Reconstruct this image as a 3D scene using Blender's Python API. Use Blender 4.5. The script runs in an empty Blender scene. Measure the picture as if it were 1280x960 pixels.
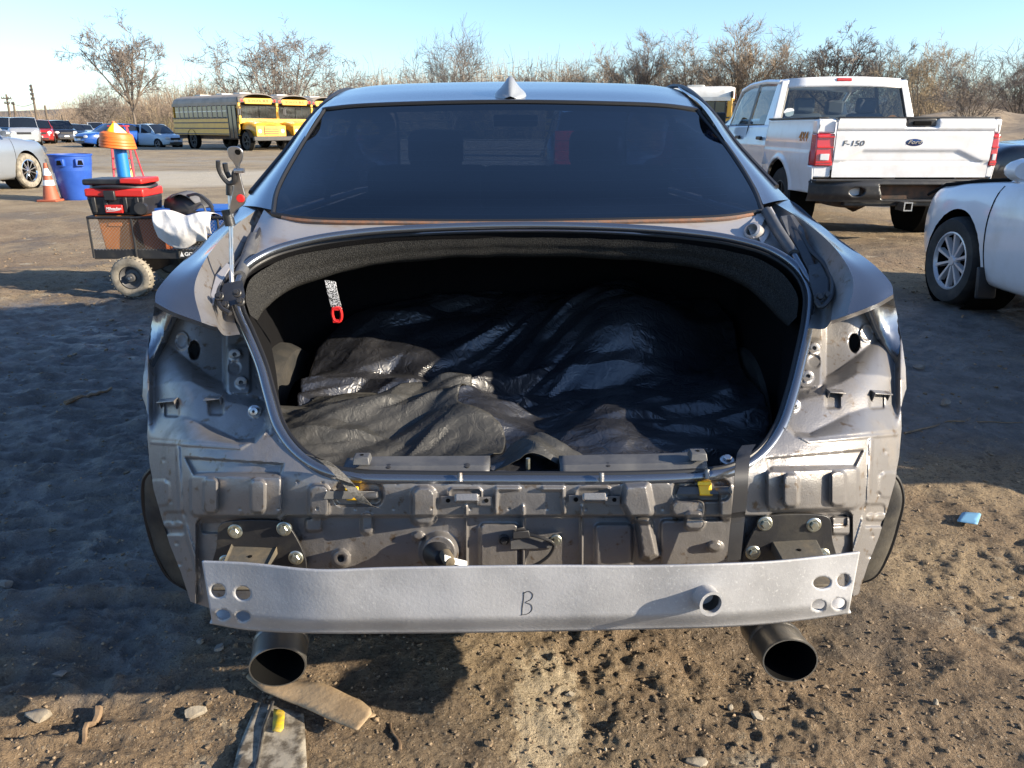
import bpy, bmesh, math, random
import numpy as np
from mathutils import Vector, Matrix, Euler

S = bpy.context.scene
COL = S.collection
R = math.radians
random.seed(7)
RNG = np.random.default_rng(11)

# ------------------------------------------------------------------ camera
CAM_H = 1.28
F_PX = 961.0
PITCH = R(18.52)
cam_d = bpy.data.cameras.new('camera')
cam = bpy.data.objects.new('camera', cam_d)
COL.objects.link(cam)
cam.location = (0, 0, CAM_H)
cam.rotation_euler = (R(90) - PITCH, 0, 0)
cam_d.sensor_width = 36.0
cam_d.lens = F_PX / 1280 * 36.0
cam_d.clip_start = 0.05
cam_d.clip_end = 3000
S.camera = cam

# ------------------------------------------------------------------ sky, sun, exposure
SUN_EL = R(20.5)
SUN_AZ = R(18.0)          # degrees the sun stands behind the +X axis (towards -Y)
sdir = Vector((math.cos(SUN_AZ) * math.cos(SUN_EL), -math.sin(SUN_AZ) * math.cos(SUN_EL), math.sin(SUN_EL)))
wd = bpy.data.worlds.new('World')
S.world = wd
wd.use_nodes = True
wn = wd.node_tree.nodes
wl = wd.node_tree.links
sky = wn.new('ShaderNodeTexSky')
sky.sky_type = 'NISHITA'
sky.sun_disc = False
sky.sun_elevation = SUN_EL
sky.sun_rotation = R(90) + SUN_AZ
sky.air_density = 1.0
sky.dust_density = 0.5
sky.ozone_density = 2.5
tint = wn.new('ShaderNodeMix')
tint.data_type = 'RGBA'
tint.blend_type = 'MULTIPLY'
tint.inputs['Factor'].default_value = 1.0
tint.inputs['B'].default_value = (0.90, 1.0, 1.15, 1)
wl.new(sky.outputs[0], tint.inputs['A'])
wl.new(tint.outputs['Result'], wn['Background'].inputs[0])
wn['Background'].inputs[1].default_value = 0.10
sun_d = bpy.data.lights.new('sun', 'SUN')
sun_d.energy = 5.0
sun_d.angle = R(0.5)
sun_d.color = (1.0, 0.87, 0.68)
sun = bpy.data.objects.new('sun', sun_d)
COL.objects.link(sun)
sun.rotation_euler = sdir.to_track_quat('Z', 'Y').to_euler()
sun.location = sdir * 50
S.view_settings.view_transform = 'Standard'
S.view_settings.look = 'None'
S.view_settings.gamma = 1
S.view_settings.use_curve_mapping = False
S.view_settings.exposure = 1.25
S.cycles.max_bounces = 8
S.cycles.transparent_max_bounces = 16
S.cycles.use_denoising = True

# ------------------------------------------------------------------ picture point -> place
SP, CP = math.sin(PITCH), math.cos(PITCH)


def W(u, v, Y):
    """the point at distance Y (metres ahead) seen at photo position u, v"""
    a = (u - 640) / F_PX
    b = (v - 480) / F_PX
    t = Y / (CP - SP * b)
    return (a * t, Y, CAM_H + (-SP - CP * b) * t)


def G(u, v, z=0.0):
    """the point at height z seen at photo position u, v"""
    b = (v - 480) / F_PX
    t = (z - CAM_H) / (-SP - CP * b)
    return ((u - 640) / F_PX * t, (CP - SP * b) * t, z)


# ------------------------------------------------------------------ noise in numpy
_perm = np.random.default_rng(3).permutation(256)
_perm = np.concatenate([_perm, _perm])
_ga = np.random.default_rng(4).uniform(0, 2 * np.pi, 256)
_gx, _gy = np.cos(_ga), np.sin(_ga)


def pn(x, y):
    x = np.asarray(x, float)
    y = np.asarray(y, float)
    xi = np.floor(x).astype(int)
    yi = np.floor(y).astype(int)
    xf = x - xi
    yf = y - yi
    xi &= 255
    yi &= 255
    fu = xf * xf * xf * (xf * (xf * 6 - 15) + 10)
    fv = yf * yf * yf * (yf * (yf * 6 - 15) + 10)

    def g(i, j, dx, dy):
        h = _perm[_perm[i & 255] + (j & 255)]
        return _gx[h] * dx + _gy[h] * dy
    a = g(xi, yi, xf, yf)
    b = g(xi + 1, yi, xf - 1, yf)
    c = g(xi, yi + 1, xf, yf - 1)
    d = g(xi + 1, yi + 1, xf - 1, yf - 1)
    return (a + fu * (b - a)) + fv * ((c + fu * (d - c)) - (a + fu * (b - a)))


def ridge(x, y):
    return 1 - np.abs(pn(x, y)) * 2


def sstep(a, b, x):
    t = np.clip((x - a) / (b - a), 0, 1)
    return t * t * (3 - 2 * t)


# ------------------------------------------------------------------ materials
MATS = {}


def M(name, c1, c2=None, nscale=8, rough=0.5, metal=0.0, bump=0.0, bscale=40, coat=0.0, rough2=None,
      lo=0.42, hi=0.62, c3=None, n3=60, emit=None, spec=0.5, detail=6, stretch=None, dist=0.0):
    if name in MATS:
        return MATS[name]
    m = bpy.data.materials.new(name)
    m.use_nodes = True
    nt = m.node_tree
    N, L = nt.nodes, nt.links
    b = N['Principled BSDF']
    b.inputs['Base Color'].default_value = (*c1, 1)
    b.inputs['Roughness'].default_value = rough
    b.inputs['Metallic'].default_value = metal
    b.inputs['Specular IOR Level'].default_value = spec
    if coat:
        b.inputs['Coat Weight'].default_value = coat
        b.inputs['Coat Roughness'].default_value = 0.10
    co = N.new('ShaderNodeTexCoord').outputs['Object']
    if stretch:
        mp = N.new('ShaderNodeMapping')
        mp.inputs['Scale'].default_value = stretch
        L.new(co, mp.inputs[0])
        co = mp.outputs[0]

    def noise(sc, det=detail):
        n = N.new('ShaderNodeTexNoise')
        n.inputs['Scale'].default_value = sc
        n.inputs['Detail'].default_value = det
        n.inputs['Roughness'].default_value = 0.62
        n.inputs['Distortion'].default_value = dist
        L.new(co, n.inputs['Vector'])
        return n.outputs[0]

    def ramp(src, a, bb):
        r = N.new('ShaderNodeMapRange')
        r.inputs[1].default_value = a
        r.inputs[2].default_value = bb
        L.new(src, r.inputs[0])
        return r.outputs[0]
    if c2:
        f = ramp(noise(nscale), lo, hi)
        mx = N.new('ShaderNodeMix')
        mx.data_type = 'RGBA'
        mx.inputs['A'].default_value = (*c1, 1)
        mx.inputs['B'].default_value = (*c2, 1)
        L.new(f, mx.inputs['Factor'])
        out = mx.outputs['Result']
        if rough2 is not None:
            r = N.new('ShaderNodeMapRange')
            r.inputs[3].default_value = rough
            r.inputs[4].default_value = rough2
            L.new(f, r.inputs[0])
            L.new(r.outputs[0], b.inputs['Roughness'])
        if c3:
            f3 = ramp(noise(n3, 3), 0.6, 0.7)
            m3 = N.new('ShaderNodeMix')
            m3.data_type = 'RGBA'
            m3.inputs['B'].default_value = (*c3, 1)
            L.new(out, m3.inputs['A'])
            L.new(f3, m3.inputs['Factor'])
            out = m3.outputs['Result']
        L.new(out, b.inputs['Base Color'])
    if bump:
        bp = N.new('ShaderNodeBump')
        bp.inputs['Strength'].default_value = 1
        bp.inputs['Distance'].default_value = bump
        L.new(noise(bscale), bp.inputs['Height'])
        L.new(bp.outputs[0], b.inputs['Normal'])
    if emit:
        b.inputs['Emission Color'].default_value = (*c1, 1)
        b.inputs['Emission Strength'].default_value = emit
    MATS[name] = m
    return m


def glass_mat(name, tint=(0.5, 0.55, 0.6), rough=0.02, boost=0.0, ior=1.5):
    m = bpy.data.materials.new(name)
    m.use_nodes = True
    N, L = m.node_tree.nodes, m.node_tree.links
    for n in list(N):
        if n.type == 'BSDF_PRINCIPLED':
            N.remove(n)
    out = [n for n in N if n.type == 'OUTPUT_MATERIAL'][0]
    tr = N.new('ShaderNodeBsdfTransparent')
    tr.inputs[0].default_value = (*tint, 1)
    gl = N.new('ShaderNodeBsdfGlossy')
    gl.inputs['Roughness'].default_value = rough
    lw = N.new('ShaderNodeLayerWeight')
    lw.inputs[0].default_value = 0.5
    pw = N.new('ShaderNodeMath')
    pw.operation = 'POWER'
    pw.inputs[1].default_value = 5.0
    L.new(lw.outputs['Facing'], pw.inputs[0])
    ad = N.new('ShaderNodeMath')
    ad.operation = 'MULTIPLY_ADD'
    ad.inputs[1].default_value = 0.95 - boost
    ad.inputs[2].default_value = 0.045 + boost
    L.new(pw.outputs[0], ad.inputs[0])
    mx = N.new('ShaderNodeMixShader')
    L.new(ad.outputs[0], mx.inputs[0])
    L.new(tr.outputs[0], mx.inputs[1])
    L.new(gl.outputs[0], mx.inputs[2])
    L.new(mx.outputs[0], out.inputs[0])
    MATS[name] = m
    return m


# ------------------------------------------------------------------ mesh builder
class MB:
    def __init__(s):
        s.v, s.f, s.T = [], [], None

    def add(s, vs, fs):
        o = len(s.v)
        if s.T is not None:
            vs = [tuple(s.T @ Vector(p)) for p in vs]
        s.v += [tuple(p) for p in vs]
        s.f += [tuple(i + o for i in f) for f in fs]
        return s

    def box(s, c, d, rot=None):
        x, y, z = d[0] / 2, d[1] / 2, d[2] / 2
        vs = [Vector(p) for p in ((-x, -y, -z), (x, -y, -z), (x, y, -z), (-x, y, -z), (-x, -y, z), (x, -y, z), (x, y, z), (-x, y, z))]
        if rot is not None:
            m = Euler(rot).to_matrix()
            vs = [m @ p for p in vs]
        c = Vector(c)
        return s.add([p + c for p in vs], [(0, 3, 2, 1), (4, 5, 6, 7), (0, 1, 5, 4), (1, 2, 6, 5), (2, 3, 7, 6), (3, 0, 4, 7)])

    def hexa(s, lo, hi):
        """eight corners: four of the bottom loop, four of the top loop"""
        return s.add(list(lo) + list(hi), [(3, 2, 1, 0), (4, 5, 6, 7), (0, 1, 5, 4), (1, 2, 6, 5), (2, 3, 7, 6), (3, 0, 4, 7)])

    def tube(s, pts, rad, n=8, caps=True, close=False):
        pts = [Vector(p) for p in pts]
        m = len(pts)
        rad = [rad] * m if not hasattr(rad, '__len__') else rad
        t0 = (pts[1] - pts[0]).normalized()
        up = Vector((0, 0, 1)) if abs(t0.z) < 0.9 else Vector((1, 0, 0))
        nx = t0.cross(up).normalized()
        vs = []
        for i, p in enumerate(pts):
            if close:
                t = pts[(i + 1) % m] - pts[i - 1]
            else:
                t = pts[min(i + 1, m - 1)] - pts[max(i - 1, 0)]
            if t.length < 1e-9:
                t = t0
            t.normalize()
            nx = (nx - t * nx.dot(t))
            if nx.length < 1e-6:
                nx = t.orthogonal()
            nx.normalize()
            ny = t.cross(nx)
            for k in range(n):
                a = 2 * math.pi * k / n
                vs.append(p + (nx * math.cos(a) + ny * math.sin(a)) * rad[i])
        fs = []
        for i in range(m if close else m - 1):
            j = (i + 1) % m
            for k in range(n):
                k2 = (k + 1) % n
                fs.append((i * n + k, j * n + k, j * n + k2, i * n + k2))
        if caps and not close:
            fs.append(tuple(range(n)))
            fs.append(tuple((m - 1) * n + k for k in reversed(range(n))))
        return s.add(vs, fs)

    def lathe(s, prof, n=24, M4=None, sx=1.0, sy=1.0, a0=0.0, a1=2 * math.pi):
        """profile of (radius, height) turned about Z"""
        full = abs(a1 - a0 - 2 * math.pi) < 1e-6
        c = n if full else n + 1
        vs = []
        for r, z in prof:
            for k in range(c):
                a = a0 + (a1 - a0) * k / n
                vs.append(Vector((r * math.cos(a) * sx, r * math.sin(a) * sy, z)))
        fs = []
        for i in range(len(prof) - 1):
            for k in range(n):
                k2 = (k + 1) % c
                fs.append((i * c + k, i * c + k2, (i + 1) * c + k2, (i + 1) * c + k))
        if M4 is not None:
            vs = [M4 @ p for p in vs]
        return s.add(vs, fs)

    def grid(s, P, flip=False):
        """P[i][j] points"""
        n, m = len(P), len(P[0])
        vs = [tuple(p) for row in P for p in row]
        fs = []
        for i in range(n - 1):
            for j in range(m - 1):
                q = (i * m + j, i * m + j + 1, (i + 1) * m + j + 1, (i + 1) * m + j)
                fs.append(q[::-1] if flip else q)
        return s.add(vs, fs)

    def prism(s, poly, vec):
        """planar polygon pushed along vec"""
        n = len(poly)
        vec = Vector(vec)
        a = [Vector(p) for p in poly]
        fs = [tuple(reversed(range(n))), tuple(range(n, 2 * n))]
        for k in range(n):
            fs.append((k, (k + 1) % n, n + (k + 1) % n, n + k))
        return s.add(a + [p + vec for p in a], fs)

    def strip(s, pts, w, th, nrm):
        """ribbon through pts, width vector w (one or per point), thickness along nrm"""
        vs, fs = [], []
        nrm = Vector(nrm)
        for i, p in enumerate(pts):
            ww = Vector(w[i]) if hasattr(w[0], '__len__') else Vector(w)
            p = Vector(p)
            vs += [p - ww / 2, p + ww / 2, p + ww / 2 + nrm * th, p - ww / 2 + nrm * th]
        for i in range(len(pts) - 1):
            for k in range(4):
                a = i * 4 + k
                b = i * 4 + (k + 1) % 4
                fs.append((a, b, b + 4, a + 4))
        fs.append((3, 2, 1, 0))
        e = (len(pts) - 1) * 4
        fs.append((e, e + 1, e + 2, e + 3))
        return s.add(vs, fs)

    def mesh(s, name, mat, smooth=40):
        me = bpy.data.meshes.new(name)
        me.from_pydata(s.v, [], s.f)
        me.validate()
        bm = bmesh.new()
        bm.from_mesh(me)
        bmesh.ops.recalc_face_normals(bm, faces=bm.faces)
        bm.to_mesh(me)
        bm.free()
        if mat:
            me.materials.append(MATS[mat] if isinstance(mat, str) else mat)
        if smooth:
            me.polygons.foreach_set('use_smooth', [True] * len(me.polygons))
            me.set_sharp_from_angle(angle=R(smooth))
        return me

    def build(s, name, mat, parent=None, smooth=40, bevel=0, seg=2, solid=0, off=-1, subd=0):
        o = bpy.data.objects.new(name, s.mesh(name, mat, smooth))
        COL.objects.link(o)
        link(o, parent)
        if subd:
            sm = o.modifiers.new('sub', 'SUBSURF')
            sm.levels = sm.render_levels = subd
        if solid:
            sm = o.modifiers.new('solid', 'SOLIDIFY')
            sm.thickness = solid
            sm.offset = off
        if bevel:
            bm = o.modifiers.new('bevel', 'BEVEL')
            bm.width = bevel
            bm.segments = seg
            bm.limit_method = 'ANGLE'
            bm.angle_limit = R(35)
        return o


def world_loc(o):
    m = o.matrix_parent_inverse if o.parent else Matrix()
    return (world_loc(o.parent) @ m @ o.matrix_basis) if o.parent else o.matrix_basis.copy()


def link(o, parent):
    """parent keeping the coordinates that the mesh was written in (the coordinates of the thing's builder)"""
    if parent is not None:
        o.parent = parent
        top = parent
        if parent.get('_abs'):
            o.matrix_parent_inverse = world_loc(parent).inverted()
            o['_abs'] = 1


def tag(o, label, cat=None, group=None, kind=None):
    o['label'] = label
    if cat:
        o['category'] = cat
    if group:
        o['group'] = group
    if kind:
        o['kind'] = kind
    return o


def thing(name, label, cat, loc=(0, 0, 0), rz=0, group=None, absolute=False):
    """Empty at a thing's base; absolute: its parts are written in world coordinates"""
    o = bpy.data.objects.new(name, None)
    COL.objects.link(o)
    o.empty_display_size = 0.1
    o.location = loc
    o.rotation_euler = (0, 0, rz)
    tag(o, label, cat, group)
    if absolute:
        o['_abs'] = 1
    return o


def copy_tree(o, parent=None):
    c = o.copy()
    COL.objects.link(c)
    c.parent = parent
    if parent is not None:
        c.matrix_parent_inverse = o.matrix_parent_inverse.copy()
    for ch in list(o.children):
        copy_tree(ch, c)
    return c


def cr(pts, n):
    """Catmull-Rom through pts (rows of numbers), n samples spread by chord length"""
    P = np.array(pts, float)
    d = np.sqrt(((P[1:] - P[:-1]) ** 2).sum(1)) ** 0.5 + 1e-9
    t = np.concatenate([[0], np.cumsum(d)])
    m = np.zeros_like(P)
    for i in range(len(P)):
        if i == 0:
            m[i] = (P[1] - P[0]) / d[0]
        elif i == len(P) - 1:
            m[i] = (P[-1] - P[-2]) / d[-1]
        else:
            m[i] = ((P[i] - P[i - 1]) / d[i - 1] * d[i] + (P[i + 1] - P[i]) / d[i] * d[i - 1]) / (d[i] + d[i - 1])
    q = np.linspace(0, t[-1], n)
    k = np.clip(np.searchsorted(t, q, side='right') - 1, 0, len(P) - 2)
    h = (t[k + 1] - t[k])[:, None]
    s = ((q - t[k])[:, None]) / h
    return ((2 * s**3 - 3 * s**2 + 1) * P[k] + (s**3 - 2 * s**2 + s) * h * m[k]
            + (-2 * s**3 + 3 * s**2) * P[k + 1] + (s**3 - s**2) * h * m[k + 1])


def surf(rows, nu, nv, world=False):
    """loft: rows of points (u, v, Y), or world points -> grid of world points"""
    A = [cr(r, nu) for r in rows]
    A = np.array(A)
    B = np.stack([cr(A[:, j, :], nv) for j in range(nu)], 1) if len(rows) > 1 else A
    if world:
        return [[tuple(p) for p in row] for row in B]
    return [[W(*p) for p in row] for row in B]


def poly_sdf(X, Y, poly):
    """signed distance to polygon, negative inside"""
    P = np.array(poly, float)
    d = np.full(X.shape, 1e9)
    inside = np.zeros(X.shape, bool)
    n = len(P)
    for i in range(n):
        a, b = P[i], P[(i + 1) % n]
        e = b - a
        wx, wy = X - a[0], Y - a[1]
        t = np.clip((wx * e[0] + wy * e[1]) / (e @ e + 1e-12), 0, 1)
        d = np.minimum(d, (wx - e[0] * t) ** 2 + (wy - e[1] * t) ** 2)
        c = (a[1] > Y) != (b[1] > Y)
        with np.errstate(divide='ignore', invalid='ignore'):
            xx = a[0] + (Y - a[1]) * e[0] / (e[1] if e[1] else 1e-12)
        inside ^= c & (X < xx)
    d = np.sqrt(d)
    return np.where(inside, -d, d)


def nearest_on(px, py, polys):
    best, bp = 1e18, (px, py)
    for P in polys:
        n = len(P)
        A = np.array(P, float)
        B = np.roll(A, -1, 0)
        e = B - A
        w = np.array([px, py]) - A
        t = np.clip((w * e).sum(1) / ((e * e).sum(1) + 1e-12), 0, 1)
        q = A + e * t[:, None]
        dd = ((q - [px, py]) ** 2).sum(1)
        k = int(dd.argmin())
        if dd[k] < best:
            best, bp = dd[k], tuple(q[k])
    return bp


def masked_grid(us, vs, outer, holes, fn):
    """sheet of the cells inside `outer` and outside `holes`, edges drawn to those outlines; fn(U, V) -> points"""
    cu = (us[1:] + us[:-1]) / 2
    cv = (vs[1:] + vs[:-1]) / 2
    CU, CV = np.meshgrid(cu, cv)
    keep = poly_sdf(CU, CV, outer) < 0
    for h in holes:
        keep &= poly_sdf(CU, CV, h) > 0
    U, V = np.meshgrid(us, vs)
    cnt = np.zeros(U.shape, int)
    for a in (0, 1):
        for b in (0, 1):
            cnt[a:a + keep.shape[0], b:b + keep.shape[1]] += keep
    bnd = (cnt > 0) & (cnt < 4)
    bnd[0, :] |= cnt[0, :] > 0
    bnd[-1, :] |= cnt[-1, :] > 0
    bnd[:, 0] |= cnt[:, 0] > 0
    bnd[:, -1] |= cnt[:, -1] > 0
    allp = [outer] + list(holes)
    for i, j in zip(*np.nonzero(bnd)):
        U[i, j], V[i, j] = nearest_on(U[i, j], V[i, j], allp)
    X, Y, Z = fn(U, V)
    idx = -np.ones(U.shape, int)
    used = cnt > 0
    idx[used] = np.arange(used.sum())
    vsl = np.stack([X[used], Y[used], Z[used]], 1)
    ii, jj = np.nonzero(keep)
    fs = np.stack([idx[ii, jj], idx[ii, jj + 1], idx[ii + 1, jj + 1], idx[ii + 1, jj]], 1)
    return [tuple(p) for p in vsl], [tuple(int(k) for k in f) for f in fs]


def circ(cx, cy, rx, ry=None, n=20, rot=0.0):
    ry = rx if ry is None else ry
    return [(cx + rx * math.cos(a) * math.cos(rot) - ry * math.sin(a) * math.sin(rot),
             cy + rx * math.cos(a) * math.sin(rot) + ry * math.sin(a) * math.cos(rot)) for a in (2 * math.pi * k / n for k in range(n))]


def aim(p, d, roll=0.0):
    """matrix that puts local Z along d at p"""
    return Matrix.Translation(Vector(p)) @ Vector(d).to_track_quat('Z', 'Y').to_matrix().to_4x4() @ Matrix.Rotation(roll, 4, 'Z')


def text_mesh(name, body, size, mat, parent, M4, extrude=0.002, shear=0.0, bold=0.0, xs=1.0):
    cu = bpy.data.curves.new(name, 'FONT')
    cu.body = body
    cu.size = size
    cu.align_x = 'CENTER'
    cu.align_y = 'CENTER'
    cu.extrude = extrude
    cu.shear = shear
    cu.offset = bold
    cu.resolution_u = 3
    t = bpy.data.objects.new(name + '_t', cu)
    COL.objects.link(t)
    dg = bpy.context.evaluated_depsgraph_get()
    me = bpy.data.meshes.new_from_object(t.evaluated_get(dg))
    bpy.data.objects.remove(t)
    me.materials.clear()
    me.materials.append(MATS[mat])
    me.transform(M4 @ Matrix.Diagonal((xs, 1, 1, 1)))
    o = bpy.data.objects.new(name, me)
    COL.objects.link(o)
    link(o, parent)
    return o


# ------------------------------------------------------------------ palette
M('gunmetal', (0.225, 0.215, 0.21), (0.165, 0.148, 0.132), 9, rough=0.36, metal=0.5, rough2=0.58, lo=0.5, hi=0.72, c3=(0.13, 0.095, 0.065), n3=37, bump=0.0007, bscale=260)
M('gunmetal_gloss', (0.17, 0.185, 0.21), rough=0.25, metal=0.85, coat=0.6)
M('shelf_metal', (0.42, 0.40, 0.39), (0.33, 0.22, 0.14), 9, rough=0.38, metal=0.45, lo=0.55, hi=0.8, bump=0.0005, bscale=90, stretch=(1, 1, 4))
M('aluminium', (0.39, 0.39, 0.40), (0.28, 0.28, 0.285), 7, rough=0.6, metal=0.12, lo=0.35, hi=0.65, c3=(0.42, 0.42, 0.42), n3=190, bump=0.0005, bscale=170)
M('steel', (0.55, 0.55, 0.56), (0.42, 0.41, 0.4), 30, rough=0.3, metal=1.0, rough2=0.45)
M('chrome', (0.8, 0.8, 0.82), rough=0.1, metal=1.0)
M('zinc_bolt', (0.50, 0.52, 0.46), (0.4, 0.36, 0.25), 60, rough=0.35, metal=0.9)
M('black_metal', (0.020, 0.020, 0.022), (0.06, 0.055, 0.045), 12, rough=0.42, lo=0.5, hi=0.8, bump=0.0006, bscale=120)
M('dusty_box_metal', (0.075, 0.068, 0.055), (0.13, 0.105, 0.07), 20, rough=0.7, bump=0.001, bscale=80)
M('black_plastic', (0.018, 0.018, 0.02), (0.045, 0.042, 0.038), 9, rough=0.45, lo=0.5, hi=0.8)
M('liner_plastic', (0.02, 0.02, 0.021), (0.075, 0.066, 0.052), 7, rough=0.6, bump=0.002, bscale=40)
M('grey_plastic', (0.065, 0.066, 0.07), (0.10, 0.098, 0.095), 20, rough=0.5)
M('carpet_black', (0.006, 0.006, 0.007), rough=0.95, spec=0.1, bump=0.002, bscale=300)
M('carpet_fuzz', (0.014, 0.014, 0.014), (0.052, 0.051, 0.048), 420, rough=0.95, spec=0.1, lo=0.4, hi=0.66, bump=0.004, bscale=380, detail=2)
M('tarp_black', (0.014, 0.015, 0.019), (0.024, 0.024, 0.027), 6, rough=0.33, rough2=0.45, bump=0.004, bscale=30, lo=0.4, hi=0.7, spec=1.0, detail=2, dist=1.2)
M('tarp_lit', (0.030, 0.0295, 0.027), (0.045, 0.043, 0.038), 10, rough=0.52, bump=0.003, bscale=34, spec=0.45, detail=2, dist=1.2)  # paler olive copy of tarp_black, its sunlit look put into the colour
M('rubber', (0.016, 0.016, 0.016), (0.06, 0.052, 0.042), 6, rough=0.8, lo=0.45, hi=0.75, bump=0.0015, bscale=80)
M('rubber_dusty', (0.27, 0.24, 0.19), (0.14, 0.125, 0.10), 14, rough=0.85, bump=0.002, bscale=60)
M('seal_rubber', (0.012, 0.012, 0.013), rough=0.5)
M('webbing', (0.11, 0.105, 0.095), (0.06, 0.056, 0.05), 260, rough=0.85, detail=1)
M('webbing_check', (0.5, 0.5, 0.5), (0.03, 0.03, 0.03), 380, rough=0.8, lo=0.48, hi=0.52, detail=0)
M('red_plastic', (0.62, 0.02, 0.018), rough=0.35)
M('yellow_plastic', (0.85, 0.48, 0.01), rough=0.4)
M('white_plastic', (0.75, 0.75, 0.74), rough=0.4)
M('rust_trim', (0.21, 0.10, 0.055), (0.12, 0.085, 0.07), 40, rough=0.8, bump=0.001, bscale=120)
M('ink_black', (0.02, 0.02, 0.022), rough=0.7)
M('exhaust_metal', (0.17, 0.165, 0.155), (0.25, 0.215, 0.165), 18, rough=0.4, metal=0.8, lo=0.45, hi=0.75)
M('soot', (0.004, 0.004, 0.004), rough=0.9, spec=0.1)
glass_mat('tinted_glass', (0.07, 0.095, 0.16), 0.015, 0.12)
glass_mat('clear_glass', (0.62, 0.68, 0.68), 0.02, 0.02)
M('dark_glass', (0.010, 0.013, 0.018), rough=0.06, spec=0.9)

# ================================================================== GROUND
def ground_height(x, y):
    r = np.hypot(x, y)
    fade = 1 / (1 + (r / 14) ** 2)
    z = 0.030 * pn(x * 0.8 + 3, y * 0.8) + 0.018 * pn(x * 2.3, y * 2.3 + 7)
    z += 0.012 * (ridge(x * 3.6 + 9, y * 3.6) - 0.7) + 0.009 * (ridge(x * 8.2, y * 8.2 + 2) - 0.7)
    pk = 0.22 + 0.95 * sstep(-0.05, 0.28, pn(x * 1.3 + 40, y * 1.3) + 0.5 * pn(x * 3.1, y * 3.1 + 9))
    z += pk * 0.006 * pn(x * 16, y * 16) + pk * (0.005 * pn(x * 33, y * 33) + 0.004 * (ridge(x * 27 + 3, y * 27) - 0.6)) + 0.0026 * pn(x * 61, y * 61) + 0.0026 * pn(x * 97, y * 97 + 4)
    z += pk * (0.005 * sstep(0.05, 0.30, pn(x * 9 + 20, y * 9)) + 0.005 * sstep(0.18, 0.34, pn(x * 24 + 2, y * 24)))
    # churned mud left and wheel ruts
    mud = sstep(-0.4, -1.1, x) * sstep(9.0, 4.5, y) * sstep(0.8, 1.5, y + 0.4 * np.abs(x))
    z += 0.05 * sstep(0.9, 1.2, x) * sstep(7, 5, y) * (ridge(x * 1.1 + 0.2 * y, y * 0.25 + 3) - 0.75)
    z += mud * 1.7 * (0.018 * (ridge(x * 2.6 + 0.7 * y, y * 6.5 - 0.4 * x) - 0.72) + 0.014 * (ridge(x * 5.2, y * 13 + x) - 0.7))
    z = z * fade
    far = np.clip(r - 12, 0, 200)
    z += 0.10 * pn(x * 0.12, y * 0.12) * sstep(10, 25, r) + 0.22 * pn(x * 0.05 + 4, y * 0.05) * sstep(25, 60, r)
    return z


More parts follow.
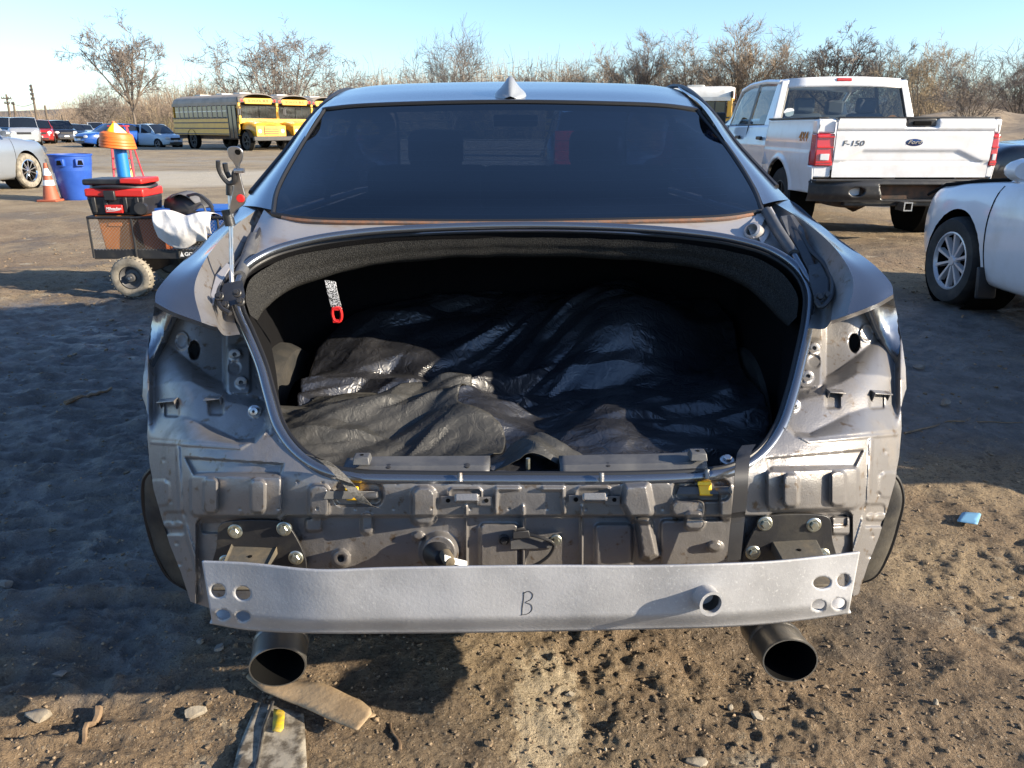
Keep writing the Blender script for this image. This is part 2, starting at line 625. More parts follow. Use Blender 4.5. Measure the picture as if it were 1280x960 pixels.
def build_ground():
    th = np.concatenate([np.linspace(R(-44), R(44), 440), np.linspace(R(44), R(316), 60)[1:]])
    rr = np.concatenate([[0.0], np.geomspace(0.3, 0.95, 30)[:-1], np.geomspace(0.95, 8.5, 560)[:-1], np.geomspace(8.5, 700, 170)])
    T, Rr = np.meshgrid(th, rr)
    X, Y = Rr * np.sin(T), Rr * np.cos(T)
    Z = ground_height(X, Y)
    n, m = X.shape
    me = bpy.data.meshes.new('ground')
    vs = np.stack([X, Y, Z], 2).reshape(-1, 3)
    i, j = np.meshgrid(np.arange(n - 1), np.arange(m - 1), indexing='ij')
    fs = np.stack([i * m + j, i * m + j + 1, (i + 1) * m + j + 1, (i + 1) * m + j], 2).reshape(-1, 4)[:, ::-1]
    me.from_pydata(vs.tolist(), [], fs.tolist())
    me.polygons.foreach_set('use_smooth', [True] * len(me.polygons))
    o = bpy.data.objects.new('ground', me)
    COL.objects.link(o)
    o['kind'] = 'structure'
    m_ = bpy.data.materials.new('dirt')
    m_.use_nodes = True
    N, L = m_.node_tree.nodes, m_.node_tree.links
    b = N['Principled BSDF']
    co = N.new('ShaderNodeTexCoord').outputs['Object']

    def noise(sc, det=6, rough=0.6, dist=0.0, st=None):
        v = co
        if st:
            mp = N.new('ShaderNodeMapping')
            mp.inputs['Scale'].default_value = st
            L.new(co, mp.inputs[0])
            v = mp.outputs[0]
        t = N.new('ShaderNodeTexNoise')
        t.inputs['Scale'].default_value = sc
        t.inputs['Detail'].default_value = det
        t.inputs['Roughness'].default_value = rough
        t.inputs['Distortion'].default_value = dist
        L.new(v, t.inputs['Vector'])
        return t.outputs[0]

    def rng(src, a, bb, c=0.0, d=1.0):
        t = N.new('ShaderNodeMapRange')
        t.interpolation_type = 'SMOOTHSTEP'
        for k, v in zip((1, 2, 3, 4), (a, bb, c, d)):
            t.inputs[k].default_value = v
        L.new(src, t.inputs[0])
        return t.outputs[0]

    def mix(f, A, B):
        t = N.new('ShaderNodeMix')
        t.data_type = 'RGBA'
        for s_, q in (('A', A), ('B', B)):
            if isinstance(q, tuple):
                t.inputs[s_].default_value = (*q, 1)
            else:
                L.new(q, t.inputs[s_])
        if isinstance(f, float):
            t.inputs['Factor'].default_value = f
        else:
            L.new(f, t.inputs['Factor'])
        return t.outputs['Result']

    def math2(op, a, bb):
        t = N.new('ShaderNodeMath')
        t.operation = op
        for k, q in enumerate((a, bb)):
            if isinstance(q, (int, float)):
                t.inputs[k].default_value = q
            else:
                L.new(q, t.inputs[k])
        return t.outputs[0]
    dry, tan, wet, pale = (0.27, 0.192, 0.118), (0.36, 0.27, 0.165), (0.125, 0.097, 0.07), (0.48, 0.41, 0.30)
    c = mix(rng(noise(1.1, 5), 0.42, 0.6), dry, tan)
    wetf = rng(noise(0.55, 5, 0.62, 0.4), 0.47, 0.60)
    c = mix(math2('MULTIPLY', wetf, 0.8), c, wet)
    c = mix(math2('MULTIPLY', rng(noise(14, 5, 0.7), 0.52, 0.66), 0.62), c, (0.07, 0.05, 0.034))
    c = mix(math2('MULTIPLY', rng(noise(2.6, 6, 0.65, 0.5), 0.60, 0.68), 0.8), c, pale)
    c = mix(math2('MULTIPLY', rng(noise(85, 5, 0.75), 0.53, 0.61), 0.7), c, (0.07, 0.05, 0.034))
    c = mix(math2('MULTIPLY', rng(noise(110, 3, 0.7), 0.60, 0.68), 0.5), c, (0.55, 0.45, 0.32))
    # dry pale crust left of the right exhaust, with an uneven rim
    mpv = N.new('ShaderNodeMapping')
    mpv.inputs['Location'].default_value = (-0.075 / 0.085, -1.42 / 0.30, 0)
    mpv.inputs['Scale'].default_value = (1 / 0.085, 1 / 0.30, 0)
    L.new(co, mpv.inputs[0])
    ln = N.new('ShaderNodeVectorMath')
    ln.operation = 'LENGTH'
    L.new(mpv.outputs[0], ln.inputs[0])
    crust = rng(math2('ADD', ln.outputs['Value'], math2('MULTIPLY', math2('SUBTRACT', noise(9, 6, 0.65), 0.5), 2.4)), 0.95, 0.75)
    c = mix(math2('MULTIPLY', crust, 0.85), c, (0.50, 0.41, 0.28))
    # wet churned mud left of the sedan; cool shade painted over both shadow areas
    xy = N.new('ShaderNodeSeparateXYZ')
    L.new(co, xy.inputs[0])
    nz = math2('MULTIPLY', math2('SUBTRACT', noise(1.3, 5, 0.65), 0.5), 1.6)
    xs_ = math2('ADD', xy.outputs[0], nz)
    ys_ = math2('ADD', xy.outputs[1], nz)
    mudShadeL = math2('MULTIPLY', rng(xs_, -0.55, -0.95), math2('MULTIPLY', rng(ys_, 1.35, 1.75), rng(ys_, 6.2, 5.0)))
    shadeR = math2('MULTIPLY', rng(xs_, 0.9, 1.3), math2('MULTIPLY', rng(ys_, 2.5, 3.1), rng(ys_, 6.4, 5.4)))
    mud = math2('MAXIMUM', mudShadeL, shadeR)  # left mud and the painted shade areas in one mask
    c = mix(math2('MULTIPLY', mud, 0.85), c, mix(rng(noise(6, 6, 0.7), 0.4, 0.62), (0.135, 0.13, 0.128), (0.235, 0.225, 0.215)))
    # small stones
    vo = N.new('ShaderNodeTexVoronoi')
    vo.inputs['Scale'].default_value = 85
    vo.inputs['Randomness'].default_value = 1
    L.new(co, vo.inputs['Vector'])
    sep = N.new('ShaderNodeSeparateColor')
    L.new(vo.outputs['Color'], sep.inputs[0])
    stone = math2('MULTIPLY', rng(vo.outputs['Distance'], 0.34, 0.24), rng(sep.outputs[0], 0.62, 0.7))
    c = mix(math2('MULTIPLY', stone, 0.6), c, mix(sep.outputs[1], (0.16, 0.13, 0.10), (0.40, 0.34, 0.26)))
    # far: the pale packed drive and the straw-coloured gravel of the yard, in long bands
    xyz = N.new('ShaderNodeSeparateXYZ')
    L.new(co, xyz.inputs[0])
    yy = math2('ADD', xyz.outputs[1], math2('MULTIPLY', math2('SUBTRACT', noise(0.18, 4), 0.5), 7.0))
    yard = rng(yy, 9, 16)
    c = mix(math2('MULTIPLY', yard, 0.75), c, mix(rng(noise(0.9, 5), 0.4, 0.62), (0.36, 0.29, 0.19), (0.24, 0.19, 0.125)))
    drive = math2('MULTIPLY', rng(yy, 17.5, 19), rng(yy, 25, 23))
    c = mix(math2('MULTIPLY', drive, 0.8), c, (0.50, 0.45, 0.36))
    c = mix(math2('MULTIPLY', math2('MULTIPLY', rng(yy, 27, 29), rng(yy, 37, 34)), math2('MULTIPLY', rng(noise(0.5, 5), 0.4, 0.6), 0.7)), c, (0.30, 0.27, 0.22))
    c = mix(math2('MULTIPLY', rng(yy, 75, 95), 0.8), c, (0.22, 0.18, 0.09))
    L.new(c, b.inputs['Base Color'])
    b.inputs['Specular IOR Level'].default_value = 0.35
    L.new(math2('SUBTRACT', rng(wetf, 0, 1, 0.95, 0.68), math2('MULTIPLY', mud, 0.30)), b.inputs['Roughness'])
    near = rng(xyz.outputs[1], 40, 4)
    hsum = math2('ADD', math2('MULTIPLY', noise(22, 8, 0.75), 0.040), math2('MULTIPLY', noise(90, 5, 0.75), 0.016))
    hsum = math2('ADD', hsum, math2('MULTIPLY', noise(7, 4, 0.6, 0.6, (1, 2.2, 1)), 0.03))
    hsum = math2('ADD', hsum, math2('MULTIPLY', stone, 0.006))
    bp = N.new('ShaderNodeBump')
    bp.inputs['Strength'].default_value = 1.0
    bp.inputs['Distance'].default_value = 1.0
    L.new(hsum, bp.inputs['Height'])
    L.new(bp.outputs[0], b.inputs['Normal'])
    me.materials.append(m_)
    return o


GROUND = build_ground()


def gz(x, y):
    return float(ground_height(np.array([x]), np.array([y]))[0])


def GP(u, v):
    p = G(u, v)
    return (p[0], p[1], gz(p[0], p[1]))


# ================================================================== THE STRIPPED SEDAN
M('wire_copper', (0.30, 0.27, 0.25), rough=0.6)
CAR = thing('stripped_sedan', 'gunmetal grey sedan seen from behind with bumper, tail lamps and boot lid removed', 'car', (0.02, 3.7, 0), absolute=True)
UC = 655.5


def herm(xk, Yk, x):
    """smooth interpolation along axis 0 of Yk"""
    xk = np.array(xk, float)
    Yk = np.array(Yk, float)
    m = np.gradient(Yk, xk, axis=0)
    x = np.clip(x, xk[0], xk[-1])
    k = np.clip(np.searchsorted(xk, x, side='right') - 1, 0, len(xk) - 2)
    h = xk[k + 1] - xk[k]
    s = (x - xk[k]) / h
    ar = np.arange(x.size).reshape(x.shape)
    if Yk.ndim == 1:
        g = lambda A, kk: A[kk]
    else:
        F2 = Yk.reshape(len(xk), -1)
        mm = m.reshape(len(xk), -1)
        a, b, c, d = F2[k.ravel(), ar.ravel()], F2[k.ravel() + 1, ar.ravel()], mm[k.ravel(), ar.ravel()], mm[k.ravel() + 1, ar.ravel()]
        a, b, c, d = (q.reshape(x.shape) for q in (a, b, c, d))
        return (2 * s**3 - 3 * s**2 + 1) * a + (s**3 - 2 * s**2 + s) * h * c + (-2 * s**3 + 3 * s**2) * b + (s**3 - s**2) * h * d
    a, b, c, d = Yk[k], Yk[k + 1], m[k], m[k + 1]
    return (2 * s**3 - 3 * s**2 + 1) * a + (s**3 - 2 * s**2 + s) * h * c + (-2 * s**3 + 3 * s**2) * b + (s**3 - s**2) * h * d


TAB_H = [0, 200, 300, 380, 430, 478]
TAB_V = [370, 440, 500, 548, 590, 650, 790]
TAB = [[1.77, 1.77, 1.75, 1.72, 1.71, 1.77],
       [1.60, 1.60, 1.60, 1.625, 1.645, 1.72],
       [1.455, 1.455, 1.455, 1.475, 1.52, 1.66],
       [1.35, 1.35, 1.355, 1.39, 1.45, 1.60],
       [1.278, 1.283, 1.30, 1.34, 1.41, 1.56],
       [1.268, 1.272, 1.29, 1.33, 1.395, 1.53],
       [1.262, 1.266, 1.282, 1.32, 1.385, 1.50]]


def bump(sd, d, soft):
    soft = soft * 0.56
    return d * sstep(soft / 2, -soft / 2, sd)


def rrect(U, V, u0, v0, u1, v1, r):
    qx = np.abs(U - (u0 + u1) / 2) - (u1 - u0) / 2 + r
    qy = np.abs(V - (v0 + v1) / 2) - (v1 - v0) / 2 + r
    return np.hypot(np.maximum(qx, 0), np.maximum(qy, 0)) + np.minimum(np.maximum(qx, qy), 0) - r


def seg_d(U, V, pts):
    d = np.full(U.shape, 1e9)
    for a, b in zip(pts[:-1], pts[1:]):
        ex, ey = b[0] - a[0], b[1] - a[1]
        t = np.clip(((U - a[0]) * ex + (V - a[1]) * ey) / (ex * ex + ey * ey), 0, 1)
        d = np.minimum(d, np.hypot(U - a[0] - ex * t, V - a[1] - ey * t))
    return d


def fascia_Y(U, V):
    """distance of the rear body panel behind photo position U, V: base form and its stampings"""
    U = np.asarray(U, float)
    V = np.asarray(V, float)
    shp = U.shape
    U, V = U.ravel(), V.ravel()
    h = np.abs(U - UC)
    ve = V + 0.011 * (U - UC)
    rows = np.stack([herm(TAB_H, r, np.clip(h, 0, 478)) for r in TAB])
    Y = herm(TAB_V, rows, ve)
    right = U > UC
    A = np.where(right, 2 * UC - U, U)          # mirrored to the left side
    B = np.where(right, V + 0.022 * h, V)
    e = np.zeros_like(Y)
    # tail lamp pocket: deep plate with a hole, slope below it
    vup = np.interp(A, [180, 195, 212, 235, 262, 280], [414, 420, 431, 450, 470, 480])
    vlo = np.interp(A, [180, 190, 213, 240, 262, 280], [486, 484, 478, 477, 488, 494])
    side = sstep(284, 278, A)
    e -= 0.075 * (1 - np.clip((B - vup) / np.maximum(vlo - vup, 6), 0, 1)) * side
    # bolt strip step
    vup2 = np.interp(A, [280, 300, 322, 340], [490, 494, 500, 506])
    e -= 0.034 * (1 - np.clip((B - vup2) / 11, 0, 1)) * sstep(278, 284, A)
    e += bump(rrect(A, B, 284, 432, 313, 492, 6), 0.010, 7)
    # hook face: deeper than the shelf under it
    v3 = np.interp(A, [186, 192, 230, 250, 298, 318, 332], [514, 515, 520, 526, 550, 548, 532])
    v4 = np.interp(A, [186, 195, 298, 318, 332], [546, 547, 555, 554, 540])
    e -= 0.048 * (1 - np.clip((B - v3) / np.maximum(v4 - v3, 4), 0, 1)) * sstep(340, 330, A) * sstep(184, 194, A)
    e += bump(seg_d(A, B, [(190, 553), (300, 560), (330, 541)]) - 2, 0.004, 4)
    for uc, vc in ((215, 508), (270, 506)):
        e -= bump(rrect(A, B, uc - 9, vc - 8, uc + 9, vc + 13, 3), 0.012, 5)
    e -= bump(np.hypot(A - 243, (B - 438) / 1.7) - 6.5, 0.09, 3)
    e += bump(np.abs(np.hypot(A - 227, (B - 426) / 1.3) - 8) - 1, 0.004, 3)
    for uu, vv_ in ((294, 443), (302, 478), (319, 514)):
        e += bump(np.hypot(A - uu, B - vv_) - 8, 0.006, 5)
    e -= bump(np.hypot(A - 293, B - 460) - 8, 0.006, 3)
    # outer lower corner
    e += bump(rrect(A, B, 238, 592, 352, 645, 9), 0.016, 7)
    e -= bump(poly_sdf(A, B, [(232, 572), (354, 580), (349, 596), (243, 594)]), 0.012, 6)
    e += bump(rrect(A, B, 254, 598, 272, 641, 6), 0.020, 6)
    e += bump(rrect(A, B, 313, 600, 331, 641, 6), 0.020, 6)
    e -= bump(rrect(A, B, 205, 640, 232, 668, 5), 0.010, 7)
    e += bump(rrect(A, B, 205, 652, 228, 660, 4), 0.008, 5)
    e -= bump(rrect(A, B, 252, 652, 279, 666, 4), 0.010, 5)
    e += bump(seg_d(A, B, [(222, 560), (226, 640), (244, 700), (250, 740)]) - 2.5, 0.006, 5)
    e += bump(rrect(A, B, 186, 600, 212, 632, 8), 0.006, 8)
    # weld dimples along the outer flange
    for k in range(6):
        e -= bump(np.hypot(A - (205 + 4 * k), B - (575 + 26 * k)) - 2.4, 0.004, 3)
    # lower recess across the panel
    e -= bump(rrect(U, V, 352, 645, 962, 830, 8), 0.034, 5)
    e -= bump(rrect(A, B, 246, 648, 352, 830, 8), 0.018, 5)
    # centre stampings
    for (u0, v0, u1, v1, r, d, sf) in ((386, 606, 411, 648, 9, 0.030, 9), (515, 609, 544, 656, 11, 0.036, 10),
                                       (900, 608, 918, 650, 7, 0.022, 8), (840, 626, 880, 646, 8, 0.024, 9),
                                       (856, 640, 880, 662, 8, 0.030, 7), (452, 642, 466, 668, 6, 0.022, 7),
                                       (382, 648, 402, 664, 4, 0.014, 6), (1040, 646, 1062, 668, 4, 0.02, 5)):
        e += bump(rrect(U, V, u0, v0, u1, v1, r), d, sf)
    e += bump(poly_sdf(U, V, [(783, 609), (808, 607), (815, 640), (810, 651), (790, 648), (780, 630)]) - 2, 0.034, 14)
    e += bump(poly_sdf(U, V, [(797, 650), (812, 650), (822, 694), (812, 699), (803, 697)]) - 1, 0.036, 13)
    e += bump(seg_d(U, V, [(648, 611), (621, 611), (620, 641)]) - 2.2, 0.010, 4)
    e += bump(seg_d(U, V, [(679, 611), (704, 611), (705, 640)]) - 2.2, 0.010, 4)
    e += bump(np.abs(rrect(U, V, 561, 611, 602, 626, 6)) - 1.5, 0.006, 4)
    e += bump(np.abs(rrect(U, V, 720, 610, 764, 626, 6)) - 1.5, 0.006, 4)
    for uc in (583, 654, 727):
        e += bump(np.abs(U - uc) - 1.5, 0.012, 4) * sstep(628, 640, V)
    e += bump(rrect(U, V, 744, 655, 790, 830, 6), 0.010, 8)
    e += bump(rrect(U, V, 826, 650, 930, 830, 6), 0.008, 8)
    e += bump(rrect(U, V, 600, 655, 648, 830, 6), 0.008, 8)
    e += bump(np.hypot(U - 426, V - 698) - 11, 0.020, 6) - bump(np.hypot(U - 426, V - 698) - 4, 0.02, 3)
    e += bump(np.hypot(U - 894, (V - 683) * 1.5) - 9, 0.016, 7)
    e += bump(np.hypot(U - 523, (V - 670) * 1.4) - 7, 0.014, 5)
    e += bump(np.hypot(U - 549, V - 690) - 23, 0.030, 14)
    # cups around the yellow clips
    e -= bump(rrect(U, V, 418, 603, 478, 632, 10), 0.012, 8)
    e -= bump(rrect(U, V, 842, 600, 912, 626, 10), 0.012, 8)
    # spot welds and a line of seam sealer beside the opening
    for k in range(19):
        uw = 372 + 31 * k
        e -= bump(np.hypot(U - uw, V - (602.5 + 1.5 * math.sin(k * 2.1))) - 1.6, 0.0035, 3)
    for k in range(15):
        e -= bump(np.hypot(U - (300 + 48 * k), V - 636) - 1.5, 0.003, 3)
    for k in range(9):
        e -= bump(np.hypot(A - (336 - 4.5 * k + 0.25 * k * k), B - (540 - 14 * k)) - 1.5, 0.0035, 3)
    e += bump(seg_d(A, B, [(352, 552), (338, 520), (328, 480), (316, 440), (304, 418)]) - 1.2, 0.0035, 3)
    e += bump(seg_d(A, B, [(280, 430), (281, 488), (300, 498)]) - 1.0, 0.004, 3)
    # slight unevenness of pressed sheet
    e += 0.0010 * pn(U * 0.03, V * 0.03) + 0.0005 * pn(U * 0.09 + 5, V * 0.09)
    return (Y - e).reshape(shp)


def FP(u, v, off=0.0):
    return W(u, v, float(fascia_Y(np.array([u]), np.array([v]))[0]) - off)


def Wn(U, V, Y):
    a = (U - 640) / F_PX
    b = (V - 480) / F_PX
    t = Y / (CP - SP * b)
    return a * t, Y, CAM_H + (-SP - CP * b) * t


# opening of the boot: outline seen in the photo, on the plane that rises from sill to rear shelf
OPEN = [(640, 591), (520, 590), (450, 588), (412, 581), (380, 562), (357, 532), (345, 495), (334, 455), (318, 415), (306, 388),
        (302, 366), (309, 344), (336, 325), (385, 310), (450, 300), (540, 294), (650, 291), (760, 293), (850, 299), (915, 308),
        (962, 322), (992, 343), (1004, 366), (1003, 398), (993, 448), (982, 492), (968, 532), (946, 562), (915, 580), (870, 587), (760, 591)]


def open_Y(u, v):
    b = (v - 480) / F_PX
    dY, dZ = CP - SP * b, -SP - CP * b
    t = (CAM_H - 0.68 + 0.46 * 1.28) / (0.46 * dY - dZ)
    return t * dY


def ring(pts, n):
    """closed smooth curve"""
    P = list(pts)
    k = 3
    q = cr(P[-k:] + P + P[:k + 1], (len(P) + 2 * k) * 12)
    t0 = k / (len(P) + 2 * k)
    A = np.array(P)
    # resample closed by arclength between the two passes through the first point
    i0 = int(((q[: len(q) // 3] - A[0]) ** 2).sum(1).argmin())
    i1 = len(q) // 2 + int(((q[len(q) // 2:] - A[0]) ** 2).sum(1).argmin())
    q = q[i0:i1 + 1]
    L_ = np.concatenate([[0], np.cumsum(np.sqrt(((q[1:] - q[:-1]) ** 2).sum(1)))])
    s = np.linspace(0, L_[-1], n, endpoint=False)
    return np.stack([np.interp(s, L_, q[:, i]) for i in range(q.shape[1])], 1)


def offset_ring(P, d):
    T = np.roll(P, -1, 0) - np.roll(P, 1, 0)
    T /= np.linalg.norm(T, axis=1)[:, None]
    Nn = np.stack([T[:, 1], -T[:, 0]], 1)
    if (Nn * (P - P.mean(0))).sum() < 0:
        Nn = -Nn
    return P + Nn * d


OR = ring(OPEN, 240)
OR_OUT = offset_ring(OR, 9)

# ---- rear body panel
outerL = [(196, 386), (190, 402), (183, 440), (179, 470), (178, 496), (185, 520), (184, 545), (187, 580), (192, 612), (200, 640), (212, 680), (226, 715), (238, 752)]


def mirP(p):
    h = UC - p[0]
    return (2 * UC - p[0], p[1] - 0.022 * h)


FOUT = [(640, 380), (300, 402), (284, 414), (272, 410), (252, 404)] + outerL + [(268, 762), (400, 772), (640, 772)]
FOUT = FOUT + [mirP(p) for p in reversed(FOUT[1:-1])]


def fascia_fn(U, V):
    return Wn(U, V, fascia_Y(U, V))


vs_, fs_ = masked_grid(np.arange(174, 1140, 1.35), np.arange(372, 776, 1.35), FOUT, [[tuple(p) for p in offset_ring(OR, 5)]], fascia_fn)
mb = MB().add(vs_, fs_)
PANEL = mb.build('rear_panel', 'gunmetal', CAR, smooth=60)
PANEL['label'] = 'bare pressed rear body panel with bolt holes and stampings'

# ---- flange and rubber round the boot opening
fl = []
for k, p in enumerate(OR_OUT):
    q = OR[k]
    fl.append(W(p[0], p[1], open_Y(q[0], q[1]) - 0.004))
MB().tube(fl, 0.0105, 10, close=True).build('opening_flange', 'gunmetal_gloss', CAR)
seal = [W(p[0], p[1], open_Y(p[0], p[1]) + 0.004) for p in offset_ring(OR, 1.5)]
MB().tube(seal, 0.0055, 8, close=True).build('opening_seal', 'seal_rubber', CAR)

# ---- boot interior
rings = []
o3 = np.array([W(p[0], p[1], open_Y(p[0], p[1]) + 0.004) for p in OR])
rings.append(o3)
r2 = o3.copy()
r2[:, 0] *= 1.03
r2[:, 2] -= 0.05
r2[:, 1] += 0.02
rings.append(r2)
ys = 1.33 + (o3[:, 1] - o3[:, 1].min()) * 1.62
r3 = np.stack([np.clip(o3[:, 0] * 1.10, -0.70, 0.70), ys, np.maximum(0.60, o3[:, 2] - 0.09)], 1)
rings.append(r3)
r4 = r3.copy()
r4[:, 2] = 0.46
rings.append(r4)
r5 = r4 * 0
r5[:] = (0, 1.9, 0.45)
rings.append(r5)
mb = MB()
mb.grid([[tuple(p) for p in rg] + [tuple(rg[0])] for rg in rings], flip=True)
mb.build('boot_lining', 'carpet_black', CAR)

# ---- fuzzy trim under the rear shelf edge
top_i = [(312, 392), (307, 372), (313, 350), (338, 331), (386, 316), (450, 306), (540, 300), (650, 297), (760, 299), (850, 305), (913, 314), (957, 328), (985, 349), (997, 372), (996, 396)]
mid_i = [(316, 396), (318, 380), (326, 366), (350, 350), (394, 334), (456, 321), (542, 312), (650, 309), (758, 311), (846, 317), (906, 328), (944, 344), (970, 366), (984, 388), (990, 402)]
low_i = [(322, 400), (330, 388), (342, 376), (364, 362), (404, 348), (462, 333), (545, 324), (650, 321), (756, 323), (842, 331), (898, 343), (932, 360), (956, 380), (974, 398), (984, 408)]
rowsT = [[(u, v, open_Y(u, v) + 0.0) for u, v in top_i],
         [(u, v, open_Y(u2, v2) + 0.012) for (u, v), (u2, v2) in zip(mid_i, top_i)],
         [(u, v, open_Y(u2, v2) + 0.05) for (u, v), (u2, v2) in zip(low_i, top_i)],
         [(u, v - 4, open_Y(u2, v2) + 0.14) for (u, v), (u2, v2) in zip(low_i, top_i)]]
g = np.array(surf(rowsT, 120, 24))
g[:, :, 2] += 0.004 * pn(g[:, :, 0] * 14, g[:, :, 1] * 14)
MB().grid(g.tolist()).build('shelf_carpet_edge', 'carpet_fuzz', CAR)


# ---- mirrored car lines
def cu(Y):
    return max(640.0, UC - 17 * (Y - 1.6)) if Y > 1.6 else UC


def mir(p):
    u, v, Y = p
    c = cu(Y)
    return (2 * c - u, v - 0.022 * (c - u), Y)


# ---- roof, glass, shelf
roof_rows = [
    [(402, 135, 2.66), (440, 131, 2.64), (540, 127, 2.62), (640, 125.5, 2.615), (740, 127, 2.62), (835, 130.5, 2.64), (878, 136, 2.66)],
    [(420, 120, 2.98), (455, 115.5, 2.96), (545, 111, 2.95), (640, 110, 2.95), (735, 111, 2.95), (820, 115, 2.96), (862, 121, 2.98)],
    [(436, 112, 3.35), (468, 107, 3.36), (550, 103.2, 3.38), (640, 102, 3.4), (732, 103.2, 3.38), (815, 106.5, 3.36), (850, 112, 3.35)],
    [(452, 119, 3.85), (480, 114, 3.87), (556, 110.5, 3.9), (640, 109.5, 3.9), (726, 110.5, 3.9), (800, 114, 3.87), (832, 119, 3.85)],
    [(466, 136, 4.3), (490, 131, 4.33), (560, 128, 4.36), (640, 127, 4.36), (720, 128, 4.36), (790, 131, 4.33), (818, 136, 4.3)]]
MB().grid(surf(roof_rows, 60, 40)).build('roof', 'gunmetal_gloss', CAR, solid=0.03, off=-1)
glass_rows = [
    [(406, 137, 2.64), (442, 133, 2.625), (540, 129, 2.605), (640, 127.5, 2.60), (740, 129, 2.605), (833, 132.5, 2.625), (872, 138, 2.64)],
    [(372, 190, 2.42), (410, 188, 2.38), (525, 186, 2.34), (640, 185.5, 2.335), (755, 186, 2.34), (868, 186, 2.38), (912, 188, 2.42)],
    [(346, 240, 2.22), (392, 243, 2.16), (512, 245, 2.115), (642, 245, 2.11), (772, 244, 2.115), (895, 240, 2.16), (942, 236, 2.22)],
    [(341, 268, 2.11), (384, 274, 2.075), (508, 276.5, 2.055), (645, 277, 2.05), (782, 275, 2.055), (907, 271, 2.075), (953, 264, 2.11)]]
GG = np.array(surf(glass_rows, 60, 40))
GLASS = MB().grid(GG.tolist()).build('rear_window', 'tinted_glass', CAR)
fr = [tuple(p) for p in GG[0]] + [tuple(p) for p in GG[1:, -1]] + [tuple(p) for p in GG[-1, ::-1][1:]] + [tuple(p) for p in GG[::-1, 0][1:-1]]
MB().tube(fr, 0.007, 6, close=True).build('window_gasket', 'seal_rubber', GLASS)
MB().tube([tuple(Vector(p) + Vector((0, -0.004, -0.004))) for p in GG[-1, 2:-2]], 0.0065, 6).build('window_trim', 'rust_trim', GLASS)
for k in range(11):                                                    # heating wires
    r_ = 5 + 3 * k
    if r_ < 38:
        MB().tube([tuple(Vector(p) + Vector((0, 0.006, -0.006))) for p in GG[r_, 5:-5]], 0.0008, 3).build('heating_wire', 'wire_copper', GLASS)
shelf_rows = [[(330, 262, 2.16), (341, 271, 2.105), (384, 277, 2.075), (508, 279.5, 2.055), (645, 280, 2.05), (782, 278, 2.055), (907, 274, 2.075), (953, 267, 2.105), (964, 258, 2.16)],
              [(312, 300, 2.06), (338, 300, 2.03), (388, 292, 2.035), (508, 287, 2.028), (645, 286, 2.025), (782, 286, 2.028), (905, 289, 2.035), (962, 296, 2.03), (986, 296, 2.06)],
              [(300, 340, 1.90), (330, 323, 1.95), (384, 306, 1.985), (508, 293, 2.005), (648, 289, 2.01), (788, 292, 2.005), (908, 304, 1.985), (972, 318, 1.95), (1008, 336, 1.90)]]
MB().grid(surf(shelf_rows, 80, 20)).build('rear_shelf_panel', 'shelf_metal', CAR)
M('fin_paint', (0.30, 0.32, 0.34), rough=0.4, metal=0.3)
# shark fin aerial
fin = MB()
c_ = W(638, 117, 2.74)
secs = []
for (yy, hh, ww) in ((-0.085, 0.004, 0.014), (-0.055, 0.034, 0.046), (-0.015, 0.052, 0.056), (0.03, 0.050, 0.052), (0.10, 0.026, 0.036), (0.15, 0.004, 0.012)):
    b0 = Vector((c_[0], c_[1] + yy, c_[2] - 0.012 + 0.13 * (yy + 0.055)))
    secs.append([tuple(b0 + Vector((ww * sx, 0, hh * sz))) for sx, sz in ((-1, -0.25), (-0.9, 0.12), (-0.52, 0.5), (0, 1.12), (0.52, 0.5), (0.9, 0.12), (1, -0.25))])
fin.grid(surf(secs, 15, 24, True)).build('shark_fin_aerial', 'fin_paint', CAR, smooth=70)

# ---- quarters, both sides
side_out = [(436, 112, 3.35), (396, 139, 2.86), (356, 190, 2.60), (317, 237, 2.40), (301, 257, 2.30), (253, 305, 1.98), (212, 343, 1.72), (195, 366, 1.64), (194, 378, 1.61)]
pil_in = [(432, 115, 3.2), (404, 137, 2.655), (371, 190, 2.43), (345, 240, 2.23), (339, 262, 2.13)]
pil_out = [(436, 112, 3.35), (396, 139, 2.86), (356, 190, 2.60), (317, 237, 2.40), (301, 257, 2.30)]
pil_mid = [tuple((np.array(a) + np.array(b)) / 2 + np.array((-1.5, -1.5, -0.02))) for a, b in zip(pil_in, pil_out)]
fen = [[(301, 257, 2.30), (253, 305, 1.98), (212, 343, 1.72), (195, 366, 1.64), (194, 378, 1.61)],
       [(311, 259, 2.24), (270, 301, 1.97), (232, 341, 1.72), (214, 371, 1.62), (214, 389, 1.575)],
       [(322, 261, 2.19), (286, 289, 2.00), (257, 324, 1.78), (243, 360, 1.65), (252, 403, 1.550)]]
flange_r = [[(322, 261, 2.19), (286, 289, 2.00), (257, 324, 1.78), (243, 360, 1.65), (252, 403, 1.550)],
            [(325, 266, 2.20), (292, 302, 2.00), (266, 337, 1.79), (256, 368, 1.665), (263, 407, 1.555)],
            [(330, 272, 2.20), (302, 315, 1.99), (277, 350, 1.80), (268, 381, 1.68), (272, 409, 1.565)]]
gut = [[(330, 272, 2.20), (302, 315, 1.99), (277, 350, 1.80), (268, 381, 1.68), (272, 410, 1.565)],
       [(334, 282, 2.21), (310, 335, 1.985), (288, 372, 1.80), (278, 400, 1.70), (280, 419, 1.60)],
       [(330, 300, 2.12), (308, 342, 1.94), (296, 372, 1.80), (293, 398, 1.70), (300, 418, 1.62)]]
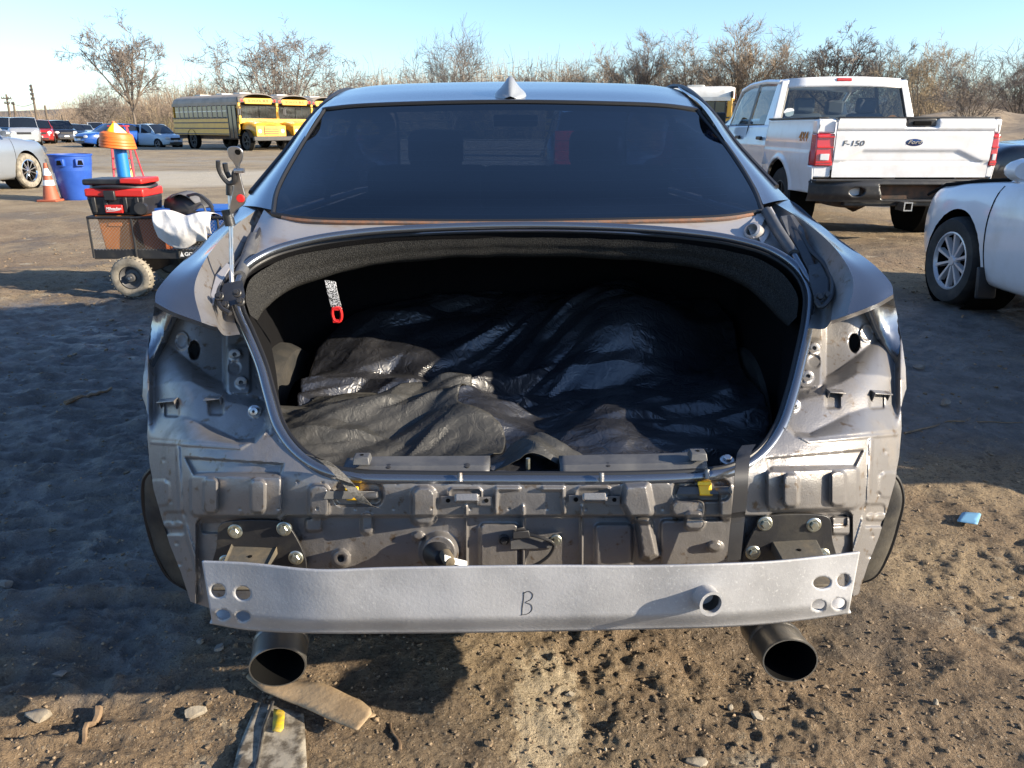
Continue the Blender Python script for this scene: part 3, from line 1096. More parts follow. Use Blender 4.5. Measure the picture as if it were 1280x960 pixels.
for sgn in (-1, 1):
    tr = (lambda rows: rows) if sgn < 0 else (lambda rows: [[mir(p) for p in r] for r in rows])
    MB().grid(surf(tr([pil_in, pil_mid, pil_out]), 40, 10)).build('rear_pillar', 'gunmetal_gloss', CAR, smooth=70)
    q = MB().grid(surf(tr(fen), 50, 16)).build('quarter_panel', 'gunmetal_gloss', CAR, smooth=70)
    MB().grid(surf(tr(flange_r), 50, 10)).build('gutter_flange', 'gunmetal', q, smooth=70)
    MB().grid(surf(tr(gut), 50, 12)).build('gutter', 'gunmetal', q, smooth=70)
    # lip under the quarter end
    e0 = [tr([[p]])[0][0] for p in ((194, 378, 1.61), (214, 389, 1.575), (252, 403, 1.550), (272, 409, 1.565))]
    MB().grid([[W(*p) for p in cr(e0, 16)], [W(p[0], p[1] + 5, p[2] + 0.05) for p in cr(e0, 16)]]).build('quarter_lip', 'gunmetal', q)
    # body side in metres
    x = lambda p: W(*p)
    so = [x(tr([[p]])[0][0]) for p in side_out[4:]]
    sx = sgn
    rear_edge = [so[-1]] + [FP(*(p if sgn < 0 else mirP(p))) for p in outerL[1:]]
    re_ = cr(rear_edge, 22)
    rows = [[tuple(p) for p in re_]]
    zs = re_[:, 2]
    for yy, wx in ((1.78, 0.885), (2.05, 0.902), (2.30, 0.908), (2.6, 0.912), (3.2, 0.912), (4.0, 0.905), (4.8, 0.89), (5.4, 0.86), (5.75, 0.78), (5.92, 0.60)):
        row = []
        ztop = np.interp(yy, [1.6, 2.3, 3.0, 5.0, 5.5, 5.92], [0.93, 1.0, 0.96, 0.92, 0.85, 0.72])
        zb = np.interp(yy, [1.6, 1.9, 2.5, 5.9], [0.30, 0.26, 0.22, 0.22])
        if yy <= 2.31:
            q_ = sorted(so, key=lambda p: p[1])
            ztop = float(np.interp(yy, [p[1] for p in q_], [p[2] for p in q_])) - 0.002
        for k in range(22):
            f = k / 21
            z = ztop + (zb - ztop) * f
            bul = math.sin(min(1, f * 1.25 + 0.12) * math.pi * 0.62)
            xo_ = sx * (wx - 0.10 * (1 - bul) ** 1.0 - 0.05 * max(0, f - 0.75) / 0.25) + 0.02
            if yy <= 2.31:
                q_ = sorted(so, key=lambda p: p[1])
                xi = float(np.interp(yy, [p[1] for p in q_], [p[0] for p in q_]))
                xo_ = xi + (xo_ - xi) * float(sstep(0.0, 0.30, f))
            row.append((xo_, yy, z))
        rows.append(row)
    gsid = np.array(rows)
    gg_ = np.stack([cr(gsid[:, j, :], 120) for j in range(22)], 1)
    gg2 = np.stack([cr(gg_[i], 44) for i in range(120)], 0)
    keep = []
    m_ = MB()
    nn, mm_ = gg2.shape[:2]
    idx = lambda i, j: i * mm_ + j
    P3 = gg2.reshape(-1, 3).copy()
    fs = []
    for i in range(nn - 1):
        for j in range(mm_ - 1):
            c3 = (gg2[i, j] + gg2[i + 1, j + 1]) / 2
            if min(math.hypot(c3[1] - 2.18, c3[2] - 0.34), math.hypot(c3[1] - 5.0, c3[2] - 0.34)) > 0.38:
                fs.append((idx(i, j), idx(i, j + 1), idx(i + 1, j + 1), idx(i + 1, j)))
    m_.add([tuple(p) for p in P3], fs)
    bs = m_.build('body_side', 'gunmetal_gloss', CAR, smooth=60)
    # wheel housings
    for yc in (2.18, 5.0):
        prof = [(0.385, -0.175), (0.385, 0.0), (0.40, 0.012)]
        MB().lathe(prof, 28, Matrix.Translation((0.02 + sx * 0.895, yc, 0.34)) @ Matrix.Rotation(R(90) * sx, 4, 'Y'), a0=R(0), a1=R(360)).build('wheel_housing', 'liner_plastic', CAR)
    # shoulder to roof: side windows and the pillars between them
    rail = [W(*tr([[p]])[0][0]) for p in pil_out[::-1]] + [(0.0 + sx * 0.635, 3.85, 1.385), (sx * 0.62, 4.35, 1.34), (sx * 0.70, 4.95, 1.02)]
    belt = [(0.02 + sx * 0.81, 2.28, 1.03), (0.02 + sx * 0.85, 2.42, 1.01), (0.02 + sx * 0.86, 2.62, 0.985), (0.02 + sx * 0.865, 2.9, 0.97), (0.02 + sx * 0.865, 3.3, 0.96),
            (0.02 + sx * 0.86, 3.8, 0.955), (0.02 + sx * 0.85, 4.35, 0.945), (0.02 + sx * 0.80, 4.95, 0.93)]
    rr_, bb_ = cr(rail, 80), cr(belt, 80)

    def band(i0, i1, a, b_, nm, mt, off=0.0, par=CAR):
        P_ = []
        for i in range(i0, i1 + 1):
            P_.append([tuple(np.array(rr_[i]) * (1 - t) + np.array(bb_[i]) * t + np.array((sx * off, 0, 0))) for t in np.linspace(a, b_, 5)])
        MB().grid(P_).build(nm, mt, par)
    band(0, 22, 0, 1, 'side_pillar', 'gunmetal_gloss')
    band(22, 43, 0.06, 0.95, 'side_window', 'tinted_glass')
    band(43, 46, 0, 1, 'side_pillar', 'black_plastic')
    band(46, 72, 0.06, 0.95, 'side_window', 'tinted_glass')
    band(72, 79, 0, 1, 'side_pillar', 'gunmetal_gloss')
    MB().tube([tuple(p) for p in rr_[5:]], 0.009, 6).build('roof_rail', 'black_plastic', CAR)
    MB().tube([tuple(p) for p in bb_], 0.014, 6).build('belt_moulding', 'black_plastic', CAR)
    # door mirror
    MB().lathe([(0.0, -0.06), (0.07, -0.05), (0.09, 0), (0.07, 0.05), (0, 0.06)], 14, Matrix.Translation((0.02 + sx * 0.98, 4.45, 1.0)) @ Matrix.Rotation(R(90), 4, 'X'), sx=1.2, sy=0.8).build('door_mirror', 'gunmetal_gloss', CAR)

# bonnet, windscreen, nose, floor pan, cabin
def box_rows(ys, half, zc, crown):
    return [[(0.02 + h_ * t, y_, z_ + cr_ * (1 - t * t)) for t in (-1, -0.6, 0, 0.6, 1)] for y_, h_, z_, cr_ in zip(ys, half, zc, crown)]


MB().grid(surf(box_rows((4.9, 5.2, 5.6, 5.9), (0.82, 0.82, 0.76, 0.58), (0.93, 0.90, 0.82, 0.70), (0.05, 0.05, 0.05, 0.03)), 17, 14, True)).build('bonnet', 'gunmetal_gloss', CAR)
MB().grid(surf([[(0.02 + 0.60 * t, 5.92 + 0.06 * (1 - t * t), z_) for t in (-1, -0.5, 0, 0.5, 1)] for z_ in (0.70, 0.5, 0.22)], 17, 8, True)).build('front_fascia', 'gunmetal_gloss', CAR)
MB().grid(surf([[(0.61 * t, 4.34 + 0.03 * (1 - t * t), 1.345 + 0.03 * (1 - t * t)) for t in (-1, -0.5, 0, 0.5, 1)], [(0.02 + 0.78 * t, 4.98 + 0.06 * (1 - t * t), 0.95 + 0.02 * (1 - t * t)) for t in (-1, -0.5, 0, 0.5, 1)]], 17, 10, True)).build('windscreen', 'clear_glass', CAR)
MB().grid(surf(box_rows((1.36, 1.7, 2.6, 5.7), (0.62, 0.66, 0.70, 0.70), (0.40, 0.34, 0.27, 0.24), (0, 0, 0, 0)), 9, 10, True)).build('floor_pan', 'black_metal', CAR)
MB().box((0.02, 2.72, 0.78), (1.3, 0.10, 0.46)).box((0.02, 2.30, 0.965), (1.26, 0.55, 0.03)).build('rear_seat_and_shelf', 'carpet_black', CAR, bevel=0.03)
for xx in (-0.36, 0.02, 0.40):
    MB().box((xx, 2.68, 1.08), (0.25, 0.09, 0.15), (R(12), 0, 0)).build('headrest', 'carpet_black', CAR, bevel=0.03)
for xx in (-0.36, 0.40):
    MB().box((xx, 3.72, 0.80), (0.50, 0.16, 0.62), (R(-12), 0, 0)).box((xx, 3.8, 1.18), (0.26, 0.10, 0.17), (R(-8), 0, 0)).build('front_seat', 'black_plastic', CAR, bevel=0.04)
MB().box((0.02, 4.75, 0.86), (1.4, 0.36, 0.22)).build('dashboard', 'black_plastic', CAR, bevel=0.04)
MB().lathe([(0.17, -0.012), (0.185, 0), (0.17, 0.012), (0.155, 0), (0.17, -0.012)], 24, aim((-0.36, 4.42, 0.93), (0, -1, 0.5))).build('steering_wheel', 'black_plastic', CAR)
MB().box((0.02, 4.42, 1.31), (0.24, 0.02, 0.06)).build('rear_view_mirror', 'black_plastic', CAR, bevel=0.008)


def wheel(parent, c, r, w, side, tyre='rubber', rim='steel', spokes=10, name='wheel', dark='soot', rimr=0.66):
    """wheel whose outer face looks along side (+1: +X, -1: -X)"""
    T = Matrix.Translation(c) @ Matrix.Rotation(R(90) * side, 4, 'Y')
    hub = MB().lathe([(r * rimr * 0.98, -w * 0.4), (r * rimr * 0.98, w * 0.30), (r * rimr * 0.94, w * 0.40), (r * rimr * 0.88, w * 0.32), (r * rimr * 0.84, w * 0.1), (0.0, w * 0.08)], 32, T)
    o = hub.build(name, dark, parent)
    MB().lathe([(r * rimr, -w / 2), (r * 0.93, -w / 2), (r * 0.985, -w * 0.36), (r, -w * 0.2), (r, w * 0.2), (r * 0.985, w * 0.36), (r * 0.93, w / 2), (r * 0.8, w * 0.52), (r * rimr, w * 0.46)], 36, T).build('tyre', tyre, o)
    rm = MB().lathe([(r * rimr, w * 0.46), (r * rimr * 0.95, w * 0.47), (r * rimr * 0.90, w * 0.36)], 36, T)
    rm.lathe([(0.0, w * 0.40), (r * 0.10, w * 0.40), (r * 0.14, w * 0.34), (r * 0.15, w * 0.2)], 20, T)
    for k in range(spokes):
        a = 2 * math.pi * k / spokes
        Tk = T @ Matrix.Rotation(a, 4, 'Z')
        s0, s1 = r * 0.11, r * rimr * 0.96
        hw0, hw1 = r * 0.035 * 10 / max(spokes, 8), r * 0.062 * 10 / max(spokes, 8)
        pts = [(s0, -hw0, w * 0.22), (s1, -hw1, w * 0.26), (s1, hw1, w * 0.26), (s0, hw0, w * 0.22), (s0, -hw0 * 0.6, w * 0.37), (s1, -hw1 * 0.6, w * 0.42), (s1, hw1 * 0.6, w * 0.42), (s0, hw0 * 0.6, w * 0.37)]
        pts = [tuple(Tk @ Vector(p)) for p in pts]
        rm.hexa(pts[:4], pts[4:])
    rm.build('rim', rim, o)
    return o


for sx in (-1, 1):
    for yc in (2.18, 5.0):
        wheel(CAR, (0.02 + sx * 0.785, yc, 0.335), 0.335, 0.235, sx)

# ================================================================== FITTINGS ON THE REAR OF THE SEDAN
# ---- bumper beam
bt_u = [250, 300, 400, 480, 560, 680, 820, 880, 969, 1020, 1078]
bt_v = [701, 703, 712, 709.5, 708, 706.5, 706.5, 705, 701, 696, 689]
bb_v = [776, 785, 790.5, 790.5, 790, 788, 785, 783.5, 778, 772, 763]
bY = [1.165, 1.145, 1.105, 1.097, 1.092, 1.09, 1.09, 1.092, 1.115, 1.135, 1.16]


def beam_Y(u):
    return herm(bt_u, bY, np.asarray(u, float))


def beam_fn(U, V):
    Y = beam_Y(U)
    t = (V - herm(bt_u, bt_v, U)) / (herm(bt_u, bb_v, U) - herm(bt_u, bt_v, U))
    Y = Y + 0.028 * sstep(0.76, 1.0, t) + 0.0024 * pn(U * 0.013, V * 0.02)
    return Wn(U, V, Y)


def beam_uv(U, Tt):
    """across-and-down place on the beam face -> photo position"""
    f = Tt / 80.0
    Uu = U + f * ((U - 253) / (1074 - 253) * (1060 - 1074) + (1 - (U - 253) / (1074 - 253)) * (266 - 253))
    return Uu, herm(bt_u, bt_v, Uu) * (1 - f) + herm(bt_u, bb_v, Uu) * f


def beam_st(u, v):
    t = (v - float(herm(bt_u, bt_v, np.array([u]))[0])) / float(herm(bt_u, bb_v, np.array([u]))[0] - herm(bt_u, bt_v, np.array([u]))[0])
    k = (u - 253) / (1074 - 253)
    return u - t * (k * -14 + (1 - k) * 13), t * 80


holes = [circ(273, 738, 9.5, 9, 26), circ(304, 741, 10, 9, 26), circ(279, 768, 9.5, 7, 26), circ(304, 770, 9.5, 7, 26),
         circ(1027, 728, 11.5, 8, 26), circ(1054, 725, 8.5, 8.5, 26), circ(1023, 756, 9, 7, 26), circ(1048, 754, 9, 7.5, 26)]
holes = [[beam_st(u, v) for u, v in h] for h in holes]
us_, ts_ = np.linspace(253, 1074, 380), np.linspace(0, 80, 38)
vs_, fs_ = masked_grid(us_, ts_, [(253, 0), (1074, 0), (1074, 80), (253, 80)], holes, lambda U, V: beam_fn(*beam_uv(U, V)))
BEAM = MB().add(vs_, fs_).build('bumper_beam', 'aluminium', CAR, smooth=60, solid=0.004, off=0)
BEAM['label'] = 'bare aluminium bumper beam with round holes, a tow socket and a handwritten letter B'
for nm, edge, dz in (('beam_lower_flange', bb_v, 0.0),):
    rowA, rowB = [], []
    for u in np.linspace(262, 1064, 60):
        v = float(herm(bt_u, edge, np.array([u]))[0])
        yb = float(beam_Y(u)) + (0.012 if edge is bt_v else 0.028)
        p = Vector(W(u, v, yb))
        rowA.append(tuple(p))
        rowB.append(tuple(p + Vector((0, 0.055, 0.004 if edge is bt_v else 0.01))))
    MB().grid([rowA, rowB]).build(nm, 'aluminium', BEAM, solid=0.003)
# backing web of the beam: an inner wall seen through the holes
rowA, rowB = [], []
for u in np.linspace(330, 1000, 40):
    a_ = Vector(W(u, float(herm(bt_u, bt_v, np.array([u]))[0]), float(beam_Y(u))))
    rowA.append((a_.x, a_.y + 0.062, a_.z - 0.055))
    rowB.append((a_.x, a_.y + 0.062, a_.z - 0.118))
MB().grid([rowA, rowB]).build('beam_back_wall', 'aluminium', BEAM, solid=0.003)


def BP(u, v, off=0.0):
    X, Y, Z = beam_fn(np.array([float(u)]), np.array([float(v)]))
    return (float(X[0]), float(Y[0]) - off, float(Z[0]))


def pen(pts, r=0.0011, off=0.0021):
    return [BP(u, v, off) for u, v in cr(pts, 30)]


ltr = MB()
ltr.tube(pen([(655, 739), (654.5, 748), (653, 758), (652.5, 768)]), 0.0007, 5)
ltr.tube(pen([(654, 741), (661, 738), (666, 742), (664, 748), (657, 752), (664, 755), (665, 761), (660, 766), (651, 768)]), 0.0007, 5)
ltr.build('handwritten_letter', 'ink_black', BEAM)
c_ = BP(880, 744, 0.0)
T = aim(c_, (0.20, -1, 0.10))
MB().lathe([(0.022, -0.01), (0.020, 0.024), (0.0215, 0.030), (0.0165, 0.030), (0.0155, -0.03), (0, -0.03)], 28, T).build('tow_socket', 'aluminium', BEAM)
MB().lathe([(0.0152, 0.022), (0.0152, -0.028), (0, -0.028)], 24, T).build('tow_socket_bore', 'black_metal', BEAM)


def bolt(parent, p, r, d=(0, -1, 0.05), mat='zinc_bolt', name='bolt', hole=False):
    T = aim(p, d)
    m = MB().lathe([(r * 1.7, -0.004), (r * 1.7, 0.001), (r * 1.45, 0.0025), (r, 0.0025)], 20, T)
    m.lathe([(r * 1.02, 0.0025), (r * 1.0, 0.007), (r * 0.85, 0.0085), (0.0 if not hole else r * 0.5, 0.0085)] + ([] if not hole else [(r * 0.45, 0.0)]), 6 if not hole else 18, T)
    return m.build(name, mat, parent, smooth=30)


# ---- bolt bosses in the tail lamp pockets, hooks
for side in (0, 1):
    mp_ = (lambda p: p) if side == 0 else mirP
    for u, v in ((294, 443), (302, 478)):
        T = aim(FP(*mp_((u, v)), 0.001), (0, -1, 0.25))
        MB().lathe([(0.0135, -0.003), (0.013, 0.003), (0.0105, 0.0045), (0.005, 0.0045), (0.0042, -0.001)], 22, T).build('lamp_nut', 'gunmetal', PANEL)
    T = aim(FP(*mp_((319, 514)), 0.001), (0.0, -1, 0.3))
    MB().lathe([(0.0135, -0.004), (0.0130, 0.004), (0.010, 0.006), (0.008, 0.010), (0.003, 0.011), (0.002, 0.006)], 22, T).build('lamp_nut', 'steel', PANEL)
    for (u, v, w) in ((212, 500, 22), (269, 497, 20)):
        a = Vector(FP(*mp_((u - w / 2, v)), 0.0))
        b = Vector(FP(*mp_((u + w / 2, v - 2)), 0.0))
        up, out = Vector((0, 0, 1)), Vector((0, -1, 0))
        m = MB()
        m.hexa([a, b, b + out * 0.024, a + out * 0.024], [p + up * 0.003 for p in (a, b, b + out * 0.024, a + out * 0.024)])
        cc = (a + b) / 2
        d_ = (b - a)
        for f in (0.08, 0.92):
            q = a + d_ * f
            m.hexa([q - up * 0.028, q + d_.normalized() * 0.003 - up * 0.028, q + d_.normalized() * 0.003 + out * 0.008 - up * 0.028, q + out * 0.008 - up * 0.028],
                   [q, q + d_.normalized() * 0.003, q + d_.normalized() * 0.003 + out * 0.020, q + out * 0.020])
        m.build('lamp_hook', 'gunmetal', PANEL, bevel=0.0012, smooth=30)

# ---- mounting brackets of the beam
for side in (0, 1):
    mp_ = (lambda p: (p[0], p[1])) if side == 0 else mirP
    base = [(275, 655), (282, 651), (352, 650), (360, 654), (378, 684), (384, 706), (380, 716), (268, 716), (272, 680)]
    base = [mp_(p) for p in base]
    Yp = float(fascia_Y(np.array([mp_((300, 700))[0]]), np.array([mp_((300, 700))[1]]))[0])
    Yq = float(fascia_Y(np.array([mp_((370, 700))[0]]), np.array([mp_((370, 700))[1]]))[0])

    def plate_Y(u):
        ua, ub = mp_((300, 0))[0], mp_((370, 0))[0]
        return Yp + (Yq - Yp) * (u - ua) / (ub - ua) - 0.014
    outl = ring([(p[0], p[1]) for p in base], 60)
    BR = MB().prism([W(p[0], p[1], plate_Y(p[0])) for p in outl], (0, -0.006, 0)).build('beam_bracket', 'black_metal', CAR, bevel=0.001)
    ub = [mp_(p) for p in ((290, 682), (346, 680), (350, 712), (286, 713))]
    dep = 0.16
    lo4 = []
    P0 = [Vector(W(u, v, plate_Y(u) - 0.006)) for u, v in ub]
    # crash box: a rectangular tube from the plate back to the beam
    zt, zb = P0[0].z, 0.505
    x0, x1 = sorted((P0[0].x, P0[1].x))
    yb_ = 1.178
    ins = 0.006
    m = MB().hexa([(x0, P0[0].y, zb), (x1, P0[0].y, zb), (x1 - ins, yb_, zb), (x0 + ins, yb_, zb)], [(x0, P0[0].y, zt), (x1, P0[0].y, zt), (x1 - ins, yb_, zt - 0.018), (x0 + ins, yb_, zt - 0.018)])
    BX = m.build('crash_box', 'dusty_box_metal', BR, bevel=0.005)
    for fx, fy in ((0.5, 0.25), (0.55, 0.7)):
        T = Matrix.Translation((x0 + (x1 - x0) * fx, P0[0].y + (yb_ - P0[0].y) * fy, zt - 0.018 * fy + 0.0012)) @ Matrix.Rotation(R(-8), 4, 'X')
        MB().lathe([(0.0, 0.0), (0.004, 0.0), (0.0042, -0.004)], 12, T).build('hole', 'soot', BX)
    for p in ((294, 664), (355, 661), (370, 697), (283, 702)):
        q = mp_(p)
        bolt(BR, W(q[0], q[1], plate_Y(q[0]) - 0.007), 0.0085, (0, -1, 0.1))

# ---- sill trim above the panel, with catch brackets
def sillY(u, v):
    return open_Y(u, v)


sl = [(428, 581), (470, 579), (540, 578.5), (612, 578)]
sr = [(700, 578), (760, 576.5), (820, 575.5), (884, 573)]
for seg_ in (sl, sr):
    A_ = cr(seg_, 24)
    m = MB()
    P_ = []
    for (u, v) in A_:
        a = Vector(W(u, v + 9, 1.292))
        P_.append([tuple(a + Vector((0, -0.006, -0.004))), tuple(a), tuple(a + Vector((0, 0.006, 0.006))), tuple(a + Vector((0, 0.045, 0.008))), tuple(a + Vector((0, 0.055, -0.03)))])
    m.grid(P_)
    m.build('sill_trim', 'grey_plastic', CAR, solid=0.002)
for (u, v) in ((451, 576), (874, 571)):
    a = Vector(W(u, v + 6, 1.285))
    m = MB().hexa([a + Vector(q) for q in ((-0.016, 0.0, 0), (0.016, 0.0, 0), (0.016, 0.032, 0), (-0.016, 0.032, 0))],
                  [a + Vector(q) for q in ((-0.014, 0.005, 0.014), (0.014, 0.005, 0.014), (0.014, 0.028, 0.014), (-0.014, 0.028, 0.014))])
    o = m.build('catch_bracket', 'grey_plastic', CAR, bevel=0.002)
    MB().lathe([(0, 0), (0.0035, 0), (0.0036, -0.003)], 12, Matrix.Translation(a + Vector((0, 0.016, 0.0148)))).build('hole', 'soot', o)
for (u, v) in ((486, 580), (563, 581), (584, 579), (760, 578)):
    T = aim(W(u, v + 4, 1.30), (0, -0.3, 1))
    MB().lathe([(0.0065, 0), (0.006, 0.003), (0.002, 0.004), (0, 0.004)], 14, T).build('trim_clip', 'black_plastic', CAR)
bolt(CAR, W(909, 575, 1.33), 0.008, (0, -0.3, 1), 'steel', 'striker_bolt')
# striker post in the notch
MB().tube([W(660, 586, 1.31), W(660, 573, 1.31)], 0.004, 8).build('striker', 'zinc_bolt', CAR)
for u in (575, 752, 884):                                              # dimples in the flange
    v = 594 if u < 800 else 590
    MB().tube([FP(u, v - 3, 0.012), FP(u, v + 8, 0.010)], 0.0045, 8).build('flange_dimple', 'gunmetal', PANEL)

# ---- pressed hooks on the panel
for (u0, u1, v) in ((551, 615, 623), (711, 775, 622)):
    m = MB()
    for ua, ub_, o0, o1, va, vb in ((u0, u0 + 20, 0.004, 0.007, v - 3, v + 7), (u0 + 19, u0 + 46, 0.018, 0.021, v - 6, v + 3), (u0 + 45, u1, 0.004, 0.007, v - 2, v + 9)):
        m.hexa([FP(ua, vb, o0), FP(ub_, vb, o0), FP(ub_, vb, o1), FP(ua, vb, o1)], [FP(ua, va, o0), FP(ub_, va, o0), FP(ub_, va, o1), FP(ua, va, o1)])
    m.hexa([FP(u0 + 17, v + 4, 0.004), FP(u0 + 20, v + 4, 0.004), FP(u0 + 20, v + 4, 0.02), FP(u0 + 17, v + 4, 0.02)], [FP(u0 + 17, v - 5, 0.004), FP(u0 + 20, v - 5, 0.004), FP(u0 + 20, v - 5, 0.02), FP(u0 + 17, v - 5, 0.02)])
    m.hexa([FP(u0 + 45, v + 4, 0.004), FP(u0 + 48, v + 4, 0.004), FP(u0 + 48, v + 4, 0.02), FP(u0 + 45, v + 4, 0.02)], [FP(u0 + 45, v - 5, 0.004), FP(u0 + 48, v - 5, 0.004), FP(u0 + 48, v - 5, 0.02), FP(u0 + 45, v - 5, 0.02)])
    m.hexa([FP(u0 + 19, v + 4, 0.017), FP(u0 + 46, v + 4, 0.017), FP(u0 + 46, v + 6, 0.004), FP(u0 + 19, v + 6, 0.004)], [FP(u0 + 19, v + 2, 0.017), FP(u0 + 46, v + 2, 0.017), FP(u0 + 46, v + 3, 0.004), FP(u0 + 19, v + 3, 0.004)])
    o = m.build('panel_hook', 'gunmetal', PANEL, bevel=0.0008, smooth=30)
    for uu_ in (u0 + 9, u0 + 57):
        MB().lathe([(0.0, 0.0), (0.004, 0.0), (0.0042, -0.003)], 14, aim(FP(uu_, v + 3, 0.0085), (0, -1, 0))).build('hole', 'soot', o)

# ---- yellow clips and their holders
for (u, v) in ((436, 617), (877, 611)):
    m = MB()
    m.hexa([FP(u - 32, v + 7, -0.002), FP(u + 36, v + 7, -0.002), FP(u + 36, v + 7, 0.006), FP(u - 32, v + 7, 0.006)], [FP(u - 28, v - 3, -0.002), FP(u + 34, v - 3, -0.002), FP(u + 34, v - 3, 0.006), FP(u - 28, v - 3, 0.006)])
    m.tube([FP(u + 14, v + 3, 0.012), FP(u + 36, v + 2, 0.012)], 0.007, 10)
    hd = m.build('clip_holder', 'grey_plastic', PANEL, bevel=0.001)
    m = MB()
    m.hexa([FP(u - 3, v + 9, 0.004), FP(u + 14, v + 9, 0.004), FP(u + 14, v + 8, 0.026), FP(u - 2, v + 8, 0.026)], [FP(u - 5, v - 8, 0.004), FP(u + 12, v - 9, 0.004), FP(u + 12, v - 5, 0.022), FP(u - 4, v - 5, 0.022)])
    m.hexa([FP(u - 5, v - 4, 0.022), FP(u + 12, v - 4, 0.022), FP(u + 12, v - 4, 0.028), FP(u - 5, v - 4, 0.028)], [FP(u - 5, v - 9, 0.018), FP(u + 12, v - 9, 0.018), FP(u + 12, v - 9, 0.025), FP(u - 5, v - 9, 0.025)])
    m.build('yellow_clip', 'yellow_plastic', hd, bevel=0.0015)
    MB().lathe([(0.0, 0.0), (0.004, 0.0), (0.0042, -0.003)], 14, aim(FP(u - 18, v + 3, 0.0068), (0, -1, 0))).build('hole', 'soot', hd)

# ---- grommet and number plate wiring, sensor bracket with its cable
m = MB().lathe([(0.031, -0.004), (0.030, 0.004), (0.022, 0.012), (0.019, 0.020), (0.012, 0.030), (0.0, 0.032)], 24, aim(FP(549, 692, -0.004), (0.25, -1, 0.25)))
gm = m.build('wiring_grommet', 'black_plastic', PANEL)
MB().lathe([(0.011, 0), (0.0115, 0.02), (0.009, 0.028), (0, 0.03)], 16, aim(FP(556, 692, 0.024), (0.5, -1, -0.2))).build('grommet_plug', 'dusty_box_metal', gm)
MB().strip([FP(556, 697, 0.05), FP(568, 701, 0.05), FP(584, 705, 0.045)], (0, 0, 0.012), 0.002, (0, -1, 0)).build('plug_tab', 'white_plastic', gm)
m = MB()
m.hexa([FP(638, 687, 0.004), FP(696, 685, 0.004), FP(696, 685, 0.010), FP(638, 687, 0.010)], [FP(638, 673, 0.004), FP(696, 671, 0.004), FP(696, 671, 0.010), FP(638, 673, 0.010)])
sb = m.build('sensor_bracket', 'grey_plastic', PANEL, bevel=0.001)
m = MB()
m.hexa([FP(641, 674, 0.008), FP(663, 672, 0.008), FP(663, 672, 0.03), FP(641, 674, 0.03)], [FP(641, 664, 0.008), FP(661, 662, 0.008), FP(661, 663, 0.03), FP(641, 665, 0.03)])
m.hexa([FP(645, 664, 0.012), FP(657, 663, 0.012), FP(657, 663, 0.026), FP(645, 664, 0.026)], [FP(646, 660, 0.012), FP(656, 659, 0.012), FP(656, 659, 0.026), FP(646, 660, 0.026)])
m.build('sensor_plug', 'black_plastic', sb, bevel=0.0015)
bolt(sb, FP(630, 675, 0.004), 0.006, mat='black_metal')
bolt(sb, FP(695, 675, 0.012), 0.0065, mat='zinc_bolt')
MB().tube([FP(*q[:2], q[2]) for q in cr([(660, 668, 0.02), (676, 672, 0.024), (692, 680, 0.02), (688, 692, 0.018), (675, 703, 0.016), (655, 712, 0.016)], 24)], 0.0032, 8).build('sensor_cable', 'black_plastic', sb)

# ---- loose straps
ps = [(392, 571, 0.0), (402, 574, 0.012), (412, 581, 0.02), (424, 592, 0.024), (436, 606, 0.03), (447, 619, 0.034), (458, 630, 0.03), (466, 632, 0.026)]
P_ = [FP(u, v, o_ + 0.012) if v > 585 else W(u, v, 1.275) for u, v, o_ in cr(ps, 22)]
o = MB().strip(P_, (0.026, 0.0, -0.010), 0.0018, (0, -1, 0.2)).build('loose_webbing_strap', 'webbing', CAR)
o['label'] = 'short grey webbing strap hanging over the boot sill'
ps = [(936, 556, 0.012), (930, 566, 0.03), (927, 590, 0.040), (925, 620, 0.044), (921, 660, 0.05), (917, 700, 0.056)]
P_ = [FP(u, v, o_) for u, v, o_ in cr(ps, 26)]
o = MB().strip(P_, (0.0265, 0.006, 0.0), 0.002, (0, -1, 0)).build('loose_webbing_strap', 'black_plastic', CAR)
o['label'] = 'long black strap hanging straight down over the rear panel'
P_ = [W(u, v, y) for u, v, y in cr([(413, 351, 1.86), (415, 362, 1.85), (418, 374, 1.85), (421, 385, 1.85)], 10)]
o = MB().strip(P_, (0.026, 0, -0.004), 0.0018, (0, -1, 0)).build('release_strap', 'webbing_check', CAR)
MB().tube([W(u, v, 1.845) for u, v in ring([(416, 387), (424, 385), (427, 396), (424, 402), (418, 400)], 24)], 0.0038, 8, close=True).box(W(421, 386, 1.845), (0.022, 0.006, 0.007)).box(W(420, 401, 1.845), (0.014, 0.006, 0.008)).build('release_handle', 'red_plastic', o)

# ---- wheel arch liners hanging out behind the wheels
for side, base in ((-1, [(190, 586), (181, 598), (179, 622), (184, 655), (196, 694), (212, 722), (236, 737)]),
                   (1, [(1108, 588), (1121, 598), (1128, 622), (1122, 655), (1109, 694), (1093, 720), (1074, 728)])):
    rows_ = []
    for dy, f in ((0.0, 0.0), (0.05, 0.01), (0.16, 0.03)):
        rows_.append([tuple(np.array(W(u, v, 1.66 + 0.06 * k / 6)) + np.array((-side * f, dy, 0))) for k, (u, v) in enumerate(base)])
    rin = [tuple(np.array(W(u, v, 1.64 + 0.06 * k / 6)) + np.array((-side * 0.10, -0.005, 0.0))) for k, (u, v) in enumerate(base)]
    g_ = np.array(surf([rin] + rows_, 30, 24, True))
    g_[:, :, 1] += 0.004 * pn(g_[:, :, 2] * 12, g_[:, :, 0] * 8)
    o = MB().grid(g_.tolist()).build('arch_liner', 'liner_plastic', CAR, solid=0.003)
    MB().tube([tuple(p) for p in cr(rows_[0], 30)], 0.006, 6).build('liner_edge', 'seal_rubber', o)

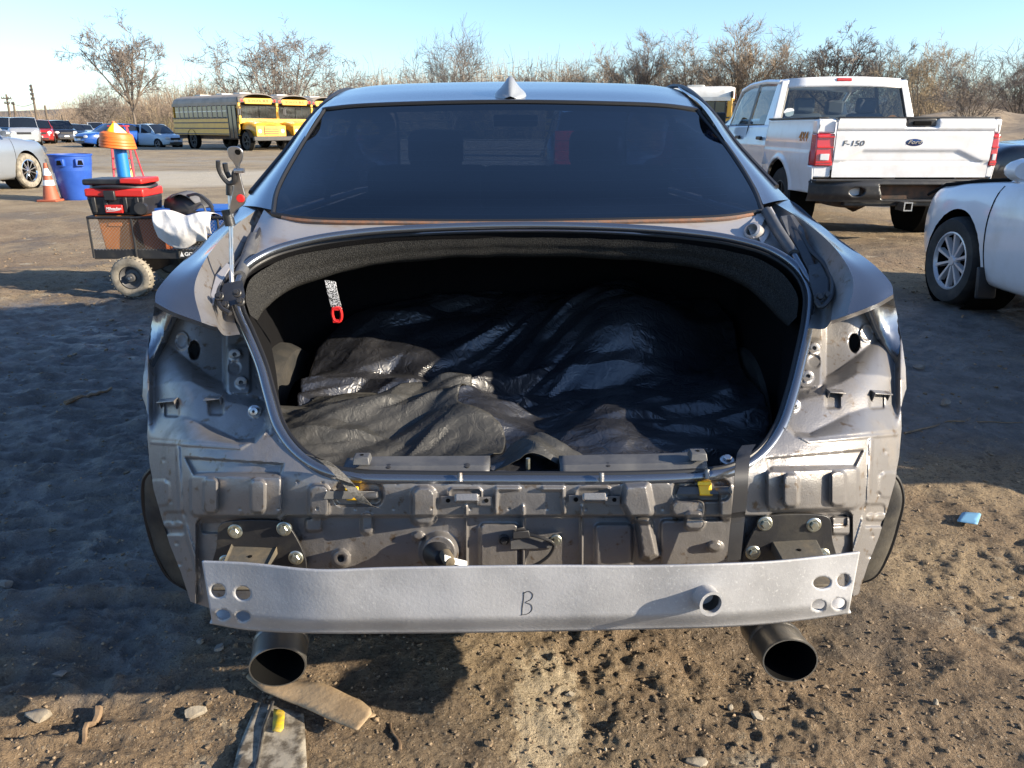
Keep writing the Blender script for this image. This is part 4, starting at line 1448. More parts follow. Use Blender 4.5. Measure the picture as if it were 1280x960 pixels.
# ---- exhaust tips
def exhaust(mu, mv, Ym, tu, tv, dY, rx, ry, seed):
    m0 = Vector(W(mu, mv, Ym))
    far = Vector(W(tu, tv, Ym + dY))
    d = (m0 - far).normalized()
    T = aim(m0, d)
    # keep the long axis of the oval level
    zax = d
    xax = Vector((1, 0, 0)) - d * d.x
    xax.normalize()
    yax = zax.cross(xax)
    T = Matrix((xax.to_4d(), yax.to_4d(), zax.to_4d(), (0, 0, 0, 1))).transposed()
    for i in range(3):
        T[3][i] = 0
        T[i][3] = m0[i]
    L_ = (m0 - far).length
    o = MB().lathe([(rx * 0.80, -L_), (rx * 0.96, -L_ * 0.82), (rx * 0.99, -L_ * 0.3), (rx, -0.012), (rx * 1.02, -0.004), (rx * 1.0, 0.0), (rx * 0.95, 0.0)], 40, T, sy=ry / rx).build('exhaust_tip', 'exhaust_metal', CAR)
    MB().lathe([(rx * 0.95, 0.0), (rx * 0.92, -0.03), (rx * 0.86, -0.16), (0, -0.16)], 40, T, sy=ry / rx).build('exhaust_bore', 'soot', o)
    MB().lathe([(rx * 0.985, -L_ * 0.50), (rx * 1.035, -L_ * 0.47), (rx * 1.035, -L_ * 0.43), (rx * 0.99, -L_ * 0.40)], 40, T, sy=ry / rx).build('weld_band', 'exhaust_metal', o)
    MB().tube([tuple(far + d * 0.03), tuple(far - d * 0.05 + Vector((0, 0, 0.01))), (m0.x * 0.92, far.y + 0.2, far.z + 0.02)], 0.032, 12).build('exhaust_pipe', 'exhaust_metal', o)
    return o


exhaust(347, 834, 1.20, 356, 770, 0.155, 0.052, 0.044, 1)
exhaust(988, 826, 1.20, 949, 775, 0.175, 0.052, 0.042, 2)
MB().lathe([(0.0, -0.36), (0.10, -0.36), (0.13, -0.33), (0.13, 0.33), (0.10, 0.36), (0, 0.36)], 24, Matrix.Translation((0.02, 1.62, 0.33)) @ Matrix.Rotation(R(90), 4, 'Y'), sx=0.55).build('silencer', 'exhaust_metal', CAR)
for xx in (0.06, 0.17, -0.05):
    MB().tube([(xx, 1.36, 0.40), (xx, 1.36, 0.355), (xx + 0.03, 1.38, 0.345)], 0.009, 6).build('exhaust_hanger', 'rust_trim', CAR)

# ---- lid hinges, struts and cabling in the gutters
def hinge(tr):
    w = lambda *p: W(*tr(p))
    H_ = MB()
    H_.tube([w(318, 297, 2.06), w(309, 322, 1.93), w(300, 345, 1.80)], [0.016, 0.016, 0.014], 12).build('lid_strut', 'grey_plastic', CAR)
    MB().tube([w(300, 345, 1.80), w(292, 368, 1.72)], 0.008, 10).build('lid_strut_rod', 'gunmetal_gloss', CAR)
    m = MB()
    m.prism([w(276, 362, 1.715), w(300, 357, 1.72), w(304, 378, 1.66), (w(279, 386, 1.66))], (0, 0.02, 0.01))
    m.prism([w(270, 372, 1.72), w(284, 352, 1.75), w(290, 356, 1.74), w(278, 378, 1.70)], (0, 0.03, 0.0))
    m.build('hinge_mount', 'black_metal', CAR, bevel=0.002)
    for q in ((274, 370), (281, 381), (296, 366), (300, 377)):
        bolt(CAR, w(q[0], q[1], 1.665), 0.006, (0, -1, 0.6), 'black_metal', 'hinge_bolt')
    MB().tube([w(*q) for q in cr([(331, 275, 2.16), (318, 300, 2.02), (296, 330, 1.86), (280, 350, 1.77), (272, 366, 1.71), (276, 384, 1.65), (288, 392, 1.63)], 30)], 0.005, 8).build('lid_cable', 'black_plastic', CAR)
    m = MB()
    m.prism([w(266, 384, 1.66), w(278, 358, 1.75), w(288, 340, 1.82), w(282, 336, 1.83), w(268, 352, 1.765), (w(261, 378, 1.68))], (0.0, 0.012, 0.014))
    m.build('hinge_plate', 'shelf_metal', CAR, bevel=0.002)


hinge(lambda p: p)
# right-hand side: long arm left standing
w = lambda *p: W(*p)
MB().tube([w(958, 264, 2.10), w(972, 288, 2.02), (w(992, 318, 1.90))], [0.014, 0.015, 0.014], 12).build('lid_strut', 'grey_plastic', CAR)
MB().tube([w(992, 318, 1.90), w(1008, 345, 1.80), w(1026, 368, 1.72)], 0.008, 10).build('lid_strut_rod', 'gunmetal_gloss', CAR)
m = MB()
m.prism([w(976, 278, 2.06), w(990, 276, 2.06), w(1010, 310, 1.93), w(1024, 348, 1.78), w(1016, 352, 1.77), w(1000, 322, 1.89)], (0, 0.015, 0.015))
m.build('hinge_arm', 'black_metal', CAR, bevel=0.003)
m = MB()
m.prism([w(1012, 340, 1.80), w(1030, 336, 1.81), w(1040, 358, 1.72), w(1038, 378, 1.655), w(1020, 380, 1.66), w(1014, 360, 1.73)], (0, 0.02, 0.012))
m.build('hinge_mount', 'black_metal', CAR, bevel=0.004)
for q in ((1020, 348, 1.77), (1034, 352, 1.75), (1024, 372, 1.67), (1034, 370, 1.67)):
    bolt(CAR, w(*q), 0.007, (0, -1, 0.6), 'black_metal', 'hinge_bolt')
MB().tube([w(*q) for q in cr([(980, 280, 2.05), (1000, 292, 1.98), (1012, 312, 1.90), (1030, 330, 1.82), (1040, 350, 1.74), (1038, 372, 1.66), (1026, 384, 1.64), (1020, 376, 1.66)], 36)], 0.0055, 8).build('lid_cable', 'black_plastic', CAR)
MB().lathe([(0.022, -0.03), (0.024, 0.0), (0.022, 0.022), (0.016, 0.026), (0.014, 0.0), (0, 0.0)], 22, aim(w(944, 292, 2.03), (-0.5, -0.5, 0.4))).build('hinge_cup', 'shelf_metal', CAR)
m = MB()
m.prism([w(936, 288, 2.02), w(952, 268, 2.10), w(960, 266, 2.10), w(950, 288, 2.03), w(942, 300, 1.99)], (0, 0.02, 0.01))
m.prism([w(950, 302, 1.99), w(964, 282, 2.05), w(968, 284, 2.05), w(954, 306, 1.98)], (0, 0.02, 0.01))
m.build('hinge_foot', 'shelf_metal', CAR, bevel=0.003)
m = MB().prism([w(976, 276, 2.06), w(992, 274, 2.07), w(1006, 292, 1.99), w(1008, 300, 1.97), w(994, 298, 1.98), w(986, 300, 1.97)], (0, 0.01, 0.012))
m.build('hinge_cover', 'grey_plastic', CAR, bevel=0.004)

# ================================================================== BLACK SHEETING IN THE BOOT
def sheet(name, label, poly, zf, mat, step=0.0055, group=None, rot=0):
    xs = np.arange(min(p[0] for p in poly) - 0.01, max(p[0] for p in poly) + 0.02, step)
    ys_ = np.arange(min(p[1] for p in poly) - 0.01, max(p[1] for p in poly) + 0.02, step)
    vs, fs = masked_grid(xs, ys_, poly, [], lambda U, V: (U + 0.012 * pn(V * 7, U * 5), V, zf(U, V)))
    o = MB().add(vs, fs).build(name, mat, None, smooth=14, solid=0.0015)
    return tag(o, label, 'sheet', group)


def tri(t):
    return np.abs((t % 2.0) - 1.0) - 0.5


def folds(x, y, s=1.0, ph=0.0):
    """crumpled plastic: flat facets meeting in sharp creases"""
    rg = np.random.default_rng(int(ph * 10) + 1)
    wx, wy = x + 0.10 * pn(x * 2.2 + ph, y * 2.2), y + 0.10 * pn(x * 2.2, y * 2.2 + ph + 5)
    h = np.zeros_like(x)
    for k, (f, a) in enumerate(((2.6, 0.060), (4.0, 0.070), (6.2, 0.058), (9.0, 0.040), (13.5, 0.026), (20.0, 0.015), (33.0, 0.007))):
        th = rg.uniform(0, np.pi)
        c, sn = np.cos(th), np.sin(th)
        m = 0.35 + 0.65 * sstep(-0.15, 0.25, pn(wx * 2.4 + 7 * k + ph, wy * 2.4 - 3 * k))
        t = (wx * c + wy * sn) * f + rg.uniform(0, 2) + 2.2 * h * f * 0.6 + 0.35 * pn((wx * sn - wy * c) * 1.7 + k, wy * 0.9)
        h = h + a * m * tri(t)
    return h * s


def z_main(x, y):
    z = 0.600 + 0.040 * sstep(1.55, 1.33, y) * sstep(0.45, 0.1, np.abs(x)) + folds(x, y, 0.82, 1.3)
    z += 0.16 * np.exp(-((x - 0.32) ** 2 / 0.05 + (y - 2.2) ** 2 / 0.05)) + 0.10 * np.exp(-((x + 0.1) ** 2 / 0.02 + (y - 1.72) ** 2 / 0.03))
    z += 0.05 * np.exp(-((x - 0.25) ** 2 / 0.03 + (y - 1.62) ** 2 / 0.03))
    z += 0.14 * sstep(2.05, 2.45, y)
    return np.clip(z, 0.475, 0.93)


sheet('plastic_sheet', 'black plastic sheet crumpled across the boot floor, falling to the sill', ring([(-0.42, 1.36), (-0.2, 1.335), (0.1, 1.34), (0.43, 1.365), (0.57, 1.58), (0.66, 2.0), (0.62, 2.42), (0.2, 2.5), (-0.3, 2.46), (-0.55, 2.3), (-0.56, 1.8), (-0.5, 1.5)], 120).tolist(), z_main, 'tarp_black')


def z_left(x, y):
    z = 0.600 + folds(x * 0.9, y, 0.78, 6.1) + 0.04 * np.exp(-((x + 0.24) ** 2 / 0.02 + (y - 1.82) ** 2 / 0.012)) + 0.03 * np.exp(-((x + 0.42) ** 2 / 0.02 + (y - 1.6) ** 2 / 0.02))
    return np.maximum(z, z_main(x, y) + 0.006)


sheet('plastic_sheet', 'black plastic sheet coloured a sunlit grey, rumpled in the left corner of the boot', ring([(-0.44, 1.50), (-0.33, 1.43), (-0.18, 1.40), (-0.05, 1.45), (-0.02, 1.60), (-0.12, 1.68), (-0.10, 1.82), (-0.2, 1.95), (-0.36, 1.98), (-0.52, 1.95), (-0.60, 1.78), (-0.53, 1.60)], 100).tolist(), z_left, 'tarp_lit', 0.005)


def z_flap(x, y):
    return 0.655 + 0.035 * np.exp(-((x - 0.045) ** 2 / 0.003)) + 0.5 * (folds(x * 2, y * 2, 0.5, 9)) - 0.03 * np.abs(x - 0.04)


sheet('plastic_sheet', 'small brown-black flap of sheeting peaked over the notch in the boot sill', [(-0.04, 1.335), (0.13, 1.33), (0.16, 1.39), (0.05, 1.44), (-0.06, 1.40)], z_flap, 'tarp_lit', 0.004)

# ================================================================== PROP TOOL STANDING IN THE LEFT GUTTER
TOOL = thing('prop_tool', 'upright steel clamp tool with hooked black jaw and red badge, left of the rear window', 'tool', W(291, 372, 1.74), absolute=True)
tp = lambda u, v, o_=0.0: W(u, v, 1.80 - 0.0003 * (370 - v) + o_)
m = MB()
outl = [(284, 186), (288, 183), (298, 184), (303, 189), (302, 200), (299, 206), (299, 214), (303, 232), (307, 250), (304, 256), (296, 262), (289, 268), (287, 262), (292, 232), (295, 212), (292, 204), (286, 196)]
TB = m.prism([tp(*p) for p in ring(outl, 70)], (0, 0.006, 0)).build('tool_plate', 'steel', TOOL, bevel=0.0012)
MB().lathe([(0, 0), (0.0062, 0), (0.0064, -0.002)], 16, aim(tp(297, 190, -0.001), (0, -1, 0))).build('hole', 'soot', TB)
MB().lathe([(0, 0.003), (0.008, 0.003), (0.0095, 0.0)], 18, aim(tp(300.5, 248, -0.0005), (0, -1, 0))).build('red_badge', 'red_plastic', TB)
MB().tube([tp(u, v, -0.008) for u, v in cr([(272.5, 201), (273, 210), (278, 221), (286, 229), (292, 227), (293, 216), (298, 212)], 26)], [0.005] * 16 + [0.006] * 10, 8).build('hooked_jaw', 'black_metal', TOOL)
MB().tube([tp(u, v, 0.004) for u, v in cr([(281, 204), (283, 214), (287, 222)], 10)], 0.006, 8).build('jaw_pad', 'black_plastic', TOOL)
MB().tube([tp(293, 213.5, -0.01), tp(305, 213, -0.01)], 0.0055, 10).build('pivot_pin', 'steel', TOOL)
for du in (-1.6, 1.8):
    MB().tube([W(288 + du, 236, 1.79), W(289 + du * 0.8, 300, 1.78), W(290 + du * 0.6, 345, 1.76)], 0.0032, 8).build('tool_rod', 'steel', TOOL)
MB().tube([W(287, 230, 1.785), W(287, 244, 1.785)], 0.008, 10).build('tool_knuckle', 'black_metal', TOOL)
MB().tube([W(283, 262, 1.785), W(288, 282, 1.785)], 0.012, 12).build('tool_collar', 'black_metal', TOOL)
MB().tube([W(289, 340, 1.765), W(291, 372, 1.73)], 0.006, 8).build('tool_foot', 'steel', TOOL)

# ================================================================== VEHICLES
M('alloy', (0.55, 0.55, 0.57), rough=0.35, metal=0.4)
M('white_paint', (0.70, 0.70, 0.71), (0.58, 0.555, 0.52), 4, rough=0.3, coat=0.8, lo=0.48, hi=0.85, rough2=0.5)
M('white_paint_dusty', (0.66, 0.67, 0.69), (0.58, 0.57, 0.55), 5, rough=0.35, coat=0.7)
M('silver_paint', (0.34, 0.37, 0.41), rough=0.3, metal=0.6, coat=0.8)
M('pale_silver_paint', (0.5, 0.51, 0.52), rough=0.3, metal=0.5, coat=0.8)
M('red_paint', (0.33, 0.015, 0.012), rough=0.3, coat=0.8)
M('navy_paint', (0.012, 0.022, 0.06), rough=0.25, coat=1.0)
M('black_paint', (0.012, 0.013, 0.016), rough=0.25, coat=1.0)
M('blue_paint', (0.012, 0.07, 0.30), rough=0.28, coat=0.9)
M('teal_paint', (0.10, 0.17, 0.20), rough=0.3, coat=0.8)
M('light_blue_paint', (0.42, 0.55, 0.66), rough=0.35, coat=0.7)
M('tan_paint', (0.32, 0.28, 0.22), rough=0.35, coat=0.6)
M('bus_yellow', (0.74, 0.40, 0.03), (0.64, 0.33, 0.03), 2, rough=0.42, coat=0.3)
M('bus_roof_tan', (0.40, 0.33, 0.25), (0.32, 0.26, 0.19), 2, rough=0.6)
M('bus_roof_white', (0.72, 0.70, 0.64), (0.6, 0.57, 0.5), 2, rough=0.5)
M('lamp_red', (0.50, 0.008, 0.012), rough=0.15, coat=1.0)
M('lamp_clear', (0.6, 0.6, 0.6), rough=0.12, coat=1.0)
M('lamp_amber', (0.65, 0.22, 0.01), rough=0.2, coat=1.0)
M('emblem_blue', (0.006, 0.022, 0.10), rough=0.2, coat=1.0)
M('undercarriage', (0.035, 0.026, 0.02), (0.09, 0.045, 0.025), 8, rough=0.8)
M('seat_grey', (0.10, 0.10, 0.11), rough=0.8)
M('orange_decal', (0.55, 0.20, 0.03), rough=0.5)
glass_mat('truck_glass', (0.58, 0.66, 0.68), 0.02, 0.04)


def car(name, label, P, mat, loc, rz, group=None, spokes=10, tyre='rubber', rim='steel', detail=2):
    """passenger vehicle from its side profile; local +Y is the front, origin on the ground under the middle"""
    t = thing(name, label, 'car' if 'cat' not in P else P['cat'], loc, rz, group)
    L_, w0 = P['L'], P['W'] / 2
    y0, y1 = -L_ / 2, L_ / 2
    ax = P['axles']
    wr = P.get('wr', 0.33)
    ns = 90 if detail > 1 else 46
    nt = 34 if detail > 1 else 20
    ys = np.linspace(y0, y1, ns)
    zs = herm(*zip(*P['belt']), ys)
    zb = np.interp(ys, [y0, y0 + 0.5, y1 - 0.5, y1], [0.36, 0.20, 0.20, 0.30])
    wp = herm(*zip(*P['plan']), ys) * w0
    rows = []
    for y, z1, z0, w in zip(ys, zs, zb, wp):
        hgt = z1 - z0
        half = [(0.0, z0), (w * 0.80, z0), (w * 0.93, z0 + 0.05 * hgt), (w * 0.975, z0 + 0.22 * hgt), (w * 0.995, z0 + 0.5 * hgt), (w * 0.985, z0 + 0.74 * hgt), (w * 0.945, z0 + 0.92 * hgt), (w * 0.88, z1 - 0.005), (w * 0.45, z1 + 0.025), (0.0, z1 + 0.035)]
        c = cr(half, nt)
        rows.append([(x, y, z) for x, z in c] + [(-x, y, z) for x, z in c[::-1][1:-1]])
    Pn = np.array(rows)
    m = Pn.shape[1]
    ra = wr * 1.17
    fs, kept = [], np.zeros((ns, m), int)
    for i in range(ns - 1):
        for j in range(m):
            j2 = (j + 1) % m
            c = (Pn[i, j] + Pn[i + 1, j2]) / 2
            cut = abs(c[0]) > 0.55 * w0 and min(math.hypot(c[1] - a, c[2] - wr) for a in ax) < ra
            if not cut:
                fs.append((i * m + j, i * m + j2, (i + 1) * m + j2, (i + 1) * m + j))
                for a, b in ((i, j), (i, j2), (i + 1, j2), (i + 1, j)):
                    kept[a, b] += 1
    for i in range(1, ns - 1):
        for j in range(m):
            if 0 < kept[i, j] < 4:
                p = Pn[i, j]
                for a in ax:
                    d = math.hypot(p[1] - a, p[2] - wr)
                    if d < ra * 1.35 and abs(p[0]) > 0.55 * w0 and d > 1e-6:
                        f = ra / d
                        Pn[i, j, 1], Pn[i, j, 2] = a + (p[1] - a) * f, max(wr + (p[2] - wr) * f, 0.15)
    mb_ = MB().add([tuple(p) for p in Pn.reshape(-1, 3)], fs)
    mb_.f.append(tuple(range(m)))
    mb_.f.append(tuple((ns - 1) * m + k for k in reversed(range(m))))
    body = mb_.build('body', mat, t, smooth=45)
    # wheels and housings
    for a in ax:
        for s_ in (-1, 1):
            x_ = s_ * (w0 - 0.115)
            wheel(t, (x_, a, wr), wr, 0.22, s_, tyre, rim, spokes)
            MB().lathe([(0, -0.32), (ra, -0.32), (ra, -0.01)], 20, Matrix.Translation((s_ * w0 * 0.965, a, wr)) @ Matrix.Rotation(R(90) * s_, 4, 'Y')).build('wheel_housing', 'soot', body)
    # greenhouse
    gh = P['green']          # list of (y, z) : windscreen base, roof front, roof rear, rear glass base
    (ya, za), (yb, zb_), (yc, zc), (yd, zd) = gh
    wb, wt = P.get('wb', 0.86) * w0, P.get('wt', 0.66) * w0
    def ztop(y, x):
        return 0.05 * (1 - (x / wt) ** 2)
    nx = 9
    xs = np.linspace(-1, 1, nx)
    roof = [[(x * wt, y, z + 0.045 * (1 - x * x)) for x in xs] for y, z in cr([(yb, zb_), ((yb + yc) / 2, max(zb_, zc) + 0.03), (yc, zc)], 12)]
    MB().grid(roof).build('roof', mat, t, solid=0.03)
    def pane(a, b, wa, wbb, nm, bow):
        rows_ = []
        for f in np.linspace(0, 1, 7):
            y_, z_, w_ = a[0] + (b[0] - a[0]) * f, a[1] + (b[1] - a[1]) * f, wa + (wbb - wa) * f
            rows_.append([(x * w_, y_ + bow * (1 - x * x) * f, z_ + 0.045 * (1 - x * x) * (1 - f * 0.5)) for x in xs])
        MB().grid(rows_).build(nm, 'dark_glass', t)
    pane((yb, zb_), (ya, za), wt * 0.98, wb * 0.95, 'windscreen', 0.08)
    pane((yc, zc), (yd, zd), wt * 0.98, wb * 0.95, 'rear_window', -0.06)
    for s_ in (-1, 1):
        rail = cr([(s_ * wb, ya, za), (s_ * (wt + 0.01), yb, zb_), (s_ * (wt + 0.02), (yb + yc) / 2, max(zb_, zc) + 0.012), (s_ * (wt + 0.01), yc, zc), (s_ * wb, yd, zd)], 61)
        n_ = 61
        bel = np.stack([np.full(n_, s_ * (wb + 0.035)), np.linspace(ya, yd, n_), herm(*zip(*P['belt']), np.linspace(yd, ya, n_))[::-1] - 0.0], 1)
        cuts = P.get('cuts', [5, 28, 31, 50])
        bands = [(0, cuts[0], 0)]
        for a_, b_ in zip(cuts[:-1], cuts[1:]):
            bands.append((a_, b_, 1 if (cuts.index(a_) % 2 == 0) else 0))
        bands.append((cuts[-1], 60, 0))
        for i0, i1, gl in bands:
            lo_, hi_ = (0.10, 0.98) if gl else (0.0, 1.0)
            g_ = [[tuple(rail[i] * (1 - f) + bel[i] * f - np.array((s_ * (0.006 if gl else 0), 0, 0))) for f in np.linspace(lo_, hi_, 4)] for i in range(i0, i1 + 1)]
            MB().grid(g_).build('side_window' if gl else 'pillar', 'dark_glass' if gl else mat, t)
        MB().tube([tuple(p) for p in rail[2:-2]], 0.018, 5).build('roof_edge', mat, t)
        if detail > 1:
            MB().lathe([(0, -0.055), (0.07, -0.05), (0.085, 0), (0.065, 0.05), (0, 0.055)], 14, Matrix.Translation((s_ * (w0 + 0.08), ya - 0.35, za + 0.07)) @ Matrix.Rotation(R(90), 4, 'X'), sx=1.25, sy=0.85).build('door_mirror', mat, t)
            for yy_ in P.get('seams', []):
                z_lo, z_hi = 0.26, float(herm(*zip(*P['belt']), np.array([yy_]))[0]) - 0.03
                pts_ = []
                for f in np.linspace(0, 1, 14):
                    z_ = z_lo + (z_hi - z_lo) * f
                    k_ = int(np.abs(ys - yy_).argmin())
                    ring_ = Pn[k_][: nt]
                    sel = ring_[(ring_[:, 2] <= z_hi + 0.02)]
                    xw = float(np.interp(z_, np.sort(sel[3:, 2]), sel[3:, 0][np.argsort(sel[3:, 2])]))
                    pts_.append((s_ * (xw + 0.0005), yy_ + 0.05 * math.sin(f * 2.4) - 0.02, z_))
                MB().tube(pts_, 0.0045, 5).build('door_gap', 'soot', body)
            for yy_ in P.get('handles', []):
                MB().box((s_ * (w0 * 0.985), yy_, P['belt'][2][1] - 0.13), (0.035, 0.18, 0.03)).build('door_handle', mat, body, bevel=0.01)
        # lamps
        fz = P.get('fz', 0.66)
        MB().lathe([(0, 0.012), (0.09, 0.008), (0.115, -0.02)], 14, aim((s_ * w0 * 0.66, y1 - 0.035, fz), (s_ * 0.35, 1, 0.15)), sx=1.35, sy=0.8).build('headlight', 'lamp_clear', t)
        MB().box((s_ * w0 * 0.72, y0 + 0.02, P.get('rz', 0.85)), P.get('tl', (0.24, 0.06, 0.13))).build('tail_light', 'lamp_red', t, bevel=0.015)
    MB().box((0, y1 - 0.005, fz - 0.05), (w0 * 0.85, 0.03, 0.14)).build('grille', 'black_plastic', t, bevel=0.01)
    MB().box((0, y1 - 0.002, 0.36), (w0 * 1.1, 0.03, 0.10)).build('air_intake', 'black_plastic', t, bevel=0.01)
    MB().box((0, y1 + 0.014, 0.50), (0.32, 0.012, 0.10)).build('number_plate', 'white_plastic', t)
    return t


def sc_(P, **k):
    q = dict(P)
    q.update(k)
    return q


SEDAN = dict(L=4.75, W=1.82, wr=0.325, axles=(-1.38, 1.42),
             belt=[(-2.375, 0.72), (-2.2, 0.97), (-1.3, 1.00), (0.0, 0.96), (0.95, 0.93), (1.7, 0.86), (2.2, 0.74), (2.375, 0.58)],
             plan=[(-2.375, 0.70), (-2.1, 0.90), (-1.2, 0.99), (0, 1.0), (1.3, 0.985), (2.0, 0.87), (2.25, 0.72), (2.375, 0.58)],
             green=[(1.0, 0.95), (0.25, 1.38), (-0.95, 1.36), (-1.75, 0.99)], seams=[1.0, -0.12, -1.05], handles=[0.1, -0.9], cuts=[7, 28, 31, 50])
SUV = dict(L=4.6, W=1.86, wr=0.36, axles=(-1.33, 1.33),
           belt=[(-2.3, 0.85), (-2.15, 1.10), (-1.3, 1.12), (0, 1.08), (0.95, 1.05), (1.6, 0.98), (2.1, 0.88), (2.3, 0.68)],
           plan=[(-2.3, 0.80), (-2.1, 0.93), (-1.2, 0.99), (0, 1.0), (1.3, 0.985), (1.95, 0.88), (2.2, 0.76), (2.3, 0.66)],
           green=[(1.05, 1.06), (0.40, 1.60), (-1.75, 1.58), (-2.2, 1.10)], seams=[0.95, -0.1, -1.0], handles=[0.1, -0.9], cuts=[6, 22, 24, 40, 42, 54], wt=0.72, fz=0.78, rz=1.0)
HATCH = dict(L=4.0, W=1.72, wr=0.30, axles=(-1.22, 1.28),
             belt=[(-2.0, 0.75), (-1.9, 0.98), (-1.2, 1.00), (0, 0.97), (0.85, 0.94), (1.4, 0.86), (1.85, 0.72), (2.0, 0.56)],
             plan=[(-2.0, 0.78), (-1.8, 0.92), (-1.1, 0.99), (0, 1.0), (1.1, 0.98), (1.7, 0.86), (1.9, 0.72), (2.0, 0.6)],
             green=[(1.05, 0.95), (0.3, 1.47), (-1.35, 1.45), (-1.85, 1.0)], seams=[0.85, -0.2], handles=[0], cuts=[7, 27, 30, 51], wt=0.72)
PICK = dict(L=5.3, W=1.95, wr=0.38, axles=(-1.75, 1.75), cat='pickup',
            belt=[(-2.65, 1.05), (-2.5, 1.10), (-1.3, 1.10), (0, 1.12), (0.9, 1.13), (1.6, 1.12), (2.4, 1.06), (2.65, 0.85)],
            plan=[(-2.65, 0.95), (-2.4, 0.99), (-1.3, 1.0), (0, 1.0), (1.3, 0.99), (2.2, 0.95), (2.5, 0.9), (2.65, 0.82)],
            green=[(1.05, 1.12), (0.5, 1.78), (-0.8, 1.76), (-1.05, 1.12)], seams=[], cuts=[6, 28, 31, 54], wt=0.76, fz=0.86, rz=0.95)

# white sedan on the right, its front end gone
WS = car('white_sedan', 'white sedan at the right edge with multi-spoke front wheel and missing bumper', SEDAN, 'white_paint', (4.20, 4.36, 0.0), R(1.0), spokes=10, detail=2, rim='alloy')
for nm in [c for c in WS.children if c.name.split('.')[0] in ('headlight', 'grille', 'air_intake', 'number_plate')]:
    bpy.data.objects.remove(nm)
MB().box((0, 2.36, 0.52), (1.1, 0.05, 0.28)).build('radiator_support', 'black_metal', WS, bevel=0.01)
MB().box((-0.86, 0.99, 0.24), (0.14, 0.03, 0.22), (R(-10), 0, 0)).build('mud_flap', 'black_plastic', WS, bevel=0.01)
MB().tube([(-0.66, 2.28, 0.74), (-0.74, 1.9, 0.845), (-0.775, 1.4, 0.905), (-0.78, 1.0, 0.94)], 0.014, 8).build('bonnet_edge', 'soot', WS)

# silver crossover, left edge
car('silver_crossover', 'silver crossover cut off by the left edge beyond the cone', SUV, 'silver_paint', (-11.42, 15.9, gz(-11.4, 15.9)), R(-6.7), detail=2, tyre='rubber_dusty', rim='chrome')
# dark blue car behind the pickup, right edge
car('dark_crossover', 'near-black crossover half hidden between the white pickup and the right edge', sc_(SUV), 'black_paint', (9.9, 13.2, gz(9.9, 13.2)), R(84), detail=2)
# black car seen past the rear window
car('black_sedan', 'black sedan roof showing left of the white pickup cab', sc_(SEDAN), 'black_paint', (6.1, 20.5, gz(6.1, 20.5)), R(10), detail=1)
# red van ahead, seen through the tinted window
car('dark_hatchback', 'dark hatchback parked ahead, its red tail lamp glimpsed through the tinted rear window', sc_(HATCH, tl=(0.26, 0.06, 0.5), rz=0.98), 'black_paint', (1.28, 12.2, gz(1.28, 12.2)), 0, detail=1)

M('alloy', (0.55, 0.55, 0.57), rough=0.35, metal=0.4)
# ---- row of parked cars far left
far = [(3, 176, 58, PICK, 'teal_paint', -160, 'dark teal pickup at the left end of the far row of parked cars'),
       (28, 181, 56, PICK, 'pale_silver_paint', -150, 'silver pickup facing the camera, second in the far row of parked cars'),
       (47, 180, 60, SUV, 'red_paint', -150, 'red car between the silver pickup and the black crossover in the far row'),
       (72, 179, 63, SUV, 'black_paint', -140, 'black crossover with pale lamps in the far row, left of the yellow cone'),
       (90, 178, 68, SEDAN, 'navy_paint', -145, 'navy sedan tucked behind the black crossover in the far row'),
       (103, 174, 80, SEDAN, 'light_blue_paint', -150, 'pale blue sedan further back in the far row of parked cars'),
       (118, 173, 84, SUV, 'white_paint_dusty', -150, 'dusty white crossover deepest in the far row, above the blue bin'),
       (133, 172, 88, SEDAN, 'tan_paint', -150, 'tan sedan far back, just left of the bare tree trunk'),
       (16, 170, 92, SEDAN, 'white_paint_dusty', -150, 'white sedan far behind the two pickups at the left'),
       (60, 170, 96, SUV, 'silver_paint', -150, 'silver crossover far behind the red car at the left')]
for (u, v, D, Pm, mt, ang, lb) in far:
    x_ = (u - 640) / 1016 * D
    car('parked_car', lb, Pm, mt, (x_, D, gz(x_, D)), R(ang), 'cars parked along the far side of the yard', spokes=5, detail=1)
x_ = (118 - 640) / 1016 * 44
car('blue_car', 'bright blue car parked just left of the pale blue hatchback, beyond the yellow cone tip', SEDAN, 'blue_paint', (x_ - 3.0, 52, gz(x_ - 3, 52)), R(150), 'cars parked along the far side of the yard', spokes=5, detail=1)
x_ = (190 - 640) / 1016 * 53
car('pale_blue_hatchback', 'pale blue hatchback parked by the tail of the yellow school bus', HATCH, 'light_blue_paint', (x_, 53, gz(x_, 53) - 0.1), R(-118), 'cars parked along the far side of the yard', spokes=5, detail=1)


